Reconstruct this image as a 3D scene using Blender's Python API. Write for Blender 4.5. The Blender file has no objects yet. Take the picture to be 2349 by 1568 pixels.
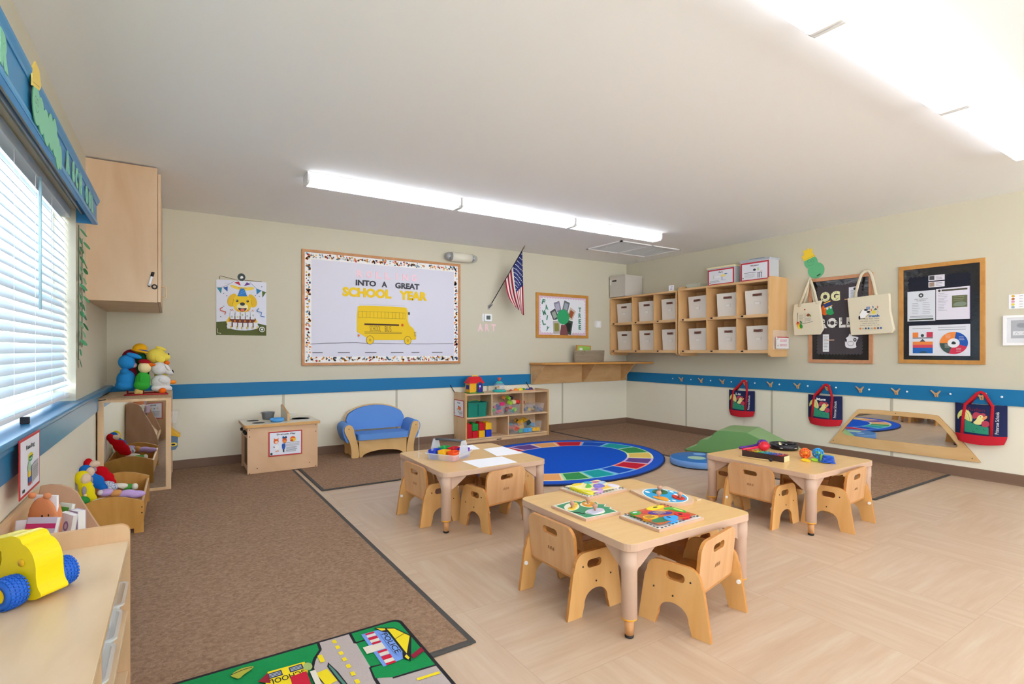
import bpy, bmesh, math, random
from mathutils import Vector, Matrix, Euler
from mathutils.geometry import tessellate_polygon
random.seed(7)
SC = bpy.context.scene
COL = SC.collection
PI = math.pi
R = math.radians
# ---------------------------------------------------------------- camera, world, exposure
EYE = 1.12                       # camera height in metres
camd = bpy.data.cameras.new('camera')
cam = bpy.data.objects.new('camera', camd)
COL.objects.link(cam)
cam.location = (0, 0, EYE)
cam.rotation_euler = (R(90), 0, R(-33.0156))
camd.sensor_width = 36
camd.lens = 36 * 1215 / 2349
camd.shift_y = 19 / 2349
camd.clip_start = .02
SC.camera = cam
vs = SC.view_settings
vs.view_transform = 'Standard'
vs.look = 'None'
vs.exposure = 1.42
vs.gamma = 1
vs.use_curve_mapping = False
W = bpy.data.worlds.new('daylight')
SC.world = W
W.use_nodes = True
wn, wl_ = W.node_tree.nodes, W.node_tree.links
wb = wn['Background']            # pale sky above; brighter glow added below the horizon to lift the ceiling
wtc = wn.new('ShaderNodeTexCoord'); wsp = wn.new('ShaderNodeSeparateXYZ'); wl_.new(wtc.outputs['Generated'], wsp.inputs[0])
wmr = wn.new('ShaderNodeMapRange'); wmr.inputs[1].default_value = -.03; wmr.inputs[2].default_value = .03; wl_.new(wsp.outputs[2], wmr.inputs[0])
wmx = wn.new('ShaderNodeMix'); wmx.data_type = 'RGBA'; wmx.inputs[6].default_value = (1.75, 1.84, 1.92, 1); wmx.inputs[7].default_value = (.80, .92, 1.06, 1)
wl_.new(wmr.outputs[0], wmx.inputs[0]); wl_.new(wmx.outputs[2], wb.inputs[0])
wb.inputs[1].default_value = 3.4
LAMP = 4.6                       # emission of the ceiling diffusers
SC.cycles.max_bounces = 10
SC.cycles.diffuse_bounces = 6
SC.cycles.transparent_max_bounces = 16
SC.cycles.sample_clamp_indirect = 6
SC.cycles.use_denoising = True
# room: x to the right along the back wall, y into the room
XR, YB, XL, YF, H = 5.917, 5.874, -.4525, -3.4, 2.435
LWM = Matrix.Translation((XL, YB, 0)) @ Matrix.Rotation(R(-.66), 4, 'Z') @ Matrix.Translation((-XL, -YB, 0))
XF = Matrix.Identity(4)          # transform applied to whatever is built
# ---------------------------------------------------------------- materials
def lin(h):
    if not isinstance(h, str): return h
    c = [int(h[i:i + 2], 16) / 255 for i in (0, 2, 4)]
    return tuple(x / 12.92 if x <= .04045 else ((x + .055) / 1.055) ** 2.4 for x in c) + (1,)
_m = {}
def C(h, rough=.5, metal=0, bump=0, bs=200, var=0, vscale=(3, 3, 3), h2=None, emit=0, trans=0, name=None, spec=.4, alpha=0):
    key = (h, rough, metal, bump, bs, var, vscale, h2, emit, trans, spec, alpha)
    if key in _m: return _m[key]
    m = bpy.data.materials.new(name or 'paint_' + str(h)); m.use_nodes = True
    nt = m.node_tree; N = nt.nodes; L = nt.links
    b = N['Principled BSDF']
    b.inputs['Base Color'].default_value = lin(h)
    b.inputs['Roughness'].default_value = rough
    b.inputs['Metallic'].default_value = metal
    b.inputs['Specular IOR Level'].default_value = spec
    m.diffuse_color = lin(h)
    if emit:
        b.inputs['Emission Color'].default_value = lin(h); b.inputs['Emission Strength'].default_value = emit
    if bump or var:
        tc = N.new('ShaderNodeTexCoord')
    if var:
        mp = N.new('ShaderNodeMapping'); mp.inputs['Scale'].default_value = vscale
        L.new(tc.outputs['Object'], mp.inputs['Vector'])
        nz = N.new('ShaderNodeTexNoise'); nz.inputs['Scale'].default_value = 1; nz.inputs['Detail'].default_value = 6; nz.inputs['Distortion'].default_value = .6
        L.new(mp.outputs[0], nz.inputs['Vector'])
        rp = N.new('ShaderNodeMapRange'); rp.inputs[1].default_value = .32; rp.inputs[2].default_value = .68
        L.new(nz.outputs['Fac'], rp.inputs[0])
        mx = N.new('ShaderNodeMix'); mx.data_type = 'RGBA'
        a = lin(h); c2 = lin(h2) if h2 else tuple(x * (1 - var) for x in a[:3]) + (1,)
        mx.inputs[6].default_value = a; mx.inputs[7].default_value = c2
        L.new(rp.outputs[0], mx.inputs[0]); L.new(mx.outputs[2], b.inputs['Base Color'])
    if bump:
        n2 = N.new('ShaderNodeTexNoise'); n2.inputs['Scale'].default_value = bs; n2.inputs['Detail'].default_value = 4
        L.new(tc.outputs['Object'], n2.inputs['Vector'])
        bp = N.new('ShaderNodeBump'); bp.inputs['Strength'].default_value = bump; bp.inputs['Distance'].default_value = .004
        L.new(n2.outputs['Fac'], bp.inputs['Height']); L.new(bp.outputs[0], b.inputs['Normal'])
    if trans:      # clear or milky plastic and glass: part of the light goes straight through
        tr = N.new('ShaderNodeBsdfTransparent'); mxs = N.new('ShaderNodeMixShader'); out = N['Material Output']
        mxs.inputs[0].default_value = trans
        tr.inputs[0].default_value = lin(alpha) if alpha else (1, 1, 1, 1)
        L.new(b.outputs[0], mxs.inputs[1]); L.new(tr.outputs[0], mxs.inputs[2]); L.new(mxs.outputs[0], out.inputs[0])
    _m[key] = m
    return m
def wood(h, h2, scale=(1.5, 22, 22), rough=.42, name='maple'):
    return C(h, rough, var=1, h2=h2, vscale=scale, name=name)
MAPLE_X = wood('e3c39b', 'd6b084', (2, 26, 26)); MAPLE_Y = wood('e3c39b', 'd6b084', (26, 2, 26)); MAPLE_Z = wood('e3c39b', 'd3ab80', (22, 22, 2))
EDGE = wood('d9a968', 'cf9a58', (8, 8, 8), name='maple_edge')
CHAIRW = wood('e2b274', 'd49f5c', (9, 9, 2), .38, 'birch'); CHAIRE = wood('c98a48', 'b97a3c', (20, 20, 20), .35, 'birch_edge')
BEDW = wood('cc984e', 'bd873f', (14, 5, 3), .4, 'amber_birch')
WHITE = C('f2f2f2', .5); PAPER = C('f1f1f5', .8); BLACK = C('15151a', .5); DARK = C('2a2320', .5)
BLUE = C('1b74a8', .5, spec=.25, name='blue_paint'); BLUEL = C('2f7eab', .3, name='blue_paint_sill')
RED = C('c41f2c', .5); NAVY = C('16234d', .7); YEL = C('f0c813', .5); GRN = C('2f9e5b', .6); CREAM = C('efe6cf', .8)
# ---------------------------------------------------------------- mesh building
ORG = {}
ZMIN = None                      # things on a carpet end at the carpet's surface
ON = .0095
def V(*a): return Vector(a)
class MB:
    def __init__(s): s.bm = bmesh.new(); s.m = []
    def mi(s, m):
        if m not in s.m: s.m.append(m)
        return s.m.index(m)
    def add(s, vs, fs, m, smooth=False):
        bv = [s.bm.verts.new(v) for v in vs]; i = s.mi(m); out = []
        for f in fs:
            try: q = s.bm.faces.new([bv[k] for k in f])
            except ValueError: continue
            q.material_index = i; q.smooth = smooth; out.append(q)
        return bv
    def box(s, x0, x1, y0, y1, z0, z1, m):
        vs = [(x, y, z) for x in (x0, x1) for y in (y0, y1) for z in (z0, z1)]
        s.add(vs, [(0, 1, 3, 2), (4, 6, 7, 5), (0, 4, 5, 1), (2, 3, 7, 6), (0, 2, 6, 4), (1, 5, 7, 3)], m); return s
    def obox(s, c, size, m, rot=(0, 0, 0)):
        Rm = rot if isinstance(rot, Matrix) else Euler(rot).to_matrix()
        vs = [Vector(c) + Rm @ V(x * size[0] / 2, y * size[1] / 2, z * size[2] / 2) for x in (-1, 1) for y in (-1, 1) for z in (-1, 1)]
        s.add(vs, [(0, 1, 3, 2), (4, 6, 7, 5), (0, 4, 5, 1), (2, 3, 7, 6), (0, 2, 6, 4), (1, 5, 7, 3)], m); return s
    def cyl(s, p0, p1, r0, m, r1=None, n=16, smooth=True):
        return s.tube([p0, p1], [r0, r0 if r1 is None else r1], m, n, smooth=smooth)
    def tube(s, pts, r, m, n=8, closed=False, smooth=True, flat=1, up=None):
        pts = [Vector(p) for p in pts]; k = len(pts)
        rs = r if isinstance(r, (list, tuple)) else [r] * k
        vs = []; prev = None
        for i, p in enumerate(pts):
            if closed: d = pts[(i + 1) % k] - pts[i - 1]
            else: d = pts[min(i + 1, k - 1)] - pts[max(i - 1, 0)]
            d.normalize()
            if prev is None:
                a = Vector(up) if up else (V(0, 0, 1) if abs(d.z) < .9 else V(1, 0, 0))
            else: a = prev
            a = (a - d * a.dot(d)).normalized(); prev = a; b = d.cross(a)
            for j in range(n):
                t = 2 * PI * j / n
                vs.append(p + (a * math.cos(t) * flat + b * math.sin(t)) * rs[i])
        fs = []
        for i in range(k if closed else k - 1):
            i2 = (i + 1) % k
            for j in range(n):
                j2 = (j + 1) % n
                fs.append((i * n + j, i * n + j2, i2 * n + j2, i2 * n + j))
        bv = s.add(vs, fs, m, smooth)
        if not closed:
            i = s.mi(m)
            for base in (0, (k - 1) * n):
                q = s.bm.faces.new([bv[base + j] for j in range(n)]); q.material_index = i
        return s
    def ell(s, c, r, m, rot=(0, 0, 0), seg=18, rings=12):
        if not isinstance(r, (tuple, list)): r = (r, r, r)
        Rm = rot if isinstance(rot, Matrix) else Euler(rot).to_matrix()
        vs = [Vector(c) + Rm @ V(0, 0, r[2])]
        for i in range(1, rings):
            a = PI * i / rings
            for j in range(seg):
                b = 2 * PI * j / seg
                vs.append(Vector(c) + Rm @ V(r[0] * math.sin(a) * math.cos(b), r[1] * math.sin(a) * math.sin(b), r[2] * math.cos(a)))
        vs.append(Vector(c) - Rm @ V(0, 0, r[2]))
        fs = [(0, 1 + j, 1 + (j + 1) % seg) for j in range(seg)]
        for i in range(rings - 2):
            for j in range(seg):
                j2 = (j + 1) % seg; o = 1 + i * seg
                fs.append((o + j, o + seg + j, o + seg + j2, o + j2))
        o = 1 + (rings - 2) * seg
        fs += [(o + j, len(vs) - 1, o + (j + 1) % seg) for j in range(seg)]
        s.add(vs, fs, m, True); return s
    def lathe(s, c, prof, m, n=28, rot=(0, 0, 0), sx=1, sy=1, smooth=True, closed=False):
        Rm = rot if isinstance(rot, Matrix) else Euler(rot).to_matrix(); vs = []; k = len(prof)
        for (r, z) in prof:
            for j in range(n):
                t = 2 * PI * j / n
                vs.append(Vector(c) + Rm @ V(r * math.cos(t) * sx, r * math.sin(t) * sy, z))
        fs = []
        for i in range(k - 1 if not closed else k):
            i2 = (i + 1) % k
            for j in range(n):
                j2 = (j + 1) % n; fs.append((i * n + j, i * n + j2, i2 * n + j2, i2 * n + j))
        bv = s.add(vs, fs, m, smooth)
        if not closed:
            for base, (r, z) in ((0, prof[0]), ((k - 1) * n, prof[-1])):
                if r > 1e-6:
                    q = s.bm.faces.new([bv[base + j] for j in range(n)]); q.material_index = s.mi(m)
        bmesh.ops.remove_doubles(s.bm, verts=[v for v in bv if v.is_valid], dist=1e-6) if any(r < 1e-6 for r, z in prof) else None
        return s
    def prism(s, pts, o, u, v, d, m, holes=(), me=None):
        """outline (with holes) in the plane o + u*x + v*y, pushed along d; me = material of the rim"""
        o, u, v, d = map(Vector, (o, u, v, d)); loops = [pts] + list(holes)
        P3 = [[V(x, y, 0) for x, y in l] for l in loops]
        tris = tessellate_polygon(P3); flat = [p for l in loops for p in l]; n = len(flat)
        vs = [o + u * x + v * y for x, y in flat] + [o + u * x + v * y + d for x, y in flat]
        s_f = [tuple(t) for t in tris] + [tuple(n + k for k in t[::-1]) for t in tris]
        bv = s.add(vs, s_f, m)
        i = s.mi(me or m); b = 0
        for l in loops:
            k = len(l)
            for j in range(k):
                try: q = s.bm.faces.new([bv[b + j], bv[b + (j + 1) % k], bv[n + b + (j + 1) % k], bv[n + b + j]])
                except ValueError: continue
                q.material_index = i
            b += k
        return s
    def face(s, pts, m): s.add(pts, [tuple(range(len(pts)))], m); return s
    def grid(s, f, nu, nv, m, smooth=True, mf=None):
        vs = [f(i / nu, j / nv) for i in range(nu + 1) for j in range(nv + 1)]
        bv = [s.bm.verts.new(v) for v in vs]
        for i in range(nu):
            for j in range(nv):
                a = i * (nv + 1) + j
                q = s.bm.faces.new([bv[a], bv[a + nv + 1], bv[a + nv + 2], bv[a + 1]]); q.smooth = smooth
                q.material_index = s.mi(mf((i + .5) / nu, (j + .5) / nv) if mf else m)
        return s
    def build(s, name, parent=None, bevel=0, seg=2, sub=0, remesh=0, solid=0, soft=False, ang=40, sm=0, org=None):
        me = bpy.data.meshes.new(name); bm = s.bm
        if remesh or bevel or solid: bmesh.ops.remove_doubles(bm, verts=bm.verts, dist=1e-5)
        bm.normal_update()
        if not solid: bmesh.ops.recalc_face_normals(bm, faces=bm.faces)
        for v in bm.verts:
            v.co = XF @ v.co
            if ZMIN is not None and v.co.z < ZMIN: v.co.z = ZMIN
        lo = V(*[min(v.co[i] for v in bm.verts) for i in range(3)]); hi = V(*[max(v.co[i] for v in bm.verts) for i in range(3)])
        c = XF @ Vector(org) if org else V((lo.x + hi.x) / 2, (lo.y + hi.y) / 2, lo.z)
        for v in bm.verts: v.co -= c
        if soft:
            for f in bm.faces: f.smooth = True
        bm.to_mesh(me); bm.free()
        for m in s.m: me.materials.append(m)
        o = bpy.data.objects.new(name, me); COL.objects.link(o)
        ORG[o] = c
        if parent is not None:
            o.parent = parent; o.location = c - ORG[parent]
        else: o.location = c
        if remesh:
            q = o.modifiers.new('blend', 'REMESH'); q.mode = 'VOXEL'; q.voxel_size = remesh; q.use_smooth_shade = True
            q = o.modifiers.new('relax', 'SMOOTH'); q.factor = .5; q.iterations = sm or 6
        if solid:
            q = o.modifiers.new('thickness', 'SOLIDIFY'); q.thickness = solid; q.offset = 0
        if bevel:
            q = o.modifiers.new('bevel', 'BEVEL'); q.width = bevel; q.segments = seg; q.limit_method = 'ANGLE'; q.angle_limit = R(ang); q.harden_normals = False
        if sub:
            q = o.modifiers.new('subdivision', 'SUBSURF'); q.levels = sub; q.render_levels = sub
        return o
def tag(o, label=None, cat=None, group=None, kind=None):
    if label: o['label'] = label
    if cat: o['category'] = cat
    if group: o['group'] = group
    if kind: o['kind'] = kind
    return o
def thing(name, label, cat, loc=(0, 0, 0), group=None):
    o = bpy.data.objects.new(name, None); COL.objects.link(o); o.empty_display_size = .05
    p = XF @ Vector(loc); o.location = p; ORG[o] = p
    return tag(o, label, cat, group)
def solo(name, mb, label, cat, group=None, **k): return tag(mb.build(name, None, **k), label, cat, group)
def struct(name, mb, **k): return tag(mb.build(name, **k), kind='structure')
def dup(root, loc, rz, label, group=None):
    r = root.copy(); COL.objects.link(r); r.location = loc; r.rotation_euler = (0, 0, rz); r['label'] = label
    if group: r['group'] = group
    for ch in root.children:
        c = ch.copy(); COL.objects.link(c); c.parent = r
        for g in ch.children:
            d = g.copy(); COL.objects.link(d); d.parent = c
    return r
def rrect(x0, y0, x1, y1, r, n=5, corners=(1, 1, 1, 1)):
    """rounded rectangle outline, corners bl br tr tl"""
    P = []
    for (cx, cy, a0, k) in ((x0, y0, PI, 0), (x1, y0, 1.5 * PI, 1), (x1, y1, 0, 2), (x0, y1, .5 * PI, 3)):
        if not corners[k]: P.append((cx, cy)); continue
        ox = cx + (r if cx == x0 else -r); oy = cy + (r if cy == y0 else -r)
        for i in range(n + 1):
            a = a0 + .5 * PI * i / n; P.append((ox + r * math.cos(a), oy + r * math.sin(a)))
    return P
def oval(cx, cy, rx, ry, n=28, a=0):
    return [(cx + rx * math.cos(t) * math.cos(a) - ry * math.sin(t) * math.sin(a), cy + rx * math.cos(t) * math.sin(a) + ry * math.sin(t) * math.cos(a)) for t in [2 * PI * i / n for i in range(n)]]
def smooth_poly(P, it=2):
    for _ in range(it):
        Q = []
        for i in range(len(P)):
            a, b = P[i], P[(i + 1) % len(P)]
            Q += [(a[0] * .75 + b[0] * .25, a[1] * .75 + b[1] * .25), (a[0] * .25 + b[0] * .75, a[1] * .25 + b[1] * .75)]
        P = Q
    return P
_tx = {}
def textmesh(s, bold):
    if (s, bold) in _tx: return _tx[(s, bold)]
    cu = bpy.data.curves.new('t', 'FONT'); cu.body = s; cu.size = 1; cu.offset = bold; cu.resolution_u = 3; cu.fill_mode = 'FRONT'
    o = bpy.data.objects.new('t', cu); COL.objects.link(o)
    me = bpy.data.meshes.new_from_object(o)
    vs = [(v.co.x, v.co.y) for v in me.vertices]; fs = [tuple(p.vertices) for p in me.polygons]
    bpy.data.objects.remove(o); bpy.data.curves.remove(cu); bpy.data.meshes.remove(me)
    xs = [v[0] for v in vs]; ys = [v[1] for v in vs]
    x0, x1, y0, y1 = min(xs), max(xs), min(ys), max(ys)
    vs = [((x - x0) / (x1 - x0) - .5, (y - y0) / (y1 - y0) - .5) for x, y in vs]
    _tx[(s, bold)] = (vs, fs); return vs, fs
class Art:
    """printed artwork lying on a surface: flat coloured shapes, each a hair above the one below"""
    def __init__(s, mb, o, u, v, n, eps=.00025):
        s.mb = mb; s.o, s.u, s.v, s.n = map(Vector, (o, u, v, n)); s.k = 1; s.eps = eps
    def P(s, x, y): return s.o + s.u * x + s.v * y + s.n * (s.eps * s.k)
    def poly(s, pts, m):
        tris = tessellate_polygon([[V(x, y, 0) for x, y in pts]])
        s.mb.add([s.P(x, y) for x, y in pts], [tuple(t) for t in tris], m); s.k += 1; return s
    def rect(s, x0, y0, x1, y1, m): return s.poly([(x0, y0), (x1, y0), (x1, y1), (x0, y1)], m)
    def ell(s, x, y, rx, ry, m, a=0, n=22): return s.poly(oval(x, y, rx, ry, n, a), m)
    def blob(s, pts, m, it=2): return s.poly(smooth_poly(pts, it), m)
    def line(s, pts, w, m, asp=1):
        for i in range(len(pts) - 1):
            (x0, y0), (x1, y1) = pts[i], pts[i + 1]
            dx, dy = (x1 - x0), (y1 - y0) / asp; l = math.hypot(dx, dy) or 1; nx, ny = -dy / l * w / 2, dx / l * w / 2 * asp
            s.mb.add([s.P(x0 + nx, y0 + ny), s.P(x1 + nx, y1 + ny), s.P(x1 - nx, y1 - ny), s.P(x0 - nx, y0 - ny)], [(0, 1, 2, 3)], m)
        s.k += 1; return s
    def text(s, t, cx, cy, w, h, m, bold=.02, rot=0):
        vs, fs = textmesh(t, bold); c, q = math.cos(rot), math.sin(rot)
        s.mb.add([s.P(cx + x * w * c - y * h * q, cy + x * w * q + y * h * c) for x, y in vs], fs, m); s.k += 1; return s
    def lines(s, x0, x1, y0, y1, n, m, w=.008, jit=.25):
        for i in range(n):
            y = y1 + (y0 - y1) * (i + .5) / n
            e = x1 - (x1 - x0) * random.uniform(0, jit)
            s.mb.add([s.P(x0, y - w / 2), s.P(e, y - w / 2), s.P(e, y + w / 2), s.P(x0, y + w / 2)], [(0, 1, 2, 3)], m)
        s.k += 1; return s
def letter(name, ch, mat, o, u, v, n, w, h, label, cat='letter', group=None, bold=.06, rot=0, thick=.002):
    """a letter cut out of card"""
    vs, fs = textmesh(ch, bold); mb = MB(); o, u, v, n = map(Vector, (o, u, v, n)); c, q = math.cos(rot), math.sin(rot)
    P = [o + u * (x * w * c - y * h * q) + v * (x * w * q + y * h * c) for x, y in vs]
    mb.add(P, fs, mat)
    bmesh.ops.remove_doubles(mb.bm, verts=mb.bm.verts, dist=1e-6)
    r = bmesh.ops.extrude_face_region(mb.bm, geom=list(mb.bm.faces))
    for e in r['geom']:
        if isinstance(e, bmesh.types.BMVert): e.co += n * thick
    return solo(name, mb, label, cat, group)
# ---------------------------------------------------------------- setting
def floor_material():
    m = bpy.data.materials.new('vinyl_tile'); m.use_nodes = True; nt = m.node_tree; N = nt.nodes; L = nt.links; b = N['Principled BSDF']
    geo = N.new('ShaderNodeNewGeometry'); sp = N.new('ShaderNodeSeparateXYZ'); L.new(geo.outputs['Position'], sp.inputs[0])
    def mth(op, a, bb=None, c=None):
        n = N.new('ShaderNodeMath'); n.operation = op
        for i, x in enumerate((a, bb, c)):
            if x is None: continue
            if isinstance(x, (int, float)): n.inputs[i].default_value = x
            else: L.new(x, n.inputs[i])
        return n.outputs[0]
    S = .6096
    ax = mth('DIVIDE', mth('SUBTRACT', sp.outputs[0], 2.89 - 20 * S), S); ay = mth('DIVIDE', mth('SUBTRACT', sp.outputs[1], .797 - 20 * S), S)
    ix = mth('FLOOR', ax); iy = mth('FLOOR', ay); par = mth('MODULO', mth('ADD', ix, iy), 2)
    def combo(sx, sy):
        c = N.new('ShaderNodeCombineXYZ'); L.new(mth('MULTIPLY', sp.outputs[0], sx), c.inputs[0]); L.new(mth('MULTIPLY', sp.outputs[1], sy), c.inputs[1])
        L.new(mth('ADD', mth('MULTIPLY', ix, 3.7), mth('MULTIPLY', iy, 7.3)), c.inputs[2]); return c.outputs[0]
    mx = N.new('ShaderNodeMix'); mx.data_type = 'VECTOR'; L.new(par, mx.inputs[0]); L.new(combo(2.2, 24), mx.inputs[4]); L.new(combo(24, 2.2), mx.inputs[5])
    nz = N.new('ShaderNodeTexNoise'); nz.inputs['Scale'].default_value = 1; nz.inputs['Detail'].default_value = 7; nz.inputs['Roughness'].default_value = .62; L.new(mx.outputs[1], nz.inputs['Vector'])
    cr = N.new('ShaderNodeValToRGB'); L.new(nz.outputs['Fac'], cr.inputs[0]); e = cr.color_ramp.elements
    e[0].position = .28; e[0].color = lin('b99c81'); e[1].position = .72; e[1].color = lin('c8b59c')
    e.new(.45).color = lin('bfa48a'); e.new(.58).color = lin('c4ab92')
    fx = mth('FRACT', ax); fy = mth('FRACT', ay)
    dx = mth('MINIMUM', fx, mth('SUBTRACT', 1, fx)); dy = mth('MINIMUM', fy, mth('SUBTRACT', 1, fy)); seam = mth('LESS_THAN', mth('MINIMUM', dx, dy), .0022)
    m2 = N.new('ShaderNodeMix'); m2.data_type = 'RGBA'; L.new(mth('MULTIPLY', seam, .4), m2.inputs[0]); L.new(cr.outputs[0], m2.inputs[6]); m2.inputs[7].default_value = lin('9c7f68')
    L.new(m2.outputs[2], b.inputs['Base Color']); b.inputs['Roughness'].default_value = .36; b.inputs['Specular IOR Level'].default_value = .4
    return m
WALL = C('cec8b3', .75, bump=.12, bs=90, name='wall_paint'); WAIN = C('ebe5d1', .5, bump=.06, bs=30, name='wainscot_panel')
CEIL = C('f5f7f8', .9, name='ceiling_paint'); BASE = C('7b5f4c', .6, name='vinyl_base')
struct('floor', MB().box(-.75, XR + .12, YF - .1, YB + .12, -.06, 0, floor_material()))
struct('ceiling', MB().box(-.75, XR + .12, YF - .1, YB + .12, H, H + .06, CEIL))
struct('wall_back', MB().box(XL - .2, XR, YB, YB + .12, 0, H, WALL))
struct('wall_right', MB().box(XR, XR + .12, YF, YB + .12, 0, H, WALL))
wf = MB()
ADDED_FWIN = ((.3, 2.7), (3.3, 5.5))                         # two unseen windows added behind the camera to brighten ceiling and walls
for b in ((-.75, .3), (2.7, 3.3), (5.5, XR)): wf.box(b[0], b[1], YF - .1, YF, 0, H, WALL)
for a, b in ADDED_FWIN: wf.box(a, b, YF - .1, YF, 0, .75, WALL).box(a, b, YF - .1, YF, 2.15, H, WALL)
struct('wall_front', wf)
for i, (a, b) in enumerate(ADDED_FWIN):
    w_ = thing('window_%d' % (i + 2), None, None, ((a + b) / 2, YF - .05, .75)); tag(w_, kind='structure'); f = MB()
    for x in (a, (a + b) / 2 - .02, b - .04): f.box(x, x + .04, YF - .08, YF - .03, .75, 2.15, C('e8efef', .4))
    for z in (.75, 2.11): f.box(a, b, YF - .078, YF - .032, z, z + .04, C('e8efef', .4))
    f.build('window_frame', w_); MB().box(a + .01, b - .01, YF - .057, YF - .053, .76, 2.14, C('ffffff', .02, trans=.93)).build('window_pane', w_)
XF = LWM
WY0, WY1, WZ0, WZ1 = 1.55, 4.17, .80, 1.985           # window opening
wl = MB()
LY0, LY1 = -3.1, -.7                                   # unseen window added behind the camera to brighten right wall and ceiling
for b in ((YF - .2, LY0, 0, H), (LY1, WY0, 0, H), (LY0, LY1, 0, .75), (LY0, LY1, 2.1, H), (WY1, YB, 0, H), (WY0, WY1, 0, WZ0), (WY0, WY1, WZ1, H)): wl.box(XL - .16, XL, *b, WALL)
struct('wall_left', wl)
wr = thing('window_1', None, None, (XL - .14, (WY0 + WY1) / 2, WZ0)); tag(wr, kind='structure')
f = MB(); FW = C('e8efef', .4)
for y in (WY0, (WY0 + WY1) / 2 - .02, WY1 - .04): f.box(XL - .155, XL - .11, y, y + .04, WZ0, WZ1, FW)
for z in (WZ0, WZ0 + .60, WZ1 - .04): f.box(XL - .15, XL - .115, WY0, WY1, z, z + .04, FW)
f.build('window_frame', wr)
MB().box(XL - .136, XL - .132, WY0 + .01, WY1 - .01, WZ0 + .01, WZ1 - .01, C('ffffff', .02, trans=.93)).build('window_pane', wr)
w_ = thing('window_4', None, None, (XL - .1, -1.9, .75)); tag(w_, kind='structure'); f = MB()  # frame and pane of the added window, there only for its light
for y in (LY0, -1.92, LY1 - .04): f.box(XL - .155, XL - .11, y, y + .04, .75, 2.1, FW)
for z in (.75, 2.06): f.box(XL - .15, XL - .115, LY0, LY1, z, z + .04, FW)
f.build('window_frame', w_); MB().box(XL - .136, XL - .132, LY0 + .01, LY1 - .01, .76, 2.09, C('ffffff', .02, trans=.93)).build('window_pane', w_)
struct('trim_1', MB().box(XL - .11, XL + .045, 1.3, YB - .005, .785, .812, BLUEL), bevel=.008, seg=3)
tm = MB().box(XL, XL + .022, YF, YB - .005, .662, .785, BLUEL); tm.box(XL + .022, XL + .032, YF, YB - .005, .765, .785, BLUEL); struct('trim_2', tm)
struct('trim_3', MB().box(XL, XL + .005, YF, YB, .09, .662, WAIN))
struct('baseboard_left', MB().box(XL, XL + .014, YF, YB, 0, .085, BASE), bevel=.004)
XF = Matrix.Identity(4)
struct('trim_4', MB().box(XL, XR, YB - .02, YB, .665, .80, BLUE), bevel=.004)
tr = MB().box(XR - .02, XR, YF, YB - .02, .655, .79, BLUE)
for y in (4.966, 4.66, 4.353, 4.052, 3.736, 3.432, 3.11, 2.817, 2.503, 2.177, 1.845, 1.495, 1.18, .86): tr.lathe((XR - .02, y, .727), [(.0095, 0), (.0085, .003), (0, .004)], C('e6eef4', .5), 12, rot=(0, -PI / 2, 0))
struct('trim_5', tr)
SEAM = C('bdb8a4', .5)
w = MB().box(XL, XR, YB - .005, YB, .09, .665, WAIN)
for x in (1.0, 2.22, 3.44, 4.66): w.box(x - .012, x + .012, YB - .008, YB - .005, .09, .665, SEAM)
struct('trim_6', w)
w = MB().box(XR - .005, XR, YF, YB - .005, .09, .655, WAIN)
for y in (4.75, 3.53, 2.31, 1.09): w.box(XR - .008, XR - .005, y - .012, y + .012, .09, .655, SEAM)
struct('trim_7', w)
def base(p, q, n, name):
    b = MB(); p, q, n = Vector(p), Vector(q), Vector(n)
    L_ = (q - p).length; u = (q - p).normalized()
    b.prism([(0, 0), (.026, 0), (.022, .006), (.012, .012), (.009, .083), (.004, .09), (0, .09)], p, n, V(0, 0, 1), u * L_, BASE)
    return struct(name, b)
base((XL, YB - .005, 0), (XR, YB - .005, 0), (0, -1, 0), 'baseboard_back')
base((XR - .005, YF, 0), (XR - .005, YB, 0), (-1, 0, 0), 'baseboard_right')
# ceiling lights: two rows of three wraparound fixtures and a third row behind the camera
LENS = C('eaf2ff', .5, emit=LAMP, name='lit_diffuser'); LENS2 = C('f2f6ff', .5, emit=LAMP * .4, name='lit_diffuser_side'); HOUS = C('eeeeee', .5)
def fixture(x0, x1, y0, label):
    t = thing('ceiling_light', label, 'ceiling light', ((x0 + x1) / 2, y0 + .08, H), 'wraparound fluorescent ceiling lights')
    w_ = .155
    MB().box(x0, x1, y0, y0 + w_, H - .014, H, HOUS).build('housing', t)
    prof = [(0, 0), (.004, -.048), (.022, -.062), (w_ - .022, -.062), (w_ - .004, -.048), (w_, 0)]
    m = MB(); xa, xb, z_ = x0 + .016, x1 - .016, H - .014
    for (p, q), mm in zip(zip(prof[:-1], prof[1:]), (LENS2, LENS, LENS, LENS, LENS2)): m.face([(xa, y0 + p[0], z_ + p[1]), (xb, y0 + p[0], z_ + p[1]), (xb, y0 + q[0], z_ + q[1]), (xa, y0 + q[0], z_ + q[1])], mm)
    m.build('diffuser', t)
    for xa in (x0, x1 - .016):
        MB().prism([(-.003, 0), (.001, -.050), (.02, -.066), (w_ - .02, -.066), (w_ - .001, -.050), (w_ + .003, 0)], (xa, y0, H - .014), (0, 1, 0), (0, 0, 1), (.016, 0, 0), HOUS).build('end_cap', t)
    return t
cols = ((.86, 2.125), (2.135, 3.40), (3.41, 4.665))
for (a, b), l in zip(cols, ('left one of the three lights in the far row', 'middle light of the far row, above the school year board', 'right one of the far row, beside the ceiling vent')): fixture(a, b, 4.075, 'lit white ceiling light, ' + l)
for (a, b), l in zip(cols, ('light cut off by the photo top edge', 'light, the largest one in the photo', 'light cut off by the photo right edge')): fixture(a, b, .97, 'white ceiling ' + l)
for a, b in cols: fixture(a, b, -2.1, 'white ceiling light in the row behind the camera')
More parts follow.
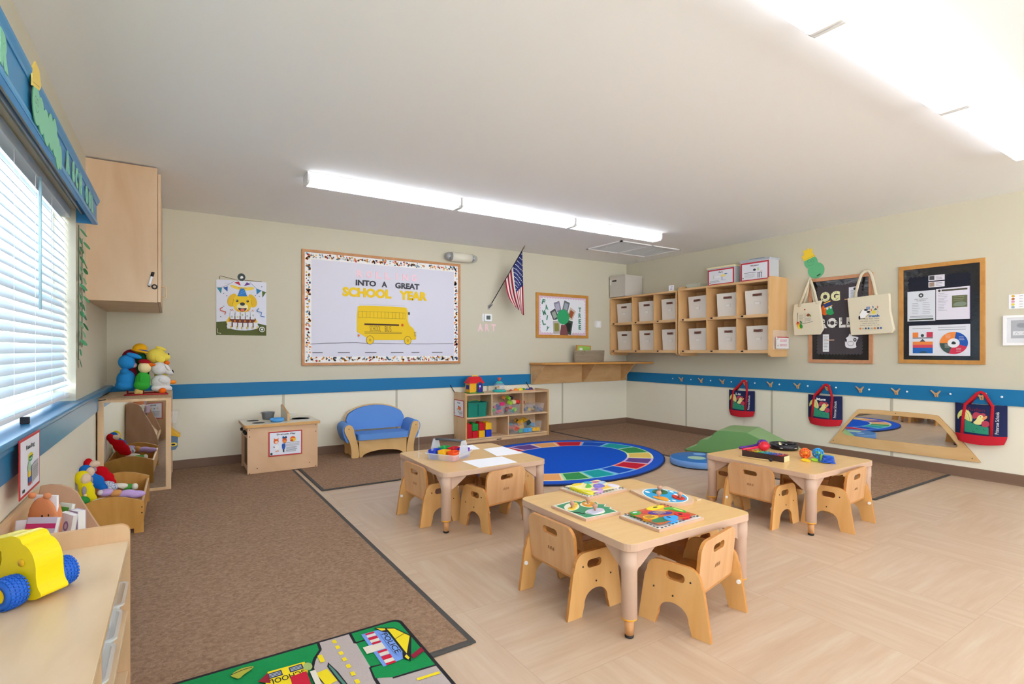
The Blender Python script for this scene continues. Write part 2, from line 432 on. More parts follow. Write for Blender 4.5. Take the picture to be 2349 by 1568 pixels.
g = thing('ceiling_vent', 'white ceiling air vent with slats between the far lights and the corner', 'vent', (5.05, 4.9, H))
gf = MB()
for b in ((4.55, 5.62, 4.60, 4.625), (4.55, 5.62, 5.205, 5.23), (4.55, 4.575, 4.6, 5.23), (5.595, 5.62, 4.6, 5.23), (5.075, 5.095, 4.6, 5.23)): gf.box(*b, H - .012, H, WHITE)
gf.build('frame', g); gs = MB()
for i in range(22): gs.obox((5.085, 4.64 + i * .0265, H - .006), (1.03, .022, .002), C('eceef0', .5), (R(10), 0, 0))
gs.build('slats', g)
# ---------------------------------------------------------------- carpets and rugs
CARP = None
def carpet_mat(h, h2):
    m = C(h, .95, bump=.9, bs=150, var=1, h2=h2, vscale=(60, 60, 60), spec=.1, name='carpet_pile'); return m
CARP = carpet_mat('a5876f', '866953'); BIND = C('4a4643', .8, name='rubber_edging')
def carpet(x0, x1, y0, y1, label, sides):
    t = thing('carpet', label, 'carpet', ((x0 + x1) / 2, (y0 + y1) / 2, 0))
    MB().box(x0, x1, y0, y1, .001, .009, CARP).build('pile', t)
    e = MB(); w_ = .025
    if 'r' in sides: e.box(x1, x1 + w_, y0 - (w_ if 'f' in sides else 0), y1, .001, .0075, BIND)
    if 'l' in sides: e.box(x0 - w_, x0, y0 - (w_ if 'f' in sides else 0), y1, .001, .0075, BIND)
    if 'f' in sides: e.box(x0, x1, y0 - w_, y0, .001, .0075, BIND)
    e.build('edging', t, bevel=.002)
carpet(-.46, .965, 1.80, YB - .04, 'brown carpet along the window wall, under the stove and doll bed', 'rf')
carpet(1.05, 4.395, 4.375, YB - .04, 'brown carpet under the blue sofa and the low toy shelf', 'lf')
carpet(4.45, XR - .04, 1.86, YB - .04, 'brown carpet along the coat hook wall, under the green foam climber', 'lf')
# oval rug
rug = thing('oval_rug', 'blue oval rug ringed with coloured squares, in front of the toy shelf', 'rug', (3.39, 4.3, 0))
rc = (3.395, 4.262); ra, rb, rt = 1.20, .935, R(12)
def rpt(a, k, z=0):  # point of the ring at angle a, k = (semi x, semi y)
    x, y = k[0] * math.cos(a), k[1] * math.sin(a); return (rc[0] + x * math.cos(rt) - y * math.sin(rt), rc[1] + x * math.sin(rt) + y * math.cos(rt), z)
def ring(mb, k0, k1, a0, a1, z, m, n=14):
    p = [rpt(a0 + (a1 - a0) * i / n, k0, z) for i in range(n + 1)]; q = [rpt(a0 + (a1 - a0) * i / n, k1, z) for i in range(n + 1)]
    for i in range(n): mb.face([p[i], p[i + 1], q[i + 1], q[i]], m)
RB = C('1453c4', .95, bump=.5, bs=200, spec=.1); RD = C('1d2c63', .95)
rm = MB().prism([rpt(2 * PI * i / 72, (ra, rb))[:2] for i in range(72)], (0, 0, .010), (1, 0, 0), (0, 1, 0), (0, 0, .008), RB, me=RD)
E1, E2, E3 = (ra - .015, rb - .015), (ra - .12, rb - .115), (.81, .555)
ring(rm, (ra, rb), E1, 0, 2 * PI, .0183, RD, 72); ring(rm, E1, E2, 0, 2 * PI, .0183, C('2458c4', .95, spec=.1), 72)
tints = {'e9a86c': 'f0d9b0', '3a8f52': 'a8d8a0', '1f9ea0': '7cc8e0', '1a50b8': '7fb4ec', 'c02038': 'f09a88', '6a4a8c': 'c8b4e4', 'e4c466': 'f2e8a8'}
o_, g_, t_, b_, r_, p_, y_ = tints
bd = [-132, -117, -101, -86, -70, -54, -35, -12, 12, 33] + [54 + 17.4 * k for k in range(11)]
for i, c_ in enumerate([g_, t_, b_, r_, p_, y_, g_, t_, b_, r_, o_, p_, r_, b_, t_, g_, y_, o_, p_, o_]):
    a0, a1 = R(bd[i]), R(bd[i + 1]); d = .024
    ring(rm, E2, E3, a0, a1, .0184, C(tints[c_], .95, spec=.1))
    ring(rm, (E2[0] - .022, E2[1] - .022), (E3[0] + .022, E3[1] + .022), a0 + d, a1 - d, .0187, C(c_, .95, bump=.5, bs=200, spec=.1))
rm.build('pile', rug)
# town play rug
tr_ = thing('town_rug', 'green and grey play rug with roads and a police station, at the front', 'rug', (.3, 1.4, 0))
tm = MB(); G1 = C('1f8a4c', .95, bump=.6, bs=180, spec=.1, name='green_pile'); GY = C('b5a8a4', .95, bump=.6, bs=180, spec=.1, name='grey_pile'); BK = C('1d1a20', .95); YP = C('e8cf1a', .95); RP = C('c01030', .95); BP = C('7396dc', .95); CP = C('d9cfbf', .95)
tm.prism(rrect(-.085, .2, .80, 2.085, .035), (0, 0, .0095), (1, 0, 0), (0, 1, 0), (0, 0, .007), BK)
A = Art(tm, (0, 0, .0165), (1, 0, 0), (0, 1, 0), (0, 0, 1), .00012)
A.poly(rrect(-.072, .21, .787, 2.072, .03), G1)
A.poly([(.475, 2.073), (.473, 2.02), (.425, 1.93), (.425, 1.86), (.44, 1.21), (.787, 1.21), (.787, 1.705), (.586, 1.742), (.592, 1.816), (.595, 1.998), (.591, 2.073)], GY)
A.line([(.475, 2.073), (.472, 2.022), (.44, 1.975), (.421, 1.92), (.421, 1.88), (.44, 1.80), (.45, 1.5)], .01, BK)
A.line([(.595, 2.073), (.592, 1.996), (.645, 1.998)], .01, BK); A.line([(.66, 1.80), (.592, 1.816), (.584, 1.742), (.586, 1.5)], .011, BK); A.line([(.635, 1.715), (.79, 1.703)], .009, BK)
A.poly([(.586, 1.745), (.592, 1.81), (.70, 1.80), (.787, 1.79), (.787, 1.708), (.635, 1.72)], G1)
A.poly([(.475, 1.925), (.466, 1.90), (.475, 1.80), (.49, 1.70), (.503, 1.72), (.49, 1.85)], BK); A.poly([(.474, 1.91), (.471, 1.895), (.481, 1.80), (.49, 1.74), (.495, 1.76), (.482, 1.87)], C('4f7f70', .95))
for y in (2.048, 2.003, 1.957, 1.911, 1.862, 1.81, 1.76, 1.70): A.rect(.522, y - .012, .536, y + .012, YP)
A.rect(.452, 1.935, .468, 1.985, YP); A.poly([(.424, 1.88), (.462, 1.886), (.475, 1.80), (.436, 1.79)], YP); A.line([(.70, 1.66), (.78, 1.655)], .014, YP)
# police station: front, awning stripes and roof
A.poly([(.628, 2.04), (.71, 2.036), (.72, 1.80), (.63, 1.79)], BP)
for k, (y, h_, c_) in enumerate([(2.03, .013, RP), (2.012, .018, CP), (1.99, .022, RP), (1.97, .02, CP), (1.952, .014, RP), (1.92, .046, CP), (1.885, .014, RP), (1.866, .022, CP), (1.838, .028, RP), (1.815, .022, CP), (1.797, .013, RP)]): A.rect(.642, y - h_ / 2, .676, y + h_ / 2, c_)
A.rect(.605, 1.895, .642, 1.945, CP)
A.poly([(.683, 2.062), (.752, 2.018), (.80 - .012, 1.925), (.722, 1.768), (.705, 1.80), (.716, 1.835), (.723, 1.99), (.703, 2.015)], BK)
A.poly([(.692, 2.052), (.720, 2.03), (.718, 2.018), (.703, 2.02)], YP); A.poly([(.725, 2.025), (.75, 2.01), (.781, 1.925), (.727, 1.82), (.727, 1.995)], YP); A.poly([(.713, 1.805), (.724, 1.815), (.726, 1.79), (.717, 1.78)], YP)
A.line([(.727, 1.935), (.772, 1.955)], .003, BK)
A.rect(.690, 1.835, .718, 2.0, BP); A.text('POLICE', .704, 1.918, .155, .022, BK, .01, rot=-PI / 2)
A.poly([(.735, 1.80), (.787, 1.83), (.787, 1.80), (.735, 1.775)], C('8c1030', .95))
# school house on the left, upside down
A.poly([(.287, 1.973), (.405, 1.967), (.403, 1.905), (.36, 1.80), (.26, 1.80), (.275, 1.95)], YP)
for (x, y) in ((.372, 1.943), (.305, 1.943)): A.rect(x - .022, y - .017, x + .022, y + .017, C('2c3550', .95)); A.lines(x - .018, x + .018, y - .012, y + .012, 3, C('c9d2dc', .95), .003, 0)
A.text('SCHOOL', .338, 1.905, .11, .03, BK, .01, rot=PI); A.poly([(.345, 1.90), (.398, 1.905), (.395, 1.80), (.34, 1.80)], RP); A.poly([(.285, 1.965), (.25, 1.93), (.285, 1.90)], C('8c1828', .95))
A.ell(.408, 1.93, .014, .025, C('9fb26a', .95)); A.blob([(.175, 2.02), (.21, 2.045), (.255, 2.035), (.24, 2.015), (.215, 2.0), (.20, 1.98), (.185, 2.0)], C('a9a83a', .95)); A.line([(.18, 2.02), (.215, 2.03), (.245, 2.03)], .004, BK)
A.rect(.405, 1.80, .425, 1.895, CP); A.line([(.405, 1.895), (.405, 1.8)], .004, BK)
tm.build('pile', tr_)
# ---------------------------------------------------------------- toddler tables and chairs
TOPW = C('dfb87c', .3, var=1, h2='d9af72', vscale=(4, 30, 4), name='table_laminate'); TEDGE = C('c9a78e', .5, name='table_edge_band'); LEGP = C('c4a48e', .45, name='putty_plastic'); LEGT = C('cb9460', .45); RINGY = C('eda72a', .4)
def make_table(label):
    t = thing('toddler_table', label, 'table', (0, 0, 0), 'square toddler tables'); s = .3875; zt = .376
    MB().prism(rrect(-s, -s, s, s, .045), (0, 0, zt - .032), (1, 0, 0), (0, 1, 0), (0, 0, .032), TOPW, me=TEDGE).build('tabletop', t, bevel=.004, ang=60)
    for sx in (-1, 1):
        for sy in (-1, 1):
            x, y = sx * (s - .04), sy * (s - .04); L_ = MB()
            L_.lathe((x, y, 0), [(.026, .075), (.031, .08), (.031, .26), (.034, .27), (.034, zt - .033)], LEGP, 24)
            for (dx, dy) in ((-sx, 0), (0, -sy)):
                L_.prism([(0, zt - .034), (.115, zt - .034), (.11, zt - .046), (.03, zt - .105), (0, zt - .12)], (x + (-.012 if dy else 0) + dx * .02, y + (-.012 if dx else 0) + dy * .02, 0), (dx, dy, 0), (0, 0, 1), (.024 if dy else 0, .024 if dx else 0, 0), LEGP)
            lo = L_.build('leg', t)
            MB().lathe((x, y, 0), [(.0165, .012), (.019, .078)], LEGT, 20).build('extension', lo)
            MB().lathe((x, y, 0), [(.028, .072), (.031, .075), (.031, .08), (.028, .083)], RINGY, 24).build('ring', lo)
            MB().lathe((x, y, 0), [(.014, 0), (.0175, .002), (.0175, .010), (.014, .012)], BLACK, 16).build('foot_cap', lo)
    return t
t1 = make_table('square toddler table nearest the camera, holding four wooden puzzles'); t1.location = (1.866, 1.828, 0); t1.rotation_euler = (0, 0, R(-1))
dup(t1, (1.788, 3.292, 0), R(-1), 'square toddler table holding a craft caddy and white paper')
dup(t1, (3.622, 2.055, 0), R(0), 'square toddler table holding a xylophone and other toy instruments')
CHAIRB = wood('d9ab7c', 'c99566', (8, 14, 1.5), .38, 'laminated_birch')
def make_chair(label, bh=.222):
    t = thing('toddler_chair', label, 'chair', (0, 0, 0), 'wooden toddler chairs')
    outer = [(-.158, 0), (-.128, .19)] + [(-.118 + .055 - .055 * math.cos(a), .212 + .055 * math.sin(a)) for a in [PI / 2 * i / 5 for i in range(6)]]
    outer += [(.118 - .055 + .055 * math.sin(a), .212 + .055 * math.cos(a)) for a in [PI / 2 * i / 5 for i in range(6)]] + [(.128, .19), (.158, 0), (.080, 0), (.072, .03)]
    outer += [(.067 * math.cos(a), .045 + .062 * math.sin(a) ** .85) for a in [PI * i / 14 for i in range(15)]] + [(-.072, .03), (-.080, 0)]
    slot = rrect(-.05, .198, .03, .232, .015, 4)
    for sy in (-1, 1):
        y = sy * .172
        sp = MB().prism(outer, (0, y - .008, 0), (1, 0, 0), (0, 0, 1), (0, .016, 0), CHAIRW, holes=[slot], me=CHAIRE)
        p = sp.build('side_panel', t, bevel=.0035, ang=50)
        for (x, z) in ((.085, .15), (.0, .135), (-.075, .21)): MB().lathe((x, y + sy * .0085, z), [(.0042, -.001), (.0036, .0012), (0, .0014)], DARK, 10, rot=(-sy * PI / 2, 0, 0)).build('bolt', p)
        MB().cyl((-.125, y - sy * .008, .125), (-.125, y - sy * .015, .125), .009, WHITE, n=14).build('dowel_end', p)
    MB().box(-.095, .125, -.163, .163, .148, .162, CHAIRE).build('seat', t, bevel=.004)
    bk = MB(); hl = rrect(-.05, bh - .067, .05, bh - .036, .015, 4)
    lean = V(-.10, 0, 1).normalized()
    bk.prism(rrect(-.162, 0, .162, bh, .05, 6, (0, 0, 1, 1)), (-.078, 0, .148), (0, 1, 0), lean, (-.016, 0, 0), CHAIRB, holes=[hl], me=CHAIRE)
    b = bk.build('backrest', t, bevel=.005, ang=50)
    mk = MB(); Am = Art(mk, (-.0945, 0, .148), (0, -1, 0), lean, (-1, 0, 0), .0002)
    for x in (-.017, 0, .017): Am.line([(x - .007, .085), (x - .003, .10), (x - .001, .085), (x + .003, .102), (x + .006, .086)], .0018, C('8a5a2a', .7))
    mk.build('engraved_mark', b)
    MB().box(.100, .112, -.164, .164, .10, .148, CHAIRE).build('front_rail', t, bevel=.003)
    return t
c1 = make_chair('wooden toddler chair at the left side of the nearest puzzle table')
c1.location = (1.535, 1.885, 0); c1.rotation_euler = (0, 0, R(1))
G_ = 'wooden toddler chairs'; low = []     # the chairs pushed right under a table are the low backed size
for x, y, a, l in (
    (1.875, 1.468, 102, 'wooden toddler chair at the front side of the nearest puzzle table'),
    (2.17, 1.82, 180, 'wooden toddler chair at the right side of the nearest puzzle table, mostly under the top'),
    (1.90, 2.155, -90, 'wooden toddler chair at the far side of the nearest puzzle table'),
    (1.475, 3.295, 3.5, 'wooden toddler chair at the left side of the craft caddy table'),
    (1.79, 2.95, 99, 'wooden toddler chair at the front of the craft caddy table'),
    (2.11, 3.333, 181, 'wooden toddler chair at the right side of the craft caddy table'),
    (1.81, 3.675, -90, 'wooden toddler chair at the far side of the craft caddy table'),
    (3.305, 2.06, 0, 'wooden toddler chair at the left of the instrument table, its whole back showing'),
    (3.66, 1.735, 95, 'wooden toddler chair at the front right of the instrument table'),
    (4.0, 2.065, 180, 'wooden toddler chair at the far right of the instrument table'),
    (3.60, 2.405, -90, 'wooden toddler chair at the far left side of the instrument table')):
    if a in (180, 181, -90):
        if not low:
            low.append(make_chair(l, .185)); low[0].location = (x, y, 0); low[0].rotation_euler = (0, 0, R(a))
        else: dup(low[0], (x, y, 0), R(a), l, G_)
    else: dup(c1, (x, y, 0), R(a), l, G_)
# ---------------------------------------------------------------- wooden puzzles on the nearest table
ZT = .3765
PZ = wood('e2c4a0', 'd2b08a', (20, 20, 20), name='puzzle_board'); KNOB = C('c4937a', .45, name='wood_knob')
def puzzle(label, c, a, outline, deco, sw, sh):
    global XF
    t = thing('peg_puzzle', label, 'puzzle', (c[0], c[1], ZT), 'wooden puzzles')
    XF = Matrix.Translation((c[0], c[1], ZT)) @ Matrix.Rotation(a, 4, 'Z') @ Matrix.Diagonal((sw, sh, 1, 1))
    mb = MB(); mb.prism(outline, (0, 0, 0), (1, 0, 0), (0, 1, 0), (0, 0, .011), PZ, me=C('c9a48c', .6)); 
    A = Art(mb, (0, 0, .011), (1, 0, 0), (0, 1, 0), (0, 0, 1)); pieces = deco(A)
    mb.build('board', t)
    for (kind, pts, h, m, kn, art) in pieces:
        p = MB().prism(pts, (0, 0, .0115), (1, 0, 0), (0, 1, 0), (0, 0, h), m)
        if art: art(Art(p, (0, 0, .0115 + h), (1, 0, 0), (0, 1, 0), (0, 0, 1)))
        po = p.build(kind, t)
        if kn: MB().lathe((kn[0], kn[1], .0115 + h), [(.006, 0), (.0055, .008), (.011, .014), (.0125, .021), (.009, .028), (0, .030)], KNOB, 18).build('knob', po)
    XF = Matrix.Identity(4)
def st(P, n=2): return smooth_poly(P, n)
# 1 green animal peg puzzle (left)
def d1(A):
    A.poly([(x * .93, y * .93) for x, y in o1], C('f2efdc', .5)); A.poly([(x * .88, y * .88) for x, y in o1], C('2f8a5c', .5))
    for (x, y, rx, ry, a) in ((-.055, .055, .07, .035, .5), (.05, .035, .05, .04, 0), (-.01, -.055, .06, .035, 0)): A.ell(x, y, rx, ry, C('efe8d0', .5), a)
    A.line([(-.115, -.01), (-.09, -.03), (-.095, -.05), (-.075, -.045)], .008, BLACK)
    return [('puzzle_piece', st([(-.11, .03), (-.09, .045), (-.05, .05), (0, .09), (.015, .08), (-.02, .045), (-.06, .025), (-.085, .01)]), .005, C('ecc23c', .5), (-.075, .035), lambda a: [a.ell(x, y, .008, .005, C('b98a1e', .5)) for x, y in ((-.05, .045), (-.02, .06), (-.09, .03))]),
            ('puzzle_piece', st([(.01, .03), (.03, .07), (.08, .07), (.1, .04), (.07, 0), (.04, .005), (.02, .01)]), .005, C('dc9420', .5), (.05, .04), lambda a: a.ell(.045, .04, .016, .014, C('f0d9a8', .5))),
            ('puzzle_piece', st([(-.07, -.06), (-.05, -.03), (0, -.025), (.05, -.035), (.055, -.065), (0, -.08), (-.05, -.085)]), .005, C('c9c4d4', .5), (-.005, -.05), lambda a: a.ell(.02, -.06, .012, .008, C('e8c4c4', .5)))]
o1 = [(-.135, -.105), (.105, -.115), (.112, -.06), (.135, -.05), (.115, -.02), (.15, 0), (.118, .025), (.14, .055), (.10, .07), (.10, .11), (.06, .10), (.03, .135), (-.135, .12)]
# 2 ocean peg puzzle (right)
def d2(A):
    P = oval(-.01, 0, .12, .088, 30); A.poly([(x * 1.06, y * 1.06) for x, y in P], C('f4f4ee', .5)); A.poly(P, C('1f9fd4', .5))
    for (x, y, r) in ((-.08, .05, .013), (-.05, .064, .01), (.0, .055, .012), (.07, -.04, .014), (.085, -.015, .01), (-.08, -.05, .012), (.02, -.068, .012), (.075, .03, .01)): A.ell(x, y, r * 1.4, r * .8, C('e8f6fb', .5))
    return [('puzzle_piece', st([(-.10, -.0), (-.085, .04), (-.05, .045), (-.02, .02), (-.03, -.02), (-.07, -.035)]), .005, C('2c6a3c', .5), (-.06, .005), lambda a: a.ell(-.06, .005, .02, .018, C('1c4426', .5))),
            ('puzzle_piece', st([(.0, -.055), (.035, -.025), (.07, -.03), (.09, -.05), (.06, -.065), (.03, -.075), (.0, -.075)]), .005, C('e79a26', .5), (.02, -.052), None),
            ('puzzle_piece', st([(.0, .03), (.03, .035), (.05, .055), (.085, .05), (.09, .02), (.06, .005), (.035, .01)]), .005, C('d62f1c', .5), (.062, .032), lambda a: a.ell(.062, .03, .014, .01, C('8c1408', .5)))]
o2 = [(-.15, .105), (-.15, -.105), (-.02, -.105)] + [(.03 + .108 * math.sin(t), -.105 * math.cos(t)) for t in [PI * i / 10 for i in range(1, 10)]] + [(.02, .105)]
def sq(s): return [(-s, -s), (s, -s), (s, s), (-s, s)]
def dash(A, s, m):
    for k in range(-5, 6):
        for sx in (-1, 1): A.rect(k * s / 5.6 - .006, sx * s - .004, k * s / 5.6 + .006, sx * s + .004, m); A.rect(sx * s - .004, k * s / 5.6 - .006, sx * s + .004, k * s / 5.6 + .006, m)
# 3 dinosaur chunky puzzle (near)
def d3(A):
    A.poly(sq(.118), C('eceae4', .5)); dash(A, .111, C('26252c', .6)); A.poly(sq(.103), C('c4622a', .5)); A.ell(-.05, -.06, .05, .03, C('217a52', .5)); A.ell(.04, .05, .05, .035, C('e2a03c', .5)); A.ell(-.03, .06, .03, .02, C('c83c3c', .5))
    h = .014
    return [('puzzle_piece', st([(-.025, -.035), (.005, -.05), (.03, -.06), (.01, -.095), (-.04, -.105), (-.045, -.07)]), h, C('2f9be0', .4), None, lambda a: a.ell(-.015, -.06, .006, .012, NAVY)),
            ('puzzle_piece', st([(-.1, .0), (-.085, .02), (-.045, .015), (-.03, -.02), (-.055, -.035), (-.085, -.03)]), h, C('edb41c', .4), None, lambda a: a.lines(-.09, -.05, -.025, .01, 4, BLACK, .004, .3)),
            ('puzzle_piece', st([(-.04, .045), (.0, .05), (.03, .01), (.05, -.02), (.02, -.03), (.0, -.01), (-.04, .02)]), h, C('4b2a92', .4), None, lambda a: a.lines(-.02, .03, -.01, .035, 4, C('e8c860', .5), .004, .2)),
            ('puzzle_piece', st([(.0, .10), (.05, .105), (.095, .085), (.07, .06), (.02, .06), (-.01, .075)]), h, C('efd61e', .4), None, lambda a: a.ell(.04, .082, .012, .008, C('4a3a10', .5))),
            ('puzzle_piece', st([(.06, .055), (.1, .045), (.105, -.04), (.085, -.06), (.07, -.03), (.075, .02), (.05, .03)]), h, C('47a832', .4), None, lambda a: a.ell(.088, -.01, .007, .03, C('c8e86c', .5))),
            ('puzzle_piece', st([(.035, -.035), (.06, -.02), (.085, -.07), (.075, -.1), (.045, -.105), (.03, -.075)]), h, C('d8262c', .4), None, lambda a: a.ell(.05, -.06, .008, .012, C('3a0608', .5))),
            ('puzzle_piece', st([(-.1, .095), (-.05, .1), (-.05, .065), (-.075, .05), (-.1, .06)]), h, C('3f9c38', .4), None, lambda a: a.ell(-.075, .08, .012, .007, C('d4dfe4', .5)))]
# 4 farm chunky puzzle (far)
def d4(A):
    A.poly(sq(.118), C('ece6da', .5)); dash(A, .111, C('26252c', .6)); A.poly(sq(.103), C('efe2a4', .5)); A.ell(.03, -.05, .05, .03, C('efc23c', .5)); A.ell(.06, .07, .03, .02, C('c46a8c', .5))
    h = .014
    return [('puzzle_piece', st([(-.105, .06), (-.09, .075), (-.085, -.02), (-.06, -.095), (-.09, -.1), (-.105, -.02)]), h, C('e2d81e', .4), None, lambda a: a.ell(-.09, 0, .004, .04, C('f4ee70', .5))),
            ('puzzle_piece', st([(-.07, .10), (-.02, .105), (-.01, .08), (-.04, .065), (-.07, .07)]), h, C('e9cc1a', .4), None, None),
            ('puzzle_piece', st([(-.055, .0), (-.02, .035), (.01, .07), (.0, .02), (-.025, -.02)]), h, C('5cbc3c', .4), None, None),
            ('puzzle_piece', st([(.0, .10), (.04, .105), (.045, .06), (.015, .05)]), h, C('26a8c4', .4), None, None),
            ('puzzle_piece', st([(-.01, -.01), (.02, .03), (.055, .015), (.05, -.04), (.01, -.055), (-.015, -.035)]), h, C('7a6ed0', .4), None, lambda a: a.ell(.02, -.01, .014, .01, C('9c92e4', .5))),
            ('puzzle_piece', st([(.055, .045), (.1, .065), (.105, .03), (.08, .005), (.055, .01)]), h, C('9cb4d4', .4), None, lambda a: a.ell(.08, .035, .016, .012, C('c8dcec', .5))),
            ('puzzle_piece', st([(-.055, -.045), (-.02, -.04), (.0, -.07), (-.01, -.1), (-.05, -.1)]), h, C('c89ad0', .4), None, lambda a: a.ell(-.03, -.065, .012, .01, C('3a2a3c', .5))),
            ('puzzle_piece', st([(.06, -.03), (.1, -.02), (.105, -.09), (.07, -.1), (.055, -.06)]), h, C('e4dcec', .4), None, None)]
# ---------------------------------------------------------------- craft caddy, papers, instruments
PUZZ = [('green wooden peg puzzle of zoo animals, at the left of the nearest table', (1.632, 1.868), R(1), o1, d1, .83, 1.08), ('blue ocean peg puzzle with a rounded end, at the right of the table', (2.105, 1.815), R(-105), o2, d2, 1.06, 1.08),
        ('chunky dinosaur puzzle with bright pieces, nearest on the table', (1.825, 1.60), R(1), sq(.124), d3, 1.17, .91), ('chunky farm puzzle in yellow and purple, farthest on the nearest table', (1.893, 2.12), R(2), sq(.124), d4, 1.15, .89)]
for l, c, a, o, d, sx, sy in PUZZ: puzzle(l, c, a, o, d, sx, sy)
solo('puzzle_piece', MB().prism([(x * .9, y * .9) for x, y in oval(0, 0, .02, .008)], (2.21, 1.70, ZT), (1, 0, 0), (0, 1, 0), (0, 0, .006), PZ), 'small loose wooden puzzle peg at the right edge of the nearest table', 'puzzle piece')
ZB = .3765
# craft caddy on the middle table
def local(o, a): return Matrix.Translation(o) @ Matrix.Rotation(a, 4, 'Z')
CL = C('e9eef4', .25, trans=.55, name='frosted_plastic'); CLR = C('f2f5f8', .15, trans=.82, name='clear_plastic')
XF = local((1.635, 3.315, ZB), R(-59)) @ Matrix.Scale(1.1, 4)
t = thing('craft_caddy', 'clear plastic craft caddy with grey handle, filled with coloured bins', 'caddy')
def tray(mb, x0, x1, y0, y1, h, m, z0=0, th=.003, rim=.008, taper=.01):
    o = rrect(x0 + taper, y0 + taper, x1 - taper, y1 - taper, .018); q = rrect(x0, y0, x1, y1, .02); n = len(o)
    vs = [(x, y, z0) for x, y in o] + [(x, y, z0 + h) for x, y in q] + [(x, y, z0 + h) for x, y in rrect(x0 - rim, y0 - rim, x1 + rim, y1 + rim, .024)] + [(x, y, z0 + h - .005) for x, y in rrect(x0 - rim, y0 - rim, x1 + rim, y1 + rim, .024)]
    fs = [tuple(range(n))] + [(k * n + j, k * n + (j + 1) % n, (k + 1) * n + (j + 1) % n, (k + 1) * n + j) for k in range(3) for j in range(n)]
    mb.add(vs, fs, m); return mb
b = MB(); tray(b, -.108, .108, -.105, .105, .040, CL); b.build('tray', t)
hd = MB()
for sx in (-1, 1): hd.prism([(-.06, .02), (-.045, .07), (-.025, .115), (.025, .115), (.045, .07), (.06, .02)], (sx * .104, 0, 0), (0, 1, 0), (0, 0, 1), (.004, 0, 0), CL)
hd.build('side_wall', t); MB().cyl((-.10, 0, .112), (.10, 0, .112), .008, C('5a5e64', .5)).build('handle', t)
for k, (x, y, c_) in enumerate([(-.070, -.056, '1d3fc0'), (0, -.056, 'f0b81c'), (.070, -.056, 'f0581c'), (-.070, .056, '2fb45a'), (0, .056, 'd42434'), (.070, .056, '6a24b4')]):
    m_ = C(c_, .4); b = MB(); tray(b, x - .032, x + .032, y - .042, y + .042, .052, m_, .003, rim=.001, taper=.006); b.build('bin', t)
XF = Matrix.Identity(4)
for P, l in (([(1.655, 3.161), (1.653, 2.925), (1.948, 2.93), (1.963, 3.151)], 'white sheet of paper nearest the front edge of the caddy table'),
             ([(1.938, 3.178), (1.992, 3.464), (2.170, 3.472), (2.160, 3.171)], 'white sheet of paper at the right edge of the caddy table'),
             ([(1.75, 3.50), (1.78, 3.66), (2.01, 3.665), (1.972, 3.478)], 'white sheet of paper half hidden behind the craft caddy')):
    solo('paper_sheet', MB().prism(P, (0, 0, ZB), (1, 0, 0), (0, 1, 0), (0, 0, .0008), C('f6f7fc', .8)), l, 'paper', 'white paper sheets on the caddy table')
b = MB(); b.cyl((1.455, 3.42, ZB), (1.455, 3.42, ZB + .255), .0016, CL, n=8)
for a in (0, 2.1, 4.2): b.tube([(1.455, 3.42, ZB + .04), (1.455 + .025 * math.cos(a), 3.42 + .025 * math.sin(a), ZB + .025), (1.455 + .03 * math.cos(a), 3.42 + .03 * math.sin(a), ZB)], .0012, CL, 6)
solo('wire_stand', b, 'thin white wire stand upright beside the craft caddy', 'stand')
# instruments on the right table
XF = local((3.447, 2.108, ZB), R(95.5))
t = thing('xylophone', 'small toy xylophone with eight rainbow bars on a dark box', 'xylophone')
DW = C('3c2722', .5, name='dark_walnut')
MB().box(-.145, .145, -.037, .037, 0, .038, DW).box(-.1465, -.145, -.037, .037, 0, .038, C('e3cf9c', .5)).box(.145, .1465, -.037, .037, 0, .038, C('e3cf9c', .5)).build('sound_box', t, bevel=.0015)
for i, c_ in enumerate(['b8262c', '7a3f9c', '1f5fc4', '2196c4', '1fae8c', 'd8d31c', 'ee7a1c', 'd8301c']):
    x = -.122 + i * .0345; hl = .055 - .0025 * i
    p = MB().box(x - .0135, x + .0135, -hl + .01, hl - .01, .0395, .0425, C(c_, .3, metal=.3)).build('bar', t, bevel=.001)
    for y in (-.024, .024): MB().lathe((x, y, .0425), [(.003, 0), (.003, .002), (0, .003)], BLACK, 10).build('pin', p)
XF = Matrix.Identity(4)
t = thing('mallet', 'thin wooden mallet with a black head, in front of the xylophone', 'mallet', (3.36, 2.15, ZB))
MB().cyl((3.348, 2.24, ZB + .004), (3.375, 2.04, ZB + .008), .0028, C('dcc08c', .5), n=10).build('stick', t)
b = MB(); b.ell((3.378, 2.025, ZB + .011), (.011, .011, .011), BLACK); b.build('head', t)
def maraca(p, q, c_, hc, label):
    p, q = Vector(p), Vector(q); t = thing('maraca', label, 'maraca', (q.x, q.y, ZB), 'toy maracas'); d = (q - p).normalized(); rot = V(0, 0, 1).rotation_difference(d).to_matrix()
    MB().lathe(p, [(0, -.003), (.009, .0), (.010, .012), (.0075, .03), (.0085, (q - p).length - .02)], C(hc, .25), 18, rot=rot).build('handle', t)
    MB().lathe(q, [(0, .042), (.018, .037), (.031, .022), (.036, .0), (.031, -.02), (.018, -.034), (.009, -.04), (0, -.041)], C(c_, .2), 26, rot=rot).build('head', t)
maraca((3.545, 2.345, ZB + .011), (3.683, 2.262, ZB + .0375), 'd01c34', 'd41f48', 'shiny red maraca lying behind the xylophone')
maraca((3.60, 2.405, ZB + .011), (3.755, 2.318, ZB + .0375), '5a2a90', '5a2a90', 'purple maraca mostly hidden behind the red one')
t = thing('tambourine', 'black tambourine lying at the back of the instrument table', 'tambourine', (3.90, 2.235, ZB))
MB().lathe((3.90, 2.235, ZB), [(.094, 0), (.098, .002), (.098, .042), (.090, .042), (.090, .002)], C('161218', .25), 44, closed=True).build('frame', t)
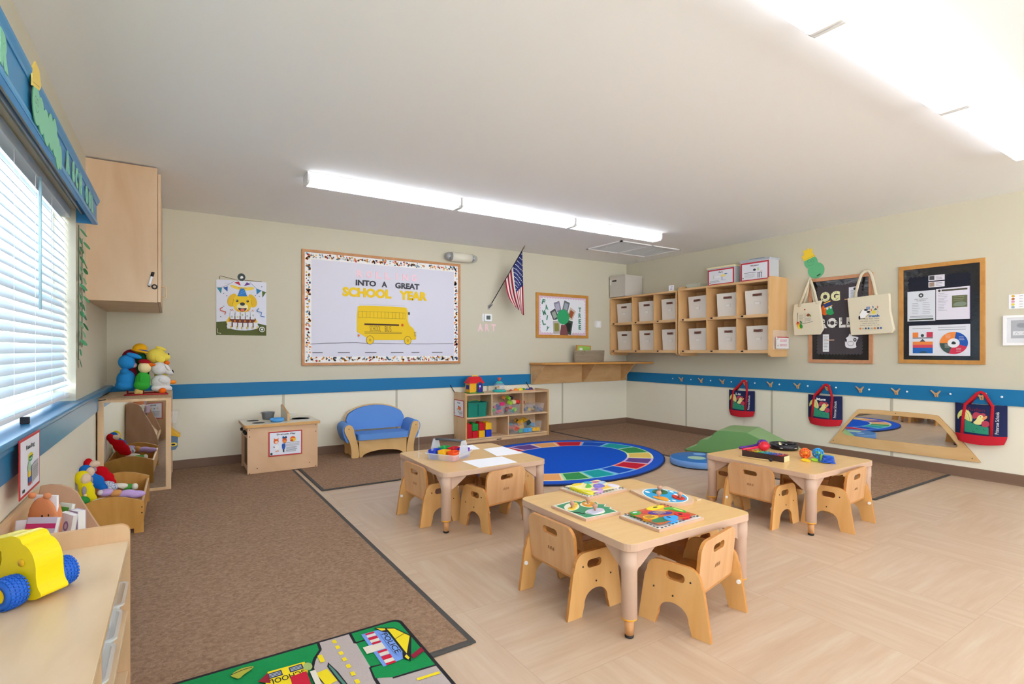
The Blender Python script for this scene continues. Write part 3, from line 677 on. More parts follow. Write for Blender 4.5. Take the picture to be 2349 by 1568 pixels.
for i in range(6):
    a = R(20 + 60 * i); MB().lathe((3.90 + .0975 * math.cos(a), 2.235 + .0975 * math.sin(a), ZB + .021), [(.013, -.002), (.013, .0), (.005, .003), (0, .003)], C('cfcfd4', .25, metal=1), 14, rot=(0, 0, a)).build('jingle', t)
MB().lathe((3.90, 2.235, ZB), [(.089, .003), (0, .003)], C('24201f', .5), 40).build('skin', t)
MB().lathe((3.915, 2.27, ZB + .03), [(.018, -.002), (.018, .001), (.006, .004), (0, .004)], C('d6cba4', .3, metal=.6), 18, rot=(1.0, 0, 0)).build('cymbal', t)
# cage rattles
def torus(c, rr, r, m, rot=(0, 0, 0), n=24, mb=None):
    Rm = Euler(rot).to_matrix() if not isinstance(rot, Matrix) else rot; mb = mb or MB()
    return mb.tube([Vector(c) + Rm @ V(rr * math.cos(2 * PI * i / n), rr * math.sin(2 * PI * i / n), 0) for i in range(n)], r, m, 8, closed=True)
def rattle(c, r, h, c_, hc, label):
    t = thing('cage_rattle', label, 'rattle', (c[0], c[1], ZB), 'toy cage rattles'); m = C(c_, .3); b = MB(); cc = V(*c, ZB + r + .001)
    for i in range(6): torus(cc, r - .003, .003, m, (PI / 2, 0, i * PI / 6), mb=b)
    torus(cc, r - .003, .003, m, mb=b); torus(cc + V(0, 0, r * .55), r * .78, .003, m, mb=b); torus(cc - V(0, 0, r * .55), r * .78, .003, m, mb=b)
    b.build('cage', t); MB().ell(cc, r * .45, C(hc, .3)).build('ball', t)
    MB().cyl((c[0] + (h[0] - c[0]) * .35, c[1] + (h[1] - c[1]) * .35, ZB + .02), (c[0] + (h[0] - c[0]) * .62, c[1] + (h[1] - c[1]) * .62, ZB + .009), .008, m).build('neck', t)
    torus((h[0], h[1], ZB + .0065), .024, .006, C(hc, .3), (R(4), 0, 0)).build('ring_handle', t)
rattle((3.672, 1.955), .036, (3.588, 1.905), 'f0641c', 'f2c61c', 'orange cage rattle with a yellow ring handle')
rattle((3.745, 1.905), .036, (3.652, 1.872), '1c96d8', 'a4dc38', 'light blue cage rattle with a green ring handle')
t = thing('castanet', 'blue ridged clapper toy with green edge, lying by the rattles', 'castanet', (3.65, 1.80, ZB)); b = MB(); g = MB()
for i in range(6): b.obox((3.652, 1.803 + 0 * i, ZB + .006 + .0085 * i), (.085 - i * .004, .06, .0062), C('1b52c0', .35), (0, R(6), R(-35)))
b.build('ridges', t, bevel=.002); MB().obox((3.652, 1.803, ZB + .027), (.080, .020, .05), C('7cc83c', .4), (0, R(6), R(-35))).build('core', t, bevel=.004)
# foam climber and disk
ZMIN = ON
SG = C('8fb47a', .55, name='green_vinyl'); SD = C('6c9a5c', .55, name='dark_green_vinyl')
prof = [(0, 0), (.005, .02), (.12, .066), (.145, .10), (.16, .125), (.185, .140), (.25, .150), (.285, .175), (.315, .222), (.35, .248), (.40, .256), (.66, .260), (.82, .185), (1.19, .012), (1.20, 0)]
XF = local((4.80, 3.88, .010), R(-70))
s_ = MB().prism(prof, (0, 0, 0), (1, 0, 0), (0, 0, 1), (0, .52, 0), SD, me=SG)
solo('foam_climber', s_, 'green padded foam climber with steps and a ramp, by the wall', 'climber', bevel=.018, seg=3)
XF = Matrix.Identity(4)
solo('foam_disk', MB().lathe((4.38, 3.365, 0), [(0, 0), (.265, 0), (.27, .004)], BLACK, 48).lathe((4.38, 3.365, 0), [(.27, .004), (.275, .012), (.275, .062), (.27, .068)], C('6f9fe0', .5), 48).lathe((4.38, 3.365, 0), [(.27, .068), (.265, .07), (0, .07)], C('1f6fb8', .5), 48)
     .prism(oval(4.33, 3.355, .085, .085), (0, 0, .0702), (1, 0, 0), (0, 1, 0), (0, 0, .0006), C('a9cdb4', .5)).prism(oval(4.51, 3.46, .06, .06), (0, 0, .0702), (1, 0, 0), (0, 1, 0), (0, 0, .0006), C('7fb0e6', .5)).prism(oval(4.45, 3.22, .045, .045), (0, 0, .0702), (1, 0, 0), (0, 1, 0), (0, 0, .0006), C('7fb0e6', .5)),
     'round blue foam disk with pale spots, between rug and climber', 'foam disk')
ZMIN = None
# ================================================================ window wall
XF = LWM
t = thing('window_blind', 'white slatted venetian blind in the window at the left', 'blind', (XL - .05, 2.9, .83))
BW = C('d6e4ee', .45, name='blind_slat')
MB().box(XL - .085, XL - .022, WY0 + .01, WY1 - .012, 1.925, 1.98, C('dfeaf0', .4)).build('head_rail', t, bevel=.004)
MB().box(XL - .08, XL - .028, WY0 + .01, WY1 - .012, .838, .858, WHITE).build('bottom_rail', t, bevel=.004)
sl = MB(); n = 25
for i in range(n):
    z = .872 + (1.905 - .872) * i / (n - 1)
    if i == 0: z = .868
    tilt = R(54 if i > 1 else 10); c_ = V(XL - .054, (WY0 + WY1) / 2, z); hw = .0255; L_ = (WY1 - WY0 - .03) / 2
    P = []
    for k in range(5):
        u = -hw + 2 * hw * k / 4; P.append((u * math.cos(tilt), -u * math.sin(tilt) + .0022 * (1 - (u / hw) ** 2)))
    P2 = P + [(a, b - .0022) for a, b in P[::-1]]
    sl.prism(P2, (c_.x, c_.y - L_, c_.z), (1, 0, 0), (0, 0, 1), (0, 2 * L_, 0), BW)
tag(sl.build('slats', t), kind='stuff')
cd = MB()
for y in (4.0, 3.62, 3.24, 2.86, 2.48, 2.10, 1.75):
    for dx in (-.028, .026): cd.box(XL - .054 + dx - .0008, XL - .054 + dx + .0008, y - .0012, y + .0012, .85, 1.93, WHITE)
cd.build('ladder_cords', t)
MB().cyl((XL - .018, 3.28, 1.93), (XL - .018, 3.28, 1.31), .006, C('b8dce6', .2), n=8).build('tilt_wand', t)
solo('binder_clip', MB().box(XL - .03, XL + .0, 2.955, 2.975, .8125, .842, BLACK), 'small black clip under the blind, on the blue sill', 'clip', bevel=.003)
# outside the window: slabs added below and above to dim the blind; neighbouring building between slats
tag(MB().box(-9, XL - .3, 1.1, 12, -.25, -.15, C('8b9296', .9)).build('added_ground'), 'pale ground slab added outside the window to block light from below', 'added_ground')  # added slab, keeps the bright lower world off the blind
t = thing('neighbour_building', 'pale building with blue grey windows seen between the lowest blind slats', 'building', (-6.2, 3, -.15)); MB().box(-6.5, -6, 1.1, 12, -.15, 3.6, C('aab8c4', .8)).build('wall', t)
for y in (2, 4.5, 7): MB().box(-6.0, -5.97, y, y + 1.1, .7, 1.9, C('4a78a0', .2)).build('window', t)
tag(MB().box(-3.4, XL - .2, 1.1, 8.5, 2.62, 2.72, C('b4bcc4', .9)).build('sky_blocker'), 'pale slab added outside above the window to block sky light on the blind', 'sky blocker')  # added slab overhead, cuts the sky light reaching the slats
# valance
VB = C('3f8fc4', .35, name='valance_blue')
t = thing('window_valance', 'blue box valance with green paper letters, above the window', 'valance', (XL + .05, 3, 1.91))
v0, v1, vd = 1.35, 4.20, .098
MB().box(XL + vd - .018, XL + vd, v0, v1, 1.905, 2.04, VB).box(XL, XL + vd - .018, v1 - .018, v1, 1.905, 2.04, VB).build('box', t, bevel=.002)
MB().prism([(-.018, 0), (.004, 0), (.006, .010), (.014, .022), (.015, .034), (-.018, .034)], (XL + vd, v0, 2.028), (1, 0, 0), (0, 0, 1), (0, v1 + .015 - v0, 0), VB).prism([(-.018, 0), (.004, 0), (.006, .010), (.014, .022), (.015, .034), (-.018, .034)], (XL, v1, 2.028), (0, 1, 0), (0, 0, 1), (vd, 0, 0), VB).build('crown_moulding', t)
MB().box(XL + vd, XL + vd + .006, v0, v1, 1.905, 1.922, C('58a8dc', .3)).build('lower_bead', t, bevel=.002)
cr = MB(); cr.cyl((XL + .035, WY0, 1.955), (XL + .035, WY1 - .03, 1.955), .008, C('8d9296', .35, metal=.6), n=10)
solo('curtain_rod', cr, 'thin grey curtain rod running under the blue valance', 'rod')
GP = C('8ccfae', .7, name='green_card'); vx = XL + vd + .007
for ch, y, w_, rot in (('U', 1.93, .09, 0), ('R', 2.055, .085, -.05), ('A', 3.10, .085, .05), ('S', 3.26, .06, .1), ('C', 3.36, .07, -.1), ('H', 3.48, .075, .05), ('O', 3.70, .08, 0), ('O', 3.82, .08, 0), ('L', 3.93, .06, 0)):
    letter('paper_letter', ch, GP, (vx, y, 1.97), (0, 1, 0), (0, 0, 1), (1, 0, 0), w_, .10, 'green paper letter ' + ch + ' on the valance, ' + ({1.93: 'left of the caterpillar', 2.055: 'just left of the caterpillar', 3.10: 'just right of the caterpillar'}.get(y) or ('near the corner cabinet' + {3.70: ', first O', 3.82: ', second O'}.get(y, ''))), group='green letters on the valance', rot=rot)
def cater(o, u, v, n, pts, hat, label, thick=.003, face=(0, 0, .02), name='paper_caterpillar', ext=None):
    t = thing(name, label, 'paper cutout', o); mb = MB(); o, u, v, n = map(Vector, (o, u, v, n))
    for k, (x, y, rx, ry) in enumerate(pts): mb.prism(oval(x, y, rx, ry, 24), o + n * (.001 + k * .0006), u, v, n * thick, C('64b985' if ext else '8ccfae', .7), me=C('4a8f66', .7))
    A = Art(mb, o + n * (.0012 + len(pts) * .0006 + thick), u, v, n); fx, fy, s = face
    for d in (-1, 1): A.line(oval(fx + d * s * .45, fy + s * .3, s * .38, s * .38, 12) + [(fx + d * s * .45 + s * .38, fy + s * .3)], .0016, C('2c5a40', .7))
    A.line([(fx - s * .8, fy - s * .6), (fx - s * .3, fy - s * .85), (fx + s * .3, fy - s * .8), (fx + s * .8, fy - s * .4)], .0016, C('2c5a40', .7))
    if ext: ext(A)
    mb.build('body', t)
    h = MB().prism(hat, o + n * .004, u, v, n * .004, C('ecd06a' if not ext else 'f2cf3c', .7)); A = Art(h, o + n * .008, u, v, n)
    A.line([(hat[0][0], hat[0][1] + .012), (hat[1][0], hat[1][1] + .012)], .0016, C('6a5a20', .7)); h.build('hat', t)
cater((vx, 2.6, 1.958), (0, 1, 0), (0, 0, 1), (1, 0, 0), [(.30, -.03, .03, .05), (.24, -.03, .05, .065), (.17, .01, .055, .075), (.09, .005, .055, .07), (.0, -.01, .06, .065), (-.09, .0, .055, .065), (-.17, .01, .06, .07)],
      [(-.235, .05), (-.13, .075), (-.10, .10), (-.13, .145), (-.19, .15), (-.235, .11)], 'long pale green paper caterpillar with a yellow hat, on the window valance', face=(-.175, .01, .032))
# leaf garlands
for y0, z0, z1, lab in ((4.235, 1.90, 1.06, 'green paper leaf garland beside the window, the one nearer the blind'), (4.375, 1.84, 1.14, 'green paper leaf garland beside the window, the one nearer the cabinet')):
    t = thing('leaf_garland', lab, 'garland', (XL, y0, z1)); s_ = MB()
    s_.tube([(XL + .006, y0 + .006 * math.sin(i), z0 + (z1 - z0) * i / 12) for i in range(13)], .0022, C('3d6a4e', .7), 6); s_.build('stem', t)
    rnd = random.Random(int(y0 * 100)); k = 0; z = z0 - .02
    while z > z1 - .01:
        sd = 1 if k % 2 else -1; a = -.9 * sd + rnd.uniform(-.3, .3); L_ = .085; lf = MB()
        pts = smooth_poly([(0, 0), (.018, .02), (.02, .05), (0, .075), (-.02, .05), (-.018, .02)], 2)
        c, s = math.cos(a + PI), math.sin(a + PI); tilt = rnd.uniform(.15, .5) if k % 3 else .9
        lf.prism([(x, y) for x, y in pts], (XL + .009, y0, z), V(0, c, s) * .9 + V(.1, 0, 0), V(tilt * .6, -s, c).normalized(), (.0012, 0, 0), C(['4f9a6c', '6fae82', '3a7452'][k % 3], .7))
        lf.build('leaf', t); z -= .058; k += 1
# corner wall cabinet (hung on the window wall up to the back wall)
XF = Matrix.Identity(4)
CAB = wood('d8bb9a', 'caa784', (5, 5, 1.2), .45, 'cabinet_maple'); CABE = C('a8835c', .5)
t = thing('wall_cabinet', 'light maple wall cabinet in the left corner up at the ceiling', 'cabinet', (-.26, 5.2, 1.462))
b = MB().box(-.468, -.062, 4.575, 5.865, 1.462, 2.425, CAB); b.build('carcass', t, bevel=.002)
d = MB().box(-.060, -.042, 4.577, 5.20, 1.466, 2.385, CAB).build('door', t, bevel=.002)
MB().tube([(-.042, 4.615, 1.50), (-.012, 4.615, 1.503), (-.010, 4.615, 1.51), (-.010, 4.615, 1.57), (-.012, 4.615, 1.578), (-.042, 4.615, 1.581)], .0045, C('d9b98e', .4), 10).build('handle', d)
MB().box(-.060, -.042, 5.205, 5.863, 1.466, 2.385, CAB).build('door', t, bevel=.002)
t = thing('marker_pen', 'black and white marker pen stuck on the cabinet side', 'marker', (-.10, 4.57, 1.58))
a0, a1 = V(-.112, 4.567, 1.578), V(-.088, 4.567, 1.678)
MB().cyl(a0, a0.lerp(a1, .68), .0085, C('e9e9ee', .4)).build('barrel', t); MB().cyl(a0.lerp(a1, .68), a1, .0095, BLACK).build('cap', t); MB().cyl(a0.lerp(a1, -.05), a0, .006, BLACK).build('tail_plug', t)
solo('magnet_ring', torus((-.080, 4.569, 1.574), .014, .0045, BLACK, (PI / 2, 0, 0)), 'small black ring on the cabinet side below the marker', 'ring')
# ================================================================ mirror-ended toy shelf in the corner
ZMIN = ON
XF = Matrix.Translation((.022, 5.045, 0)) @ Matrix.Rotation(R(-1.2), 4, 'Z')
t = thing('mirror_shelf', 'tall maple toy shelf with a mirror on its end, under the cabinet', 'shelf', (-.235, .35, 0))
W_, D_, Hh = .468, .72, .757
f = MB().prism([(-W_, 0), (0, 0), (0, Hh), (-W_, Hh)], (0, 0, 0), (1, 0, 0), (0, 0, 1), (0, .018, 0), MAPLE_Z, holes=[[(-W_ + .038, .032), (-.036, .032), (-.036, Hh - .036), (-W_ + .038, Hh - .036)]]); f.build('mirror_frame', t, bevel=.002)
MB().box(-W_ + .036, -.034, .006, .014, .030, Hh - .034, C('eef2f0', .02, metal=1, name='mirror_glass')).build('mirror', t)
MB().box(-W_, 0, .018, .03, 0, Hh, MAPLE_Z).box(-W_, 0, D_ - .02, D_, 0, Hh, MAPLE_Z).box(-W_, -W_ + .012, .03, D_ - .02, 0, Hh, MAPLE_Z).build('carcass', t)
MB().box(-W_, .0, .0, D_, Hh - .018, Hh, MAPLE_Y).build('top', t, bevel=.002)
for z in (.04, .27, .50): MB().box(-W_ + .012, -.004, .03, D_ - .02, z, z + .016, MAPLE_Y).build('shelf', t)
for x, y in ((-W_ + .01, -.001), ): MB().tube([(x - .02, -.002, Hh - .02), (x + .01, -.006, Hh - .017), (x + .04, -.001, Hh - .012)], .003, DARK, 6).build('cable_tie', t)
t = thing('police_bag', 'grey and yellow police play bag sticking out of the mirror shelf', 'bag', (.05, .25, .29))
MB().prism(smooth_poly([(0, 0), (.062, .005), (.066, .10), (.05, .125), (0, .165)], 1), (-.02, .18, .288), (1, 0, 0), (0, 0, 1), (0, .16, 0), C('66809a', .7)).build('pouch', t, bevel=.006)
MB().prism([(0, .13), (.08, .105), (.083, .12), (.045, .15), (0, .20)], (-.02, .175, .288), (1, 0, 0), (0, 0, 1), (0, .17, 0), C('eab52c', .6)).build('flap', t, bevel=.003)
MB().prism(oval(0, 0, .028, .016), (.012, .1785, .338), (1, 0, 0), (0, 0, 1), (0, -.002, 0), C('f2d83c', .6)).prism(oval(0, 0, .014, .007), (.012, .1765, .338), (1, 0, 0), (0, 0, 1), (0, -.001, 0), NAVY).build('badge', t)
solo('plastic_tub', tray(MB(), -.06, .05, .17, .31, .095, CLR, .518), 'clear plastic tub on the upper shelf beside the mirror', 'tub')
solo('toy_bin', tray(MB(), -.30, -.02, .36, .66, .12, C('b84a3c', .5), .518), 'red toy bin inside the mirror shelf', 'bin')
XF = Matrix.Identity(4)
# puppets on a red stand: each plush is blended from a few rounded volumes
PF = 1.28
def plush(name, label, cat, parts, group=None, loc=None):
    c0 = parts[0][2][0][0]; t = thing(name, label, cat, loc or (c0[0], c0[1], min(p[0][2] - (p[1] if isinstance(p[1], (int, float)) else p[1][2]) for p in parts[0][2] if not isinstance(p[0], list))), group)
    for (pn, m, els, *rest) in parts:
        b = MB()
        for e in els:
            if isinstance(e[0], list): b.tube(e[0], e[1], m, 10)
            else: b.ell(e[0], [q * (PF if e[1][0] > .02 else 1.1) for q in e[1]], m, rot=e[2] if len(e) > 2 else (0, 0, 0), seg=16, rings=10)
        vox = rest[0] if rest else .006
        b.build(pn, t, remesh=vox, sm=rest[1] if len(rest) > 1 else 4)
    return t
PX = lambda u: -.324 + (u - 275) * .00296
PZ_ = lambda v: 1.12 - (v - 803) * .00365
def P3(u, v, y=5.30): return (PX(u), y, PZ_(v))
FB = lambda h: C(h, .95, bump=.4, bs=120, spec=.1)
t = thing('puppet_stand', 'red metal puppet stand on the mirror shelf under the plush puppets', 'stand', (-.12, 5.32, .757))
MB().tube([(-.29, 5.20, .763), (-.27, 5.42, .763), (-.02, 5.44, .763), (.0, 5.20, .763)], .006, C('a81828', .4), 8, closed=True).build('base', t)
for (x, y, z) in ((-.275, 5.33, .90), (-.17, 5.30, .87), (-.21, 5.40, .98), (-.06, 5.31, .87), (-.09, 5.40, .98)): MB().cyl((x, y, .763), (x, y, z), .006, C('a81828', .4), n=8).build('peg', t)
B_ = FB('2e8cd2'); PG = 'plush puppets on the red stand'
plush('plush_puppet', 'blue donkey plush puppet with a pink snout, left on the stand', 'puppet', [('body', B_, [(P3(289, 868), (.052, .045, .062)), (P3(288, 880), (.056, .045, .035)), (P3(286, 849, 5.27), (.025, .03, .02))]), ('head', B_, [(P3(290, 829), (.046, .045, .048)), (P3(298, 833, 5.28), (.03, .03, .03))]),
      ('ear', B_, [(P3(307, 815, 5.27), (.045, .012, .016), (0, .35, 0))]), ('snout', FB('e6b6c4'), [(P3(307, 836, 5.28), (.02, .022, .02))])], PG)
plush('plush_puppet', 'dark red plush puppet mostly hidden behind the blue one', 'puppet', [('body', FB('7a1a30'), [(P3(299, 818, 5.37), (.05, .03, .05)), (P3(300, 860, 5.37), (.04, .03, .08))])], PG)
plush('plush_puppet', 'dark green plush puppet wearing a yellow hat with blue band', 'puppet', [('body', FB('175a2c'), [(P3(322, 850, 5.38), (.045, .03, .09)), (P3(320, 822, 5.37), (.04, .03, .04))]),
      ('hat', FB('efb31f'), [(P3(319, 799, 5.36), (.040, .042, .034)), (P3(323, 806, 5.35), (.062, .06, .010), (0, .22, 0))]), ('hat_band', FB('2f56a8'), [(P3(323, 803, 5.355), (.043, .045, .008), (0, .25, 0))], .004, 1)], PG)
GB = FB('3aa83c')
plush('plush_puppet', 'green bird plush puppet with orange beak and red cap', 'puppet', [('body', GB, [(P3(327, 868, 5.24), (.042, .035, .05)), (P3(325, 880, 5.24), (.045, .035, .035))]), ('wing', GB, [(P3(323, 866, 5.21), (.017, .014, .034))]), ('head', FB('ecd9a4'), [(P3(331, 841, 5.24), (.036, .036, .038))]),
      ('cap', FB('a81a28'), [(P3(331, 829, 5.245), (.034, .034, .018), (0, .1, 0))]), ('beak', FB('e66a1c'), [([P3(338, 836, 5.235), P3(347, 835, 5.23), P3(357, 836, 5.23)], [.022, .016, .006])]), ('tail', FB('d6b46a'), [(P3(315, 893, 5.24), (.02, .02, .03), (0, .5, 0)), (P3(322, 896, 5.24), (.016, .02, .02))])], PG)
YD = FB('efd95a')
plush('plush_puppet', 'yellow dog plush puppet at the top right of the stand', 'puppet', [('head', YD, [(P3(357, 816, 5.32), (.056, .052, .05)), (P3(377, 819, 5.30), (.032, .034, .028))]), ('ear', YD, [(P3(366, 822, 5.262), (.032, .010, .026), (0, .5, 0))]), ('ear', YD, [(P3(368, 799, 5.33), (.034, .014, .012), (0, .35, 0))]),
      ('nose', BLACK, [(P3(386, 812, 5.29), (.009, .01, .009))]), ('eye', BLACK, [(P3(373, 817, 5.262), (.004, .004, .004))], .002), ('collar', FB('ee7020'), [(P3(382, 832, 5.30), (.02, .022, .018))]), ('body', YD, [(P3(368, 850, 5.37), (.04, .03, .08))])], PG)
WC = FB('dcd9d6')
plush('plush_puppet', 'white cow plush puppet with orange feet, right on the stand', 'puppet', [('body', WC, [(P3(368, 874, 5.27), (.055, .04, .045)), (P3(368, 888, 5.27), (.055, .038, .028)), (P3(388, 890, 5.27), (.02, .02, .02))]), ('arm', WC, [(P3(374, 872, 5.225), (.03, .012, .018), (0, .4, 0))]), ('head', WC, [(P3(364, 844, 5.27), (.045, .042, .042)), (P3(388, 853, 5.27), (.028, .03, .02), (0, .4, 0))]),
      ('ear', FB('f0ece8'), [(P3(384, 842, 5.24), (.012, .014, .034), (0, -.6, 0))]), ('eye_patch', FB('1a1a1e'), [(P3(395, 853, 5.26), (.010, .016, .02))]), ('foot', FB('ee6a1c'), [(P3(372, 894, 5.23), (.022, .02, .02)), (P3(356, 901, 5.22), (.016, .018, .009))]), ('tail', FB('f08a2a'), [(P3(396, 876, 5.28), (.022, .014, .014))])], PG)
PF = 1.13
# ---------------------------------------------------------------- doll bed, dolls, book rack (against the window wall)
XF = LWM
XB0 = XL + .012; XB1 = XL + .352      # local x range of the bed
t = thing('doll_bed', 'amber wooden doll bed with arched ends, between mirror and book rack', 'doll bed', (-.28, 4.33, 0))
for y, s_ in ((3.945, 0), (4.72, 1)):
    w_ = XB1 - XB0; out = [(0, 0), (.05, 0), (.05, .04), (w_ - .05, .04), (w_ - .05, 0), (w_, 0), (w_, .195)]
    out += [(w_ * (1 - i / 12), .200 + .045 * math.sin(PI * i / 12)) for i in range(0, 13)] + [(0, .195)]
    p = MB().prism(out, (XB0, y, 0), (1, 0, 0), (0, 0, 1), (0, .014, 0), BEDW, me=C('b9853f', .5)).build('end_board', t, bevel=.004, ang=30)
    if not s_:
        for z in (.13, .165): MB().lathe((XB1 - .01, y, z), [(.004, 0), (0, .001)], DARK, 10, rot=(PI / 2, 0, 0)).build('screw', p)
MB().box(XB1 - .016, XB1 - .002, 3.957, 4.722, .07, .185, BEDW).build('side_rail', t, bevel=.003)
MB().box(XB0, XB0 + .014, 3.957, 4.722, .07, .185, BEDW).build('side_rail', t, bevel=.003)
MB().box(XB0 + .014, XB1 - .016, 3.957, 4.722, .07, .085, BEDW).build('bed_base', t)
XF = Matrix.Identity(4)
SK = FB('e8cdb4'); GRY = FB('a49aa4'); YB_ = FB('ecd81c'); BB = FB('1f6cc0'); RR = FB('c8101e'); LV = FB('c4a6dc'); BR = FB('7a4a3a'); OS = FB('d89a5c')
DG = 'soft dolls in the doll bed'
plush('cloth_doll', 'soft doll in yellow hooded suit, sitting nearest in the doll bed', 'doll', [('suit', YB_, [((-.436, 4.12, .345), (.034, .036, .04)), ((-.42, 4.11, .295), (.032, .034, .035)), ((-.412, 4.11, .255), (.036, .036, .048)), ((-.395, 4.10, .215), (.03, .03, .03))]), ('face', SK, [((-.418, 4.10, .342), (.024, .03, .03))]), ('arm', GRY, [((-.422, 4.072, .275), (.012, .012, .028))]), ('hand', SK, [((-.418, 4.068, .248), (.009, .009, .010))], .004)], DG, (-.42, 4.12, .19))
plush('cloth_doll', 'soft doll in blue suit between the yellow and the red doll', 'doll', [('suit', BB, [((-.437, 4.27, .362), (.030, .034, .032)), ((-.412, 4.27, .32), (.03, .03, .03)), ((-.385, 4.27, .278), (.042, .036, .045)), ((-.362, 4.27, .24), (.035, .03, .03))]), ('face', SK, [((-.414, 4.255, .352), (.024, .03, .028))]), ('arm', GRY, [((-.408, 4.235, .305), (.014, .012, .025))]), ('hand', SK, [((-.402, 4.23, .277), (.010, .010, .012))], .004)], DG, (-.40, 4.27, .19))
plush('cloth_doll', 'soft doll in red suit, farthest and highest in the doll bed', 'doll', [('suit', RR, [((-.44, 4.45, .375), (.022, .034, .03)), ((-.42, 4.45, .345), (.026, .03, .03)), ((-.375, 4.45, .30), (.042, .036, .044)), ((-.345, 4.45, .262), (.04, .036, .04)), ((-.318, 4.45, .232), (.025, .03, .022))]), ('face', SK, [((-.408, 4.44, .368), (.030, .032, .022))]), ('arm', GRY, [((-.405, 4.415, .335), (.014, .012, .018))])], DG, (-.38, 4.45, .19))
plush('cloth_doll', 'brown faced soft doll in lavender trousers, lying across the bed', 'doll', [('body', LV, [((-.325, 4.17, .228), (.038, .034, .022)), ((-.222, 4.17, .207), (.05, .03, .022)), ((-.17, 4.17, .195), (.045, .028, .022))]), ('head', BR, [((-.385, 4.17, .232), (.032, .034, .028))]), ('waist', OS, [((-.275, 4.17, .216), (.034, .033, .021))]), ('collar', FB('ddd2d8'), [((-.352, 4.155, .236), (.016, .03, .016))])], DG, (-.28, 4.17, .18))
SP = C('1b3f8c', .95, var=1, h2='f2f2f4', vscale=(110, 110, 110), name='blue_white_print')
plush('cloth_doll', 'soft doll in blue and white patterned dress, lying behind the lavender one', 'doll', [('dress', SP, [((-.335, 4.32, .238), (.045, .04, .03)), ((-.305, 4.32, .225), (.03, .036, .024))]), ('leg', BR, [([(-.29, 4.32, .218), (-.245, 4.31, .2)], [.011, .010])]), ('arm', BR, [([(-.35, 4.28, .22), (-.32, 4.26, .222)], [.009, .009])], .004)], DG, (-.31, 4.32, .18))
plush('cloth_doll', 'small soft doll in green and cream against the far bed end', 'doll', [('body', FB('4d9a3e'), [((-.24, 4.47, .185), (.05, .03, .02))]), ('apron', FB('e8e4d4'), [((-.28, 4.45, .20), (.05, .03, .02)), ((-.19, 4.46, .185), (.018, .03, .022))])], DG, (-.24, 4.47, .16))
solo('bristle_ball', MB().ell((-.425, 4.015, .225), (.038, .03, .03), C('2a8c34', .8, bump=.8, bs=80)), 'green ball in the near corner of the doll bed', 'ball')
solo('bristle_ball', MB().ell((-.385, 4.00, .185), (.034, .03, .03), C('1f5fae', .8, bump=.8, bs=80)), 'blue ball below the green one in the doll bed', 'ball')
solo('doll_pillow', MB().ell((-.335, 4.05, .205), (.05, .022, .02), FB('ede6da')), 'cream soft pillow along the near side of the doll bed', 'pillow')
XF = LWM
# book rack: two slanted sides, a tall back and a sloping floor
t = thing('book_rack', 'slanted maple book rack against the window wall', 'book rack', (XL + .2, 2.63, 0))
RK = wood('c09a7e', 'ad866a', (8, 8, 2), .45, 'rack_side'); sd = smooth_poly([(0, 0), (.30, 0), (.30, .13), (.235, .30), (.165, .44), (.135, .515), (.07, .545), (0, .54)], 1)
for y in (2.245, 2.985): MB().prism([(max(0, min(x, .30)), max(z, 0)) for x, z in sd], (XL + .012, y, 0), (1, 0, 0), (0, 0, 1), (0, .016, 0), RK, me=C('cfa67f', .5)).build('side_panel', t, bevel=.003)
MB().box(XL + .012, XL + .026, 2.261, 2.985, 0, .528, MAPLE_Y).build('back_panel', t)
MB().prism([(.014, .44), (.014, .425), (.275, .10), (.29, .10), (.29, .14), (.28, .14), (.275, .115)], (XL + .012, 2.262, 0), (1, 0, 0), (0, 0, 1), (0, .722, 0), MAPLE_Y).build('sloping_tray', t)
XF = Matrix.Identity(4)
OR = C('d98a5c', .9, bump=.3, bs=150, name='orange_plush')
t = thing('plush_book', 'soft orange animal face book standing in the book rack', 'book', (-.39, 2.62, .40))
XF = local((-.385, 2.62, .485), R(-38))
MB().ell((0, .008, 0), (.062, .018, .095), OR).ell((0, -.012, 0), (.06, .012, .09), OR).build('cover', t, remesh=.004)
MB().box(-.045, .05, -.004, .004, -.07, .092, PAPER).build('pages', t)
b = MB()
for x in (-.042, .02): b.ell((x, -.012, .093), (.014, .01, .012), OR)
b.build('ears', t)
A = Art(f_ := MB(), (0, -.0245, 0), (1, 0, 0), (0, 0, 1), (0, -1, 0)); A.ell(.012, .02, .004, .006, BLACK); A.ell(.038, .025, .003, .005, BLACK); A.line([(.012, -.03), (.026, -.02), (.04, -.034), (.028, -.04)], .003, C('b8603a', .8)); f_.build('face', t)
XF = Matrix.Identity(4)
def book(label, c, size, rot, cov, art=None, cat='book', name='board_book', group='books in the rack'):
    global XF
    XF = Matrix.Translation(c) @ Euler([R(a) for a in rot]).to_matrix().to_4x4(); w_, d_, h_ = size
    t = thing(name, label, cat, (0, 0, -h_ / 2), group)
    mb = MB().box(-w_ / 2, w_ / 2, -d_ / 2, -d_ / 2 + .002, -h_ / 2, h_ / 2, C(cov, .4)).box(-w_ / 2, w_ / 2, d_ / 2 - .002, d_ / 2, -h_ / 2, h_ / 2, C(cov, .4)).box(-w_ / 2, -w_ / 2 + .002, -d_ / 2, d_ / 2, -h_ / 2, h_ / 2, C(cov, .4))
    if art: art(Art(mb, (0, -d_ / 2, 0), (w_, 0, 0), (0, 0, h_), (0, -1, 0)))
    mb.build('cover', t); MB().box(-w_ / 2 + .003, w_ / 2 - .002, -d_ / 2 + .002, d_ / 2 - .002, -h_ / 2 + .002, h_ / 2 - .002, C('eceae4', .8)).build('pages', t); XF = Matrix.Identity(4); return t
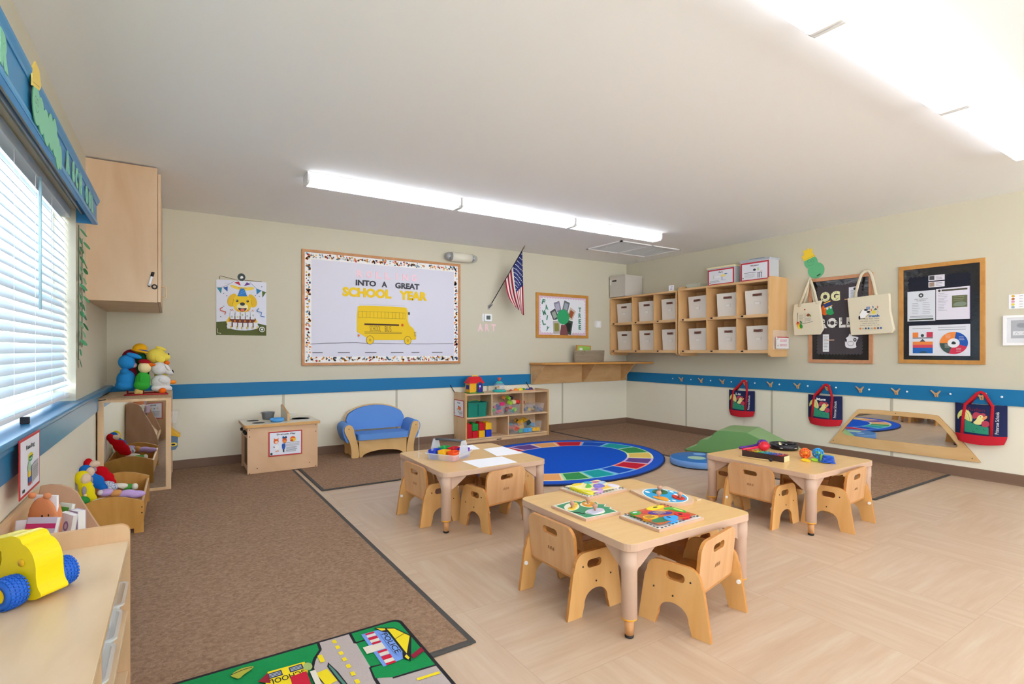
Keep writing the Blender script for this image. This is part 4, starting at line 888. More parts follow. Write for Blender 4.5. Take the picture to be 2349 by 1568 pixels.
def ba1(A): A.rect(-.5, .15, .5, .3, C('c82a6c', .5)); A.rect(-.5, .0, -.1, .15, C('e88a2c', .5)); [A.ell(x, y, .04, .04, C('3a3048', .5)) for x in (-.3, 0, .3) for y in (-.1, -.25, -.4)]
book('book with pink stripe leaning at the left front of the rack', (-.375, 2.47, .475), (.10, .02, .11), (-18, 0, -30), 'c8bcd0', ba1)
book('small white book standing behind the pink striped one', (-.415, 2.50, .47), (.07, .02, .10), (-10, 0, -20), 'd8d2dc')
def ba2(A): A.rect(-.35, -.05, .3, .4, C('5aa83c', .5)); A.ell(0, .1, .15, .1, C('e8c83c', .5)); A.ell(-.1, -.3, .12, .08, BLACK)
book('green animal picture book behind the orange plush book', (-.352, 2.78, .43), (.07, .012, .14), (-12, 0, -50), 'e4ece0', ba2)
book('dark grey book lying behind the orange plush book', (-.335, 2.72, .415), (.10, .012, .10), (-14, 0, -45), '6c6c74')
def ba3(A): A.ell(.05, -.1, .2, .25, C('9c7cb0', .5)); A.ell(.05, -.1, .1, .14, C('d4c4dc', .5))
book('half open lilac board book at the right end of the rack', (-.300, 2.70, .445), (.055, .03, .085), (0, 0, -55), 'c4b0cc', ba3)
book('second leaf of board books leaning on the lilac one', (-.325, 2.66, .45), (.055, .02, .08), (0, 12, -40), 'e6e4ea', ba3)
# ---------------------------------------------------------------- signs
def sign(label, o, u, v, n, w_, h_, title, deco, edge='bf2a2c', tb=(.5, .86, .6, .09), cat='sign', name='area_sign'):
    u, v, n, o = Vector(u), Vector(v), Vector(n), Vector(o)
    mb = MB().prism([(0, 0), (w_, 0), (w_, h_), (0, h_)], o, u, v, n * .003, C(edge, .5)); A = Art(mb, o + n * .003, u * w_, v * h_, n)
    b = .045; A.rect(b * min(1, h_ / w_), b * min(1, w_ / h_), 1 - b * min(1, h_ / w_), 1 - b * min(1, w_ / h_), C('e6e8f2', .5))
    if title: A.text(title, *tb, C('202428', .6), .03)
    deco(A); return solo(name, mb, label, cat)
INK = C('565a62', .7); OG_ = C('ec7a24', .6)
def deco_read(A):
    A.ell(.5, .62, .13, .07, C('e8d820', .6)); A.ell(.5, .585, .10, .05, C('3a9a5c', .6)); A.rect(.40, .62, .62, .635, NAVY); A.ell(.46, .585, .018, .014, WHITE); A.ell(.54, .585, .018, .014, WHITE); A.ell(.42, .45, .08, .10, C('a8c8a8', .6)); A.ell(.42, .33, .07, .06, C('e8c420', .6)); A.rect(.36, .18, .50, .28, C('3a5fa8', .6)); A.ell(.43, .16, .07, .03, C('c8382c', .6))
    A.poly([(.52, .45), (.88, .50), (.88, .20), (.52, .12)], C('b4b4b8', .6)); A.lines(.55, .86, .17, .42, 8, INK, .006); A.ell(.14, .12, .04, .03, C('2a4038', .6))
XF = LWM
sign('red edged Reading sign with a green caterpillar, hung below the window', (XL + .047, 2.53, .583), (0, 1, 0), (0, 0, 1), (1, 0, 0), .325, .215, 'Reading', deco_read, tb=(.5, .80, .42, .10))
# ---------------------------------------------------------------- near shelf unit with yellow car
NX0, NX1, NY0, NY1 = XL + .022, XL + .390, .92, 2.19
t = thing('toy_shelf', 'low maple toy shelf in the bottom left corner, under the yellow car', 'shelf', (XL + .2, 1.55, 0))
SHW = wood('e0c4a0', 'd2b38c', (8, 2.5, 8), .35, 'shelf_top_maple'); SHV = wood('d4b08a', 'c49e76', (14, 14, 2), .4, 'shelf_side')
for y in (NY0, NY1 - .02): MB().prism(rrect(NX0, 0, NX1, .545, .028, 5, (0, 0, 1, 1)), (0, y, 0), (1, 0, 0), (0, 0, 1), (0, .02, 0), SHV, me=C('cf9f6c', .4)).build('side_panel', t, bevel=.006, seg=3, ang=50)
MB().box(NX0, NX1 - .004, NY0 + .02, NY1 - .02, .473, .490, SHW).build('top', t, bevel=.002)
MB().box(NX0, NX0 + .012, NY0 + .02, NY1 - .02, .02, .53, SHV).build('back_panel', t)
for z in (.045, .245): MB().box(NX0 + .012, NX1 - .006, NY0 + .02, NY1 - .02, z, z + .016, SHW).build('shelf', t, bevel=.002)
MB().box(NX0 + .012, NX1 - .008, 1.455, 1.471, .061, .473, SHV).build('divider', t, bevel=.001)
MB().box(NX1 - .03, NX1 - .018, NY0 + .02, NY1 - .02, .0, .045, SHV).build('kick_board', t)
for i, (y, c_, l, it) in enumerate(((1.99, 'a06850', 'clear plastic bin at the far end of the near shelf', 'b06a50'), (1.775, 'c03848', 'clear plastic bin with red and blue toys, middle of the near shelf', 'c83a48'), (1.571, 'e87a3c', 'clear plastic bin with orange toys in the near shelf', 'e8743c'))):
    t = thing('clear_bin', l, 'bin', (NX1 - .15, y, .261), 'clear bins in the near shelf'); b = MB(); tray(b, NX0 + .03, NX1 - .005, y - .09, y + .09, .125, CL, .262, taper=.02); b.build('bin', t)
    rnd = random.Random(i + 5)
    for k in range(4): MB().ell((NX1 - .075 - .06 * (k % 2), y - .035 + .055 * (k // 2), .295 + .02 * (k % 2)), (.028, .026, .024), C(it if k != 2 else '2a50a8' if i == 1 else it, .5)).build('toy', t)
def deco_m(A):
    for i, c_ in enumerate(('e87a3c', '2a6ab0', 'e8d44c', '2a6ab0', 'd83a3c', 'e8873c')): A.ell(.2 + .12 * i, .66 - .03 * (i % 2), .03, .03, C(c_, .6))
    A.rect(.1, .44, .62, .46, BLACK); A.lines(.12, .7, .2, .4, 4, INK, .012); A.ell(.7, .22, .03, .03, BLACK); A.ell(.82, .26, .03, .03, BLACK)
sign('red edged sign on the far end of the near shelf, seen in the mirror', (NX1 - .07, NY1 + .001, .27), (-1, 0, 0), (0, 0, 1), (0, 1, 0), .27, .20, 'Manipulatives', deco_m, tb=(.5, .84, .5, .09))
XF = Matrix.Identity(4)
# yellow toy car, front to the right
cm = C('f2d60a', .35, name='yellow_plastic'); wm = C('1f62c8', .5, name='blue_rubber')
ZMIN = None
XF = local((-.279, 1.794, .4905), R(-43.4))
t = thing('toy_car', 'yellow plastic toy car with chunky blue wheels on the near shelf', 'toy car', (0, 0, 0))
prof = [(.062, .018), (.066, .028), (.052, .042), (.046, .07), (.046, .10), (.034, .132), (.012, .152), (-.004, .155), (-.012, .172), (-.045, .176), (-.075, .166), (-.13, .165), (-.17, .14), (-.20, .10), (-.215, .05), (-.21, .015), (-.12, .008), (.03, .008)]
win = [(-.125, .07), (-.105, .125), (-.08, .14), (-.078, .10), (-.10, .075)]
MB().prism(smooth_poly(prof, 2), (0, -.034, 0), (.84, 0, 0), (0, 0, .94), (0, .068, 0), cm, holes=[smooth_poly(win, 1)]).build('body', t, bevel=.011, seg=4, ang=35)
MB().box(-.115, -.058, -.012, .012, .055, .14, C('1c3cae', .4)).build('cab_lining', t)
MB().lathe((-.005, -.0345, .10), [(.010, 0), (.009, .0015), (0, .002)], C('e8b41c', .4), 20, rot=(PI / 2, 0, 0)).build('headlamp_boss', t)
for x in (-.006, -.140):
    for sy in (-1, 1):
        c_ = V(x, sy * .062, .0385); Rm = Euler((-sy * PI / 2, 0, 0)).to_matrix(); wv = MB()
        wv.lathe(c_, [(.019, .010), (.019, .024), (.030, .025), (.036, .017), (.0385, .0), (.036, -.017), (.028, -.024), (.010, -.024), (.010, .010)], wm, 40, rot=Rm, closed=True)
        for i in range(26):
            for k in range(5):
                a = 2 * PI * (i + .5 * (k % 2)) / 26; zz = -.018 + .009 * k; rr = .0385 - 7 * zz * zz
                wv.obox(c_ + Rm @ V((rr + .0004) * math.cos(a), (rr + .0004) * math.sin(a), zz), (.003, .0055, .0055), wm, Rm @ Matrix.Rotation(a, 3, 'Z'))
        w_ = wv.build('wheel', t); MB().lathe(c_, [(.0185, .012), (.0185, .021), (.0155, .021), (.0145, .015), (.006, .013), (0, .013)], cm, 24, rot=Rm).build('hub', w_)
        MB().cyl((x, 0, .0385), (x, sy * .06, .0385), .006, cm, n=12).build('axle', t)
XF = Matrix.Identity(4)
# ================================================================ back wall
ZMIN = ON
# play stove
SV = wood('dfb893', 'd3a981', (3, 26, 3), .45, 'stove_maple'); T_ = C('ddd6c4', .4)
t = thing('play_stove', 'toy stove and sink unit with a Dramatic Play sign, by the back wall', 'play stove', (.9, 5.47, 0))
MB().box(.595, 1.20, 5.252, 5.27, 0, .425, SV).build('front_panel', t, bevel=.003)
MB().box(1.182, 1.20, 5.27, 5.70, 0, .425, SV).box(.595, 1.182, 5.682, 5.70, 0, .425, SV).box(.60, 1.182, 5.27, 5.682, .03, .045, SV).build('carcass', t)
kr = MB().box(.597, .612, 5.27, 5.682, .325, .425, SV).build('knob_rail', t, bevel=.002)
for y in (5.31, 5.37, 5.43, 5.62): MB().lathe((.597, y, .372), [(.016, 0), (.016, .012), (.012, .020), (0, .020)], BLACK, 16, rot=(0, -PI / 2, 0)).build('knob', kr)
MB().box(.62, 1.182, 5.28, 5.68, .045, .30, C('6b4a30', .6)).build('oven_box', t)
tp = MB().prism(rrect(.570, 5.232, 1.222, 5.715, .02), (0, 0, .425), (1, 0, 0), (0, 1, 0), (0, 0, .026), T_, me=EDGE).build('top', t, bevel=.006, seg=3)
for x, y in ((.675, 5.56), (.70, 5.37), (.84, 5.60), (.86, 5.38)): MB().lathe((x, y, .4512), [(.052, 0), (.052, .002), (.046, .003), (0, .003)], C('2b2624', .5), 28).build('burner', t)
MB().prism([(0, 0), (.36, 0), (.355, .05)] + [(.33 + .025 * math.cos(a), .055 + .02 * math.sin(a)) for a in [PI / 2 * i / 4 for i in range(1, 5)]] + [(.05, .125), (.0, .128)], (.945, 5.70, .451), (0, -1, 0), (0, 0, 1), (.020, 0, 0), T_, me=EDGE).build('divider_panel', t, bevel=.004)
sk = MB().lathe((1.085, 5.47, .4515), [(.092, .001), (.094, .004), (.088, .005), (.080, .003)], C('dcdce0', .3, metal=1, name='steel'), 36).lathe((1.085, 5.47, .4515), [(.080, .003), (.06, .0015), (0, .001)], C('b8b8be', .3, metal=1), 36); sk.build('sink', t)
MB().tube([(1.0, 5.60, .451), (1.0, 5.60, .485), (1.005, 5.595, .495), (1.05, 5.55, .497), (1.056, 5.542, .488)], .006, WHITE, 10).build('faucet', t)
MB().box(.966, .974, 5.40, 5.42, .47, .49, C('b02424', .5)).build('red_tap', t)
for x, z in ((.612, .405), (1.183, .41), (.612, .345), (1.183, .35), (.675, .055), (1.125, .06), (.612, .015), (1.183, .02)): MB().lathe((x, 5.252, z), [(.0045, -.001), (.004, .0015), (0, .0015)], DARK, 10, rot=(PI / 2, 0, 0)).build('screw', t)
def deco_dp(A):
    A.ell(.22, .60, .075, .10, C('e8642c', .6)); A.poly([(.15, .66), (.16, .74), (.20, .69)], OG_); A.poly([(.25, .69), (.29, .75), (.29, .66)], OG_); A.ell(.23, .57, .045, .05, C('f4d8b4', .6)); A.line([(.17, .35), (.15, .40)], .03, C('6a2a20', .6)); A.ell(.24, .36, .06, .10, WHITE); A.line([(.20, .18), (.26, .22), (.30, .20)], .03, OG_)
    A.ell(.47, .62, .065, .11, C('e0561c', .6)); A.ell(.47, .58, .045, .05, C('f0902c', .6)); A.rect(.40, .70, .54, .745, C('20304c', .6)); A.blob([(.39, .74), (.42, .80), (.52, .80), (.55, .74)], C('2a58a4', .6)); A.ell(.47, .775, .018, .02, C('e8e8a0', .6)); A.blob([(.38, .45), (.42, .50), (.50, .48), (.48, .25), (.40, .25)], C('2457b0', .6)); A.rect(.42, .14, .46, .27, C('1c2028', .6))
    A.ell(.72, .64, .085, .10, C('f0c02c', .6)); A.blob([(.62, .64), (.66, .76), (.76, .77), (.81, .66), (.72, .70)], C('e8601c', .6)); A.ell(.68, .60, .05, .04, C('c84a1c', .6)); A.line([(.45, .51), (.92, .53)], .01, BLACK)
    A.poly([(.50, .47), (.91, .49), (.91, .38), (.50, .36)], C('c8c8d0', .6)); A.lines(.51, .86, .14, .34, 5, INK, .012); A.ell(.08, .11, .035, .05, C('2a4038', .6))
sign('red edged Dramatic Play sign on the front of the toy stove', (.768, 5.2495, .150), (1, 0, 0), (0, 0, 1), (0, -1, 0), .290, .225, 'Dramatic Play', deco_dp, tb=(.52, .87, .56, .085))
PM = C('85888c', .35, metal=.5)
t = thing('toy_pot', 'grey toy saucepan on the back of the play stove', 'pot', (.815, 5.62, .455))
MB().lathe((.815, 5.60, .4545), [(0, 0), (.047, 0), (.05, .004), (.060, .062), (.064, .066), (.060, .066), (.052, .06), (.045, .006), (0, .006)], PM, 30).build('body', t); MB().obox((.752, 5.60, .515), (.02, .022, .004), PM, (0, -.3, 0)).build('lip_handle', t)
t = thing('toy_pan', 'light blue toy frying pan at the front of the play stove', 'pan', (.86, 5.37, .455))
PB = C('4f9ddc', .4); MB().lathe((.862, 5.37, .4545), [(0, 0), (.052, 0), (.056, .004), (.060, .03), (.056, .03), (.050, .006), (0, .006)], PB, 30).build('body', t); MB().ell((.812, 5.335, .480), (.022, .016, .012), PB).build('handle', t)
# blue sofa
SW = wood('deb67c', 'd2a666', (4, 4, 4), .4, 'sofa_maple'); SF = C('5e8fd4', .8, bump=.25, bs=260, name='blue_vinyl')
XF = local((1.91, 5.43, 0), R(-3))
t = thing('toddler_sofa', 'small blue cushioned sofa with flared maple arms, by the back wall', 'sofa', (0, .18, 0))
def arm_prof(s): return [(s * a, b) for a, b in smooth_poly([(.245, 0), (.335, 0), (.33, .08), (.345, .17), (.385, .25), (.405, .30), (.39, .345), (.35, .355), (.315, .335), (.30, .26), (.265, .14)], 2)]
for s_ in (-1, 1):
    ap = MB().prism([(x, max(z, 0)) for x, z in arm_prof(s_)], (0, 0, 0), (1, 0, 0), (0, 0, 1), (0, .02, 0), SW).build('arm_panel', t, bevel=.005)
    MB().lathe((s_ * .358, 0, .312), [(.005, -.001), (.0045, .0015), (0, .0015)], DARK, 12, rot=(PI / 2, 0, 0)).build('bolt', ap)
    MB().prism([(x, max(z, 0)) for x, z in arm_prof(s_)], (0, .30, 0), (1, 0, 0), (0, 0, 1), (0, .018, 0), SW).build('rear_arm_panel', t, bevel=.004)
    cu = MB().prism([(s_ * a, b) for a, b in smooth_poly([(.275, .20), (.30, .315), (.335, .362), (.385, .362), (.42, .32), (.41, .25), (.375, .165), (.35, .165), (.355, .25), (.35, .30), (.325, .29), (.31, .22)], 2)], (0, .022, 0), (1, 0, 0), (0, 0, 1), (0, .275, 0), SF).build('arm_cushion', t, bevel=.008)
fr = [(-.25, 0), (-.255, .19), (.255, .19), (.25, 0), (.235, 0)] + [(.22 * math.cos(a), .012 + .062 * math.sin(a)) for a in [PI * i / 14 for i in range(15)]] + [(-.235, 0)]
MB().prism(fr, (0, .004, 0), (1, 0, 0), (0, 0, 1), (0, .018, 0), SW).build('front_panel', t, bevel=.003)
for s_ in (-1, 1): MB().prism([(.02, 0), (.30, 0), (.30, .19), (.02, .19)], (s_ * .285, 0, 0), (0, 1, 0), (0, 0, 1), (s_ * .014, 0, 0), SW).build('side_panel', t)
MB().box(-.275, .275, .02, .30, .175, .19, SW).build('seat_board', t)
MB().prism(rrect(-.270, -.028, .270, .26, .025), (0, 0, .19), (1, 0, 0), (0, 1, -.02), V(0, 0, .062), SF).build('seat_cushion', t, bevel=.014, seg=4)
bp = [(-.285, .262), (.285, .262)] + [(.33 * math.cos(a) * (1 if abs(math.cos(a)) < .95 else .97), .36 + .155 * math.sin(a)) for a in [PI * i / 20 for i in range(21)]]
MB().prism(bp, (0, .235, 0), (1, 0, 0), V(0, .14, 1), (0, .05, 0), SF).build('back_cushion', t, bevel=.02, seg=4)
MB().prism([(x * 1.03, z * 1.02) for x, z in bp], (0, .289, 0), (1, 0, 0), V(0, .14, 1), (0, .016, 0), SW).build('back_panel', t, bevel=.004)
XF = Matrix.Identity(4)
# low toy shelf on the back wall
t = thing('toy_shelf', 'low maple storage shelf full of bins and blocks, in front of the back wall', 'shelf', (3.58, 5.7, 0))
SM = wood('e0c09a', 'd2ae84', (3, 20, 20), .42, 'toy_shelf_maple'); SMV = wood('dcba92', 'cfab80', (18, 18, 2.5), .42, 'toy_shelf_side')
y0, y1 = 5.565, 5.862
for x in (2.958, 4.172): MB().prism(rrect(y0, 0, y1, .610, .02, 4, (0, 0, 1, 1)), (x, 0, 0), (0, 1, 0), (0, 0, 1), (.022, 0, 0), SMV, me=EDGE).build('side_panel', t, bevel=.005, ang=50)
MB().box(2.98, 4.172, y0 + .006, y1, .578, .597, SM).build('top', t, bevel=.002); MB().box(2.98, 4.172, y1 - .012, y1, .02, .578, SMV).build('back_panel', t)
for z in (.045, .297): MB().box(2.98, 4.172, y0 + .006, y1 - .012, z, z + .018, SM).build('shelf', t, bevel=.002)
for x, z in ((3.322, .315), (3.782, .315), (3.562, .063)): MB().box(x, x + .016, y0 + .01, y1 - .012, z, z + (.263 if z > .2 else .234), SMV).build('divider', t, bevel=.001)
MB().box(2.98, 4.172, y0 + .014, y0 + .026, .0, .042, SM).build('kick_board', t); MB().box(3.40, 3.47, y0 + .012, y0 + .014, .018, .027, BLACK).build('maker_plate', t)
for (y, z) in ((5.60, .57), (5.83, .575), (5.83, .05), (5.62, .03)): MB().lathe((2.958, y, z), [(.004, -.001), (.004, .001), (0, .001)], DARK, 10, rot=(0, -PI / 2, 0)).build('screw', t)
for x, l in ((2.90, 'black strap tying the left of the low shelf to the wall'), (4.03, 'black strap tying the right of the low shelf to the wall')): solo('wall_strap', MB().tube([(x, 5.852, .695), (x + .012, 5.845, .67), (x + .05, 5.835, .605)], .005, BLACK, 6), l, 'strap')
def deco_bl(A):
    A.ell(.48, .58, .07, .07, C('e0602c', .6)); A.blob([(.38, .45), (.45, .56), (.60, .64), (.72, .60), (.74, .44), (.60, .40)], C('e8702c', .6)); A.ell(.34, .44, .04, .08, C('a8b49c', .6)); A.ell(.46, .62, .03, .04, C('2a2018', .6)); A.line([(.42, .40), (.92, .37)], .012, C('3a4a5c', .6)); A.poly([(.5, .35), (.92, .33), (.92, .20), (.5, .20)], C('d0d0d6', .6)); A.lines(.55, .9, .1, .3, 5, INK, .01); A.ell(.47, .30, .03, .05, C('5a6a2c', .6)); A.ell(.1, .2, .02, .03, BLACK)
sign('red edged Blocks sign on the left end of the low shelf', (2.955, 5.845, .315), (0, -1, 0), (0, 0, 1), (-1, 0, 0), .245, .205, 'Blocks', deco_bl, tb=(.5, .83, .3, .08))
ZMIN = None
# toys on the shelf top
t = thing('toy_house', 'yellow toy house with red roof on the low toy shelf', 'toy house', (3.14, 5.68, .597))
hx0, hx1, hy0, hy1, hz = 3.045, 3.245, 5.62, 5.76, .597; YH = C('f2b422', .35); RH = C('d41820', .35)
b = MB().box(hx0 + .008, hx1 - .008, hy0 + .01, hy1 - .01, hz + .012, hz + .125, YH); A = Art(b, (hx0 + .008, hy0 + .01, hz + .012), (hx1 - hx0 - .016, 0, 0), (0, 0, .113), (0, -1, 0)); A.ell(.75, .10, .06, .08, C('4f9c3c', .5)); A.ell(.9, .08, .07, .07, C('4f9c3c', .5)); A.ell(.5, .08, .08, .09, C('5aa83c', .5)); A.ell(.3, .45, .03, .05, OG_); A.ell(.9, .6, .03, .05, OG_); b.build('walls', t, bevel=.003)
MB().box(hx0, hx1, hy0, hy1, hz, hz + .014, C('3f8c30', .5)).build('grass_base', t, bevel=.004)
b = MB(); zz = hz + .122
b.add([(hx0 - .008, hy0 - .006, zz), (hx1 + .008, hy0 - .006, zz), (hx1 + .008, hy1 + .006, zz), (hx0 - .008, hy1 + .006, zz), (hx0 + .03, hy0 + .05, zz + .078), (hx1 - .025, hy0 + .05, zz + .078), (hx1 - .025, hy1 - .05, zz + .078), (hx0 + .03, hy1 - .05, zz + .078)], [(0, 1, 5, 4), (1, 2, 6, 5), (2, 3, 7, 6), (3, 0, 4, 7), (4, 5, 6, 7), (3, 2, 1, 0)], RH); b.build('roof', t, bevel=.004)
MB().tube([(3.115, 5.69, zz + .075), (3.12, 5.69, zz + .090), (3.19, 5.69, zz + .090), (3.195, 5.69, zz + .075)], .008, C('f0c44a', .4), 10).build('handle', t)
arch = [(-.036, 0), (.036, 0)] + [(.036 * math.cos(a), .085 + .036 * math.sin(a)) for a in [PI * i / 12 for i in range(13)]]
d_ = MB().prism([(x * 1.2, z * 1.06) for x, z in arch], (3.185, hy0 + .011, hz + .01), (1, 0, 0), (0, 0, 1), (0, -.012, 0), C('1f5a40', .4)).prism([(x * .92, z * .98) for x, z in arch], (3.185, hy0 - .001, hz + .012), (1, 0, 0), (0, 0, 1), (0, -.003, 0), C('20248c', .4)); A = Art(d_, (3.185, hy0 - .004, hz), (1, 0, 0), (0, 0, 1), (0, -1, 0)); A.ell(.0, .085, .012, .014, C('dfe6f0', .4)); A.ell(-.006, .06, .008, .010, C('d42a4c', .4)); d_.build('door', t, bevel=.001)
MB().box(hx0 + .004, hx0 + .009, 5.65, 5.72, hz + .05, hz + .10, C('20248c', .4)).build('window', t)
t = thing('popper_top', 'clear spinning top toy with turquoise base and red plunger', 'toy', (3.50, 5.68, .597)); TQ = C('2bb8b0', .35)
MB().lathe((3.50, 5.68, .597), [(0, 0), (.078, 0), (.086, .008), (.086, .02), (.076, .028), (0, .028)], TQ, 32).build('base', t)
MB().lathe((3.50, 5.68, .597), [(.074, .028), (.074, .06), (.066, .09), (.045, .112)], CLR, 32).build('dome', t)
MB().lathe((3.50, 5.68, .597), [(.046, .108), (.045, .116), (.025, .130), (.010, .136), (0, .136)], TQ, 28).build('cap', t)
MB().lathe((3.50, 5.68, .597), [(.011, .136), (.013, .150), (.025, .172), (.024, .178), (0, .180)], C('e8543c', .35), 24).build('plunger', t)
for i, c_ in enumerate(('2a58b0', 'd83a2c', '3a3430', 'e8b03c', 'f0f0e8')): a = i * 1.26; MB().ell((3.50 + .045 * math.cos(a), 5.68 + .045 * math.sin(a), .643 + .012 * (i % 2)), .014, C(c_, .4)).build('bead', t)
t = thing('animal_puzzle', 'flat wooden puzzle with coloured humps, right end of the shelf top', 'puzzle', (3.83, 5.68, .597))
MB().box(3.64, 4.03, 5.64, 5.71, .597, .605, C('d9a07c', .5)).build('board', t)
for x, r, c_ in ((3.67, .018, 'b8402c'), (3.745, .034, 'f08c1c'), (3.82, .036, 'e8d41c'), (3.87, .028, '3a8c3c'), (3.92, .022, '3a58b0'), (3.98, .036, '3f2c6c')): MB().ell((x, 5.675, .605), (r, .02, r * .9), C(c_, .5)).build('hump', t)
# bins and blocks in the shelf
def bin_(name, label, x0, x1, z, h, m, items, y0_=5.585, y1_=5.80, group='clear bins in the low toy shelf', rim=.006):
    t = thing(name, label, 'bin', ((x0 + x1) / 2, 5.69, z), group); b = MB(); tray(b, x0, x1, y0_, y1_, h, m, z + .0005, rim=rim); b.build('tub', t)
    for (x, y, zz, s, c_, rot) in items: MB().obox((x, y, z + zz), (s, s, s * .8), C(c_, .45), rot).build('toy_brick', t, bevel=.003)
    return t
t = bin_('storage_bin', 'dark green bin at the upper left of the low toy shelf', 3.0, 3.275, .315, .175, C('12806a', .4), [], group=None, rim=.012)
MB().box(3.140, 3.146, 5.580, 5.584, .33, .47, C('0c5a4a', .5)).build('front_groove', t); MB().tube([(3.03, 5.62, .505), (3.06, 5.62, .515), (3.13, 5.66, .520), (3.20, 5.64, .500)], .004, C('b8b83c', .5), 6).build('green_string', t)
rnd = random.Random(3)
def items(n, x0, x1, z0, z1, cols, s=.04, ya=5.60, yb=5.74):
    return [(rnd.uniform(x0, x1), rnd.uniform(ya, yb), rnd.uniform(z0, z1), s * rnd.uniform(.8, 1.15), cols[i % len(cols)], (rnd.uniform(-.5, .5), rnd.uniform(-.5, .5), rnd.uniform(0, 3))) for i in range(n)]
bin_('clear_bin', 'clear bin with a pink latch, left of the upper middle compartment', 3.345, 3.535, .315, .155, CLR, items(10, 3.38, 3.50, .03, .11, ['5ab85a', 'e85a3c', '2a3c8c', 'e8d83c', 'c83a6c']))
solo('latch_clip', MB().box(3.445, 3.515, 5.575, 5.5835, .435, .475, C('d8246c', .4)), 'bright pink latch on the clear bin in the low shelf', 'latch', bevel=.002)
bin_('clear_bin', 'rounded clear bin heaped with soft blocks in the upper middle compartment', 3.565, 3.765, .315, .12, CLR, items(8, 3.60, 3.73, .03, .09, ['2a8ca0', '3a58a0', '9cc864', 'c8543c'], .048) + [(3.62, 5.62, .145, .05, 'a4d83c', (.3, .2, .4)), (3.68, 5.63, .15, .05, 'ecd8a8', (.2, -.2, .1)), (3.74, 5.63, .15, .052, 'e0241c', (.1, .3, .7)), (3.63, 5.68, .20, .052, '8cd43c', (.2, .5, .4)), (3.57 + .02, 5.72, .20, .05, 'c8742c', (.4, .2, 1)), (3.70, 5.72, .20, .045, '40245c', (.2, .2, .3))])
bin_('clear_bin', 'small clear bin left in the upper right compartment', 3.81, 3.955, .315, .105, CLR, items(5, 3.84, 3.93, .03, .06, ['7c8088', '545a64', 'd8b45c'], .035) + [(3.825, 5.64, .14, .045, 'b81c2c', (.2, .3, .6))])
bin_('clear_bin', 'small clear bin right in the upper right compartment', 3.985, 4.14, .315, .11, CLR, items(5, 4.01, 4.11, .03, .07, ['5a5c74', '6c7080', 'e4dca4'], .04))
bin_('clear_bin', 'large clear bin of number blocks at the lower right of the low shelf', 3.60, 4.10, .063, .135, CLR, [(3.76, 5.61, .035, .06, '6ab48c', (0, 0, .05)), (3.84, 5.61, .035, .06, '4ca8e0', (0, 0, 0)), (3.905, 5.61, .035, .058, '5cb0e8', (0, 0, .03)), (3.97, 5.61, .035, .056, 'e8b43c', (0, 0, 0)), (4.03, 5.61, .035, .056, 'ecbc40', (0, 0, 0))] + items(9, 3.66, 4.04, .07, .10, ['2f7a5c', '3f8ca8', 'd86450', '4c9cd0', 'd8a83c'], .06) + items(7, 3.64, 4.05, .12, .155, ['e0a824', 'e8b42c', '2a3a34', 'e0b030'], .055))
for i, (x, z, c_, l) in enumerate(((3.022, .113, 'c41420', 'red block at the far left bottom'), (3.105, .106, 'cc1824', 'red block second from left in the bottom layer'), (3.197, .106, 'f2b818', 'yellow block in the bottom layer'), (3.290, .106, '1438c0', 'blue block in the bottom layer'), (3.105, .193, '1f8c3c', 'green block on top of the second red one'), (3.197, .193, 'cc1420', 'red block on top of the yellow one'), (3.290, .193, 'f4bc1c', 'yellow block on top of the blue one'))):
    xw = .043 if i else .038; m_ = C(c_, .35); zz = z if i else .150; hh = .042 if i else .085
    t = thing('toy_block', 'large ' + l + ', low toy shelf', 'block', (x, 5.66, zz - hh), 'big bricks in the low toy shelf')
    MB().box(x - xw + .003, x + xw - .001, 5.588, 5.74, zz - hh, zz + hh - .002, m_).build('brick', t, bevel=.003)
    if z > .15 or not i:
        for yy in (5.63, 5.70): MB().cyl((x, yy, zz + hh - .003), (x, yy, zz + hh + .011), .021, m_, n=16).build('stud', t)
# ---- things on the back wall
def framed(mb, x0, x1, z0, z1, w_, d, m, wall='b'):
    if wall == 'b': o, u, n = V(0, YB, 0), V(1, 0, 0), V(0, -1, 0)
    else: o, u, n = V(XR, 0, 0), V(0, 1, 0), V(-1, 0, 0)
    mb.prism([(x0, z0), (x1, z0), (x1, z1), (x0, z1)], o, u, V(0, 0, 1), n * d, m, holes=[[(x0 + w_, z0 + w_), (x1 - w_, z0 + w_), (x1 - w_, z1 - w_), (x0 + w_, z1 - w_)]]); return mb
OAK = wood('c88f5c', 'b97e4a', (12, 12, 12), .4, 'oak_frame')
LB = C('dcdbe8', .7, name='board_paper')
t = thing('bulletin_board', 'large white bulletin board with a yellow school bus on the back wall', 'bulletin board', (2.11, YB, .96))
framed(MB(), 1.178, 3.042, .958, 2.185, .028, .022, OAK).build('frame', t, bevel=.002)
b = MB().box(1.206, 3.014, YB - .010, YB, .986, 2.157, LB); A = Art(b, (0, YB - .010, 0), (1, 0, 0), (0, 0, 1), (0, -1, 0))
for r in ((1.207, 2.085, 3.013, 2.156), (1.207, .987, 3.013, 1.052), (1.207, .987, 1.275, 2.156), (2.955, .987, 3.013, 2.156)): A.rect(*r, C('f2f0ee', .7))
rnd = random.Random(11); cl = [C(c, .7) for c in ('e8873c', 'e89a3c', 'c83a3c', '3a3c5c', '8ab4c8', 'd89a54', '4a7c94', 'e8b44c', 'c4c8cc')]
def scat(x0, x1, z0, z1, n):
    for _ in range(n):
        x, z, r = rnd.uniform(x0, x1), rnd.uniform(z0, z1), rnd.uniform(.006, .016); A.poly([(x + r * rnd.uniform(.5, 1.1) * math.cos(a), z + r * rnd.uniform(.5, 1.1) * math.sin(a)) for a in [2 * PI * k / 7 for k in range(7)]], rnd.choice(cl)); A.k -= 1
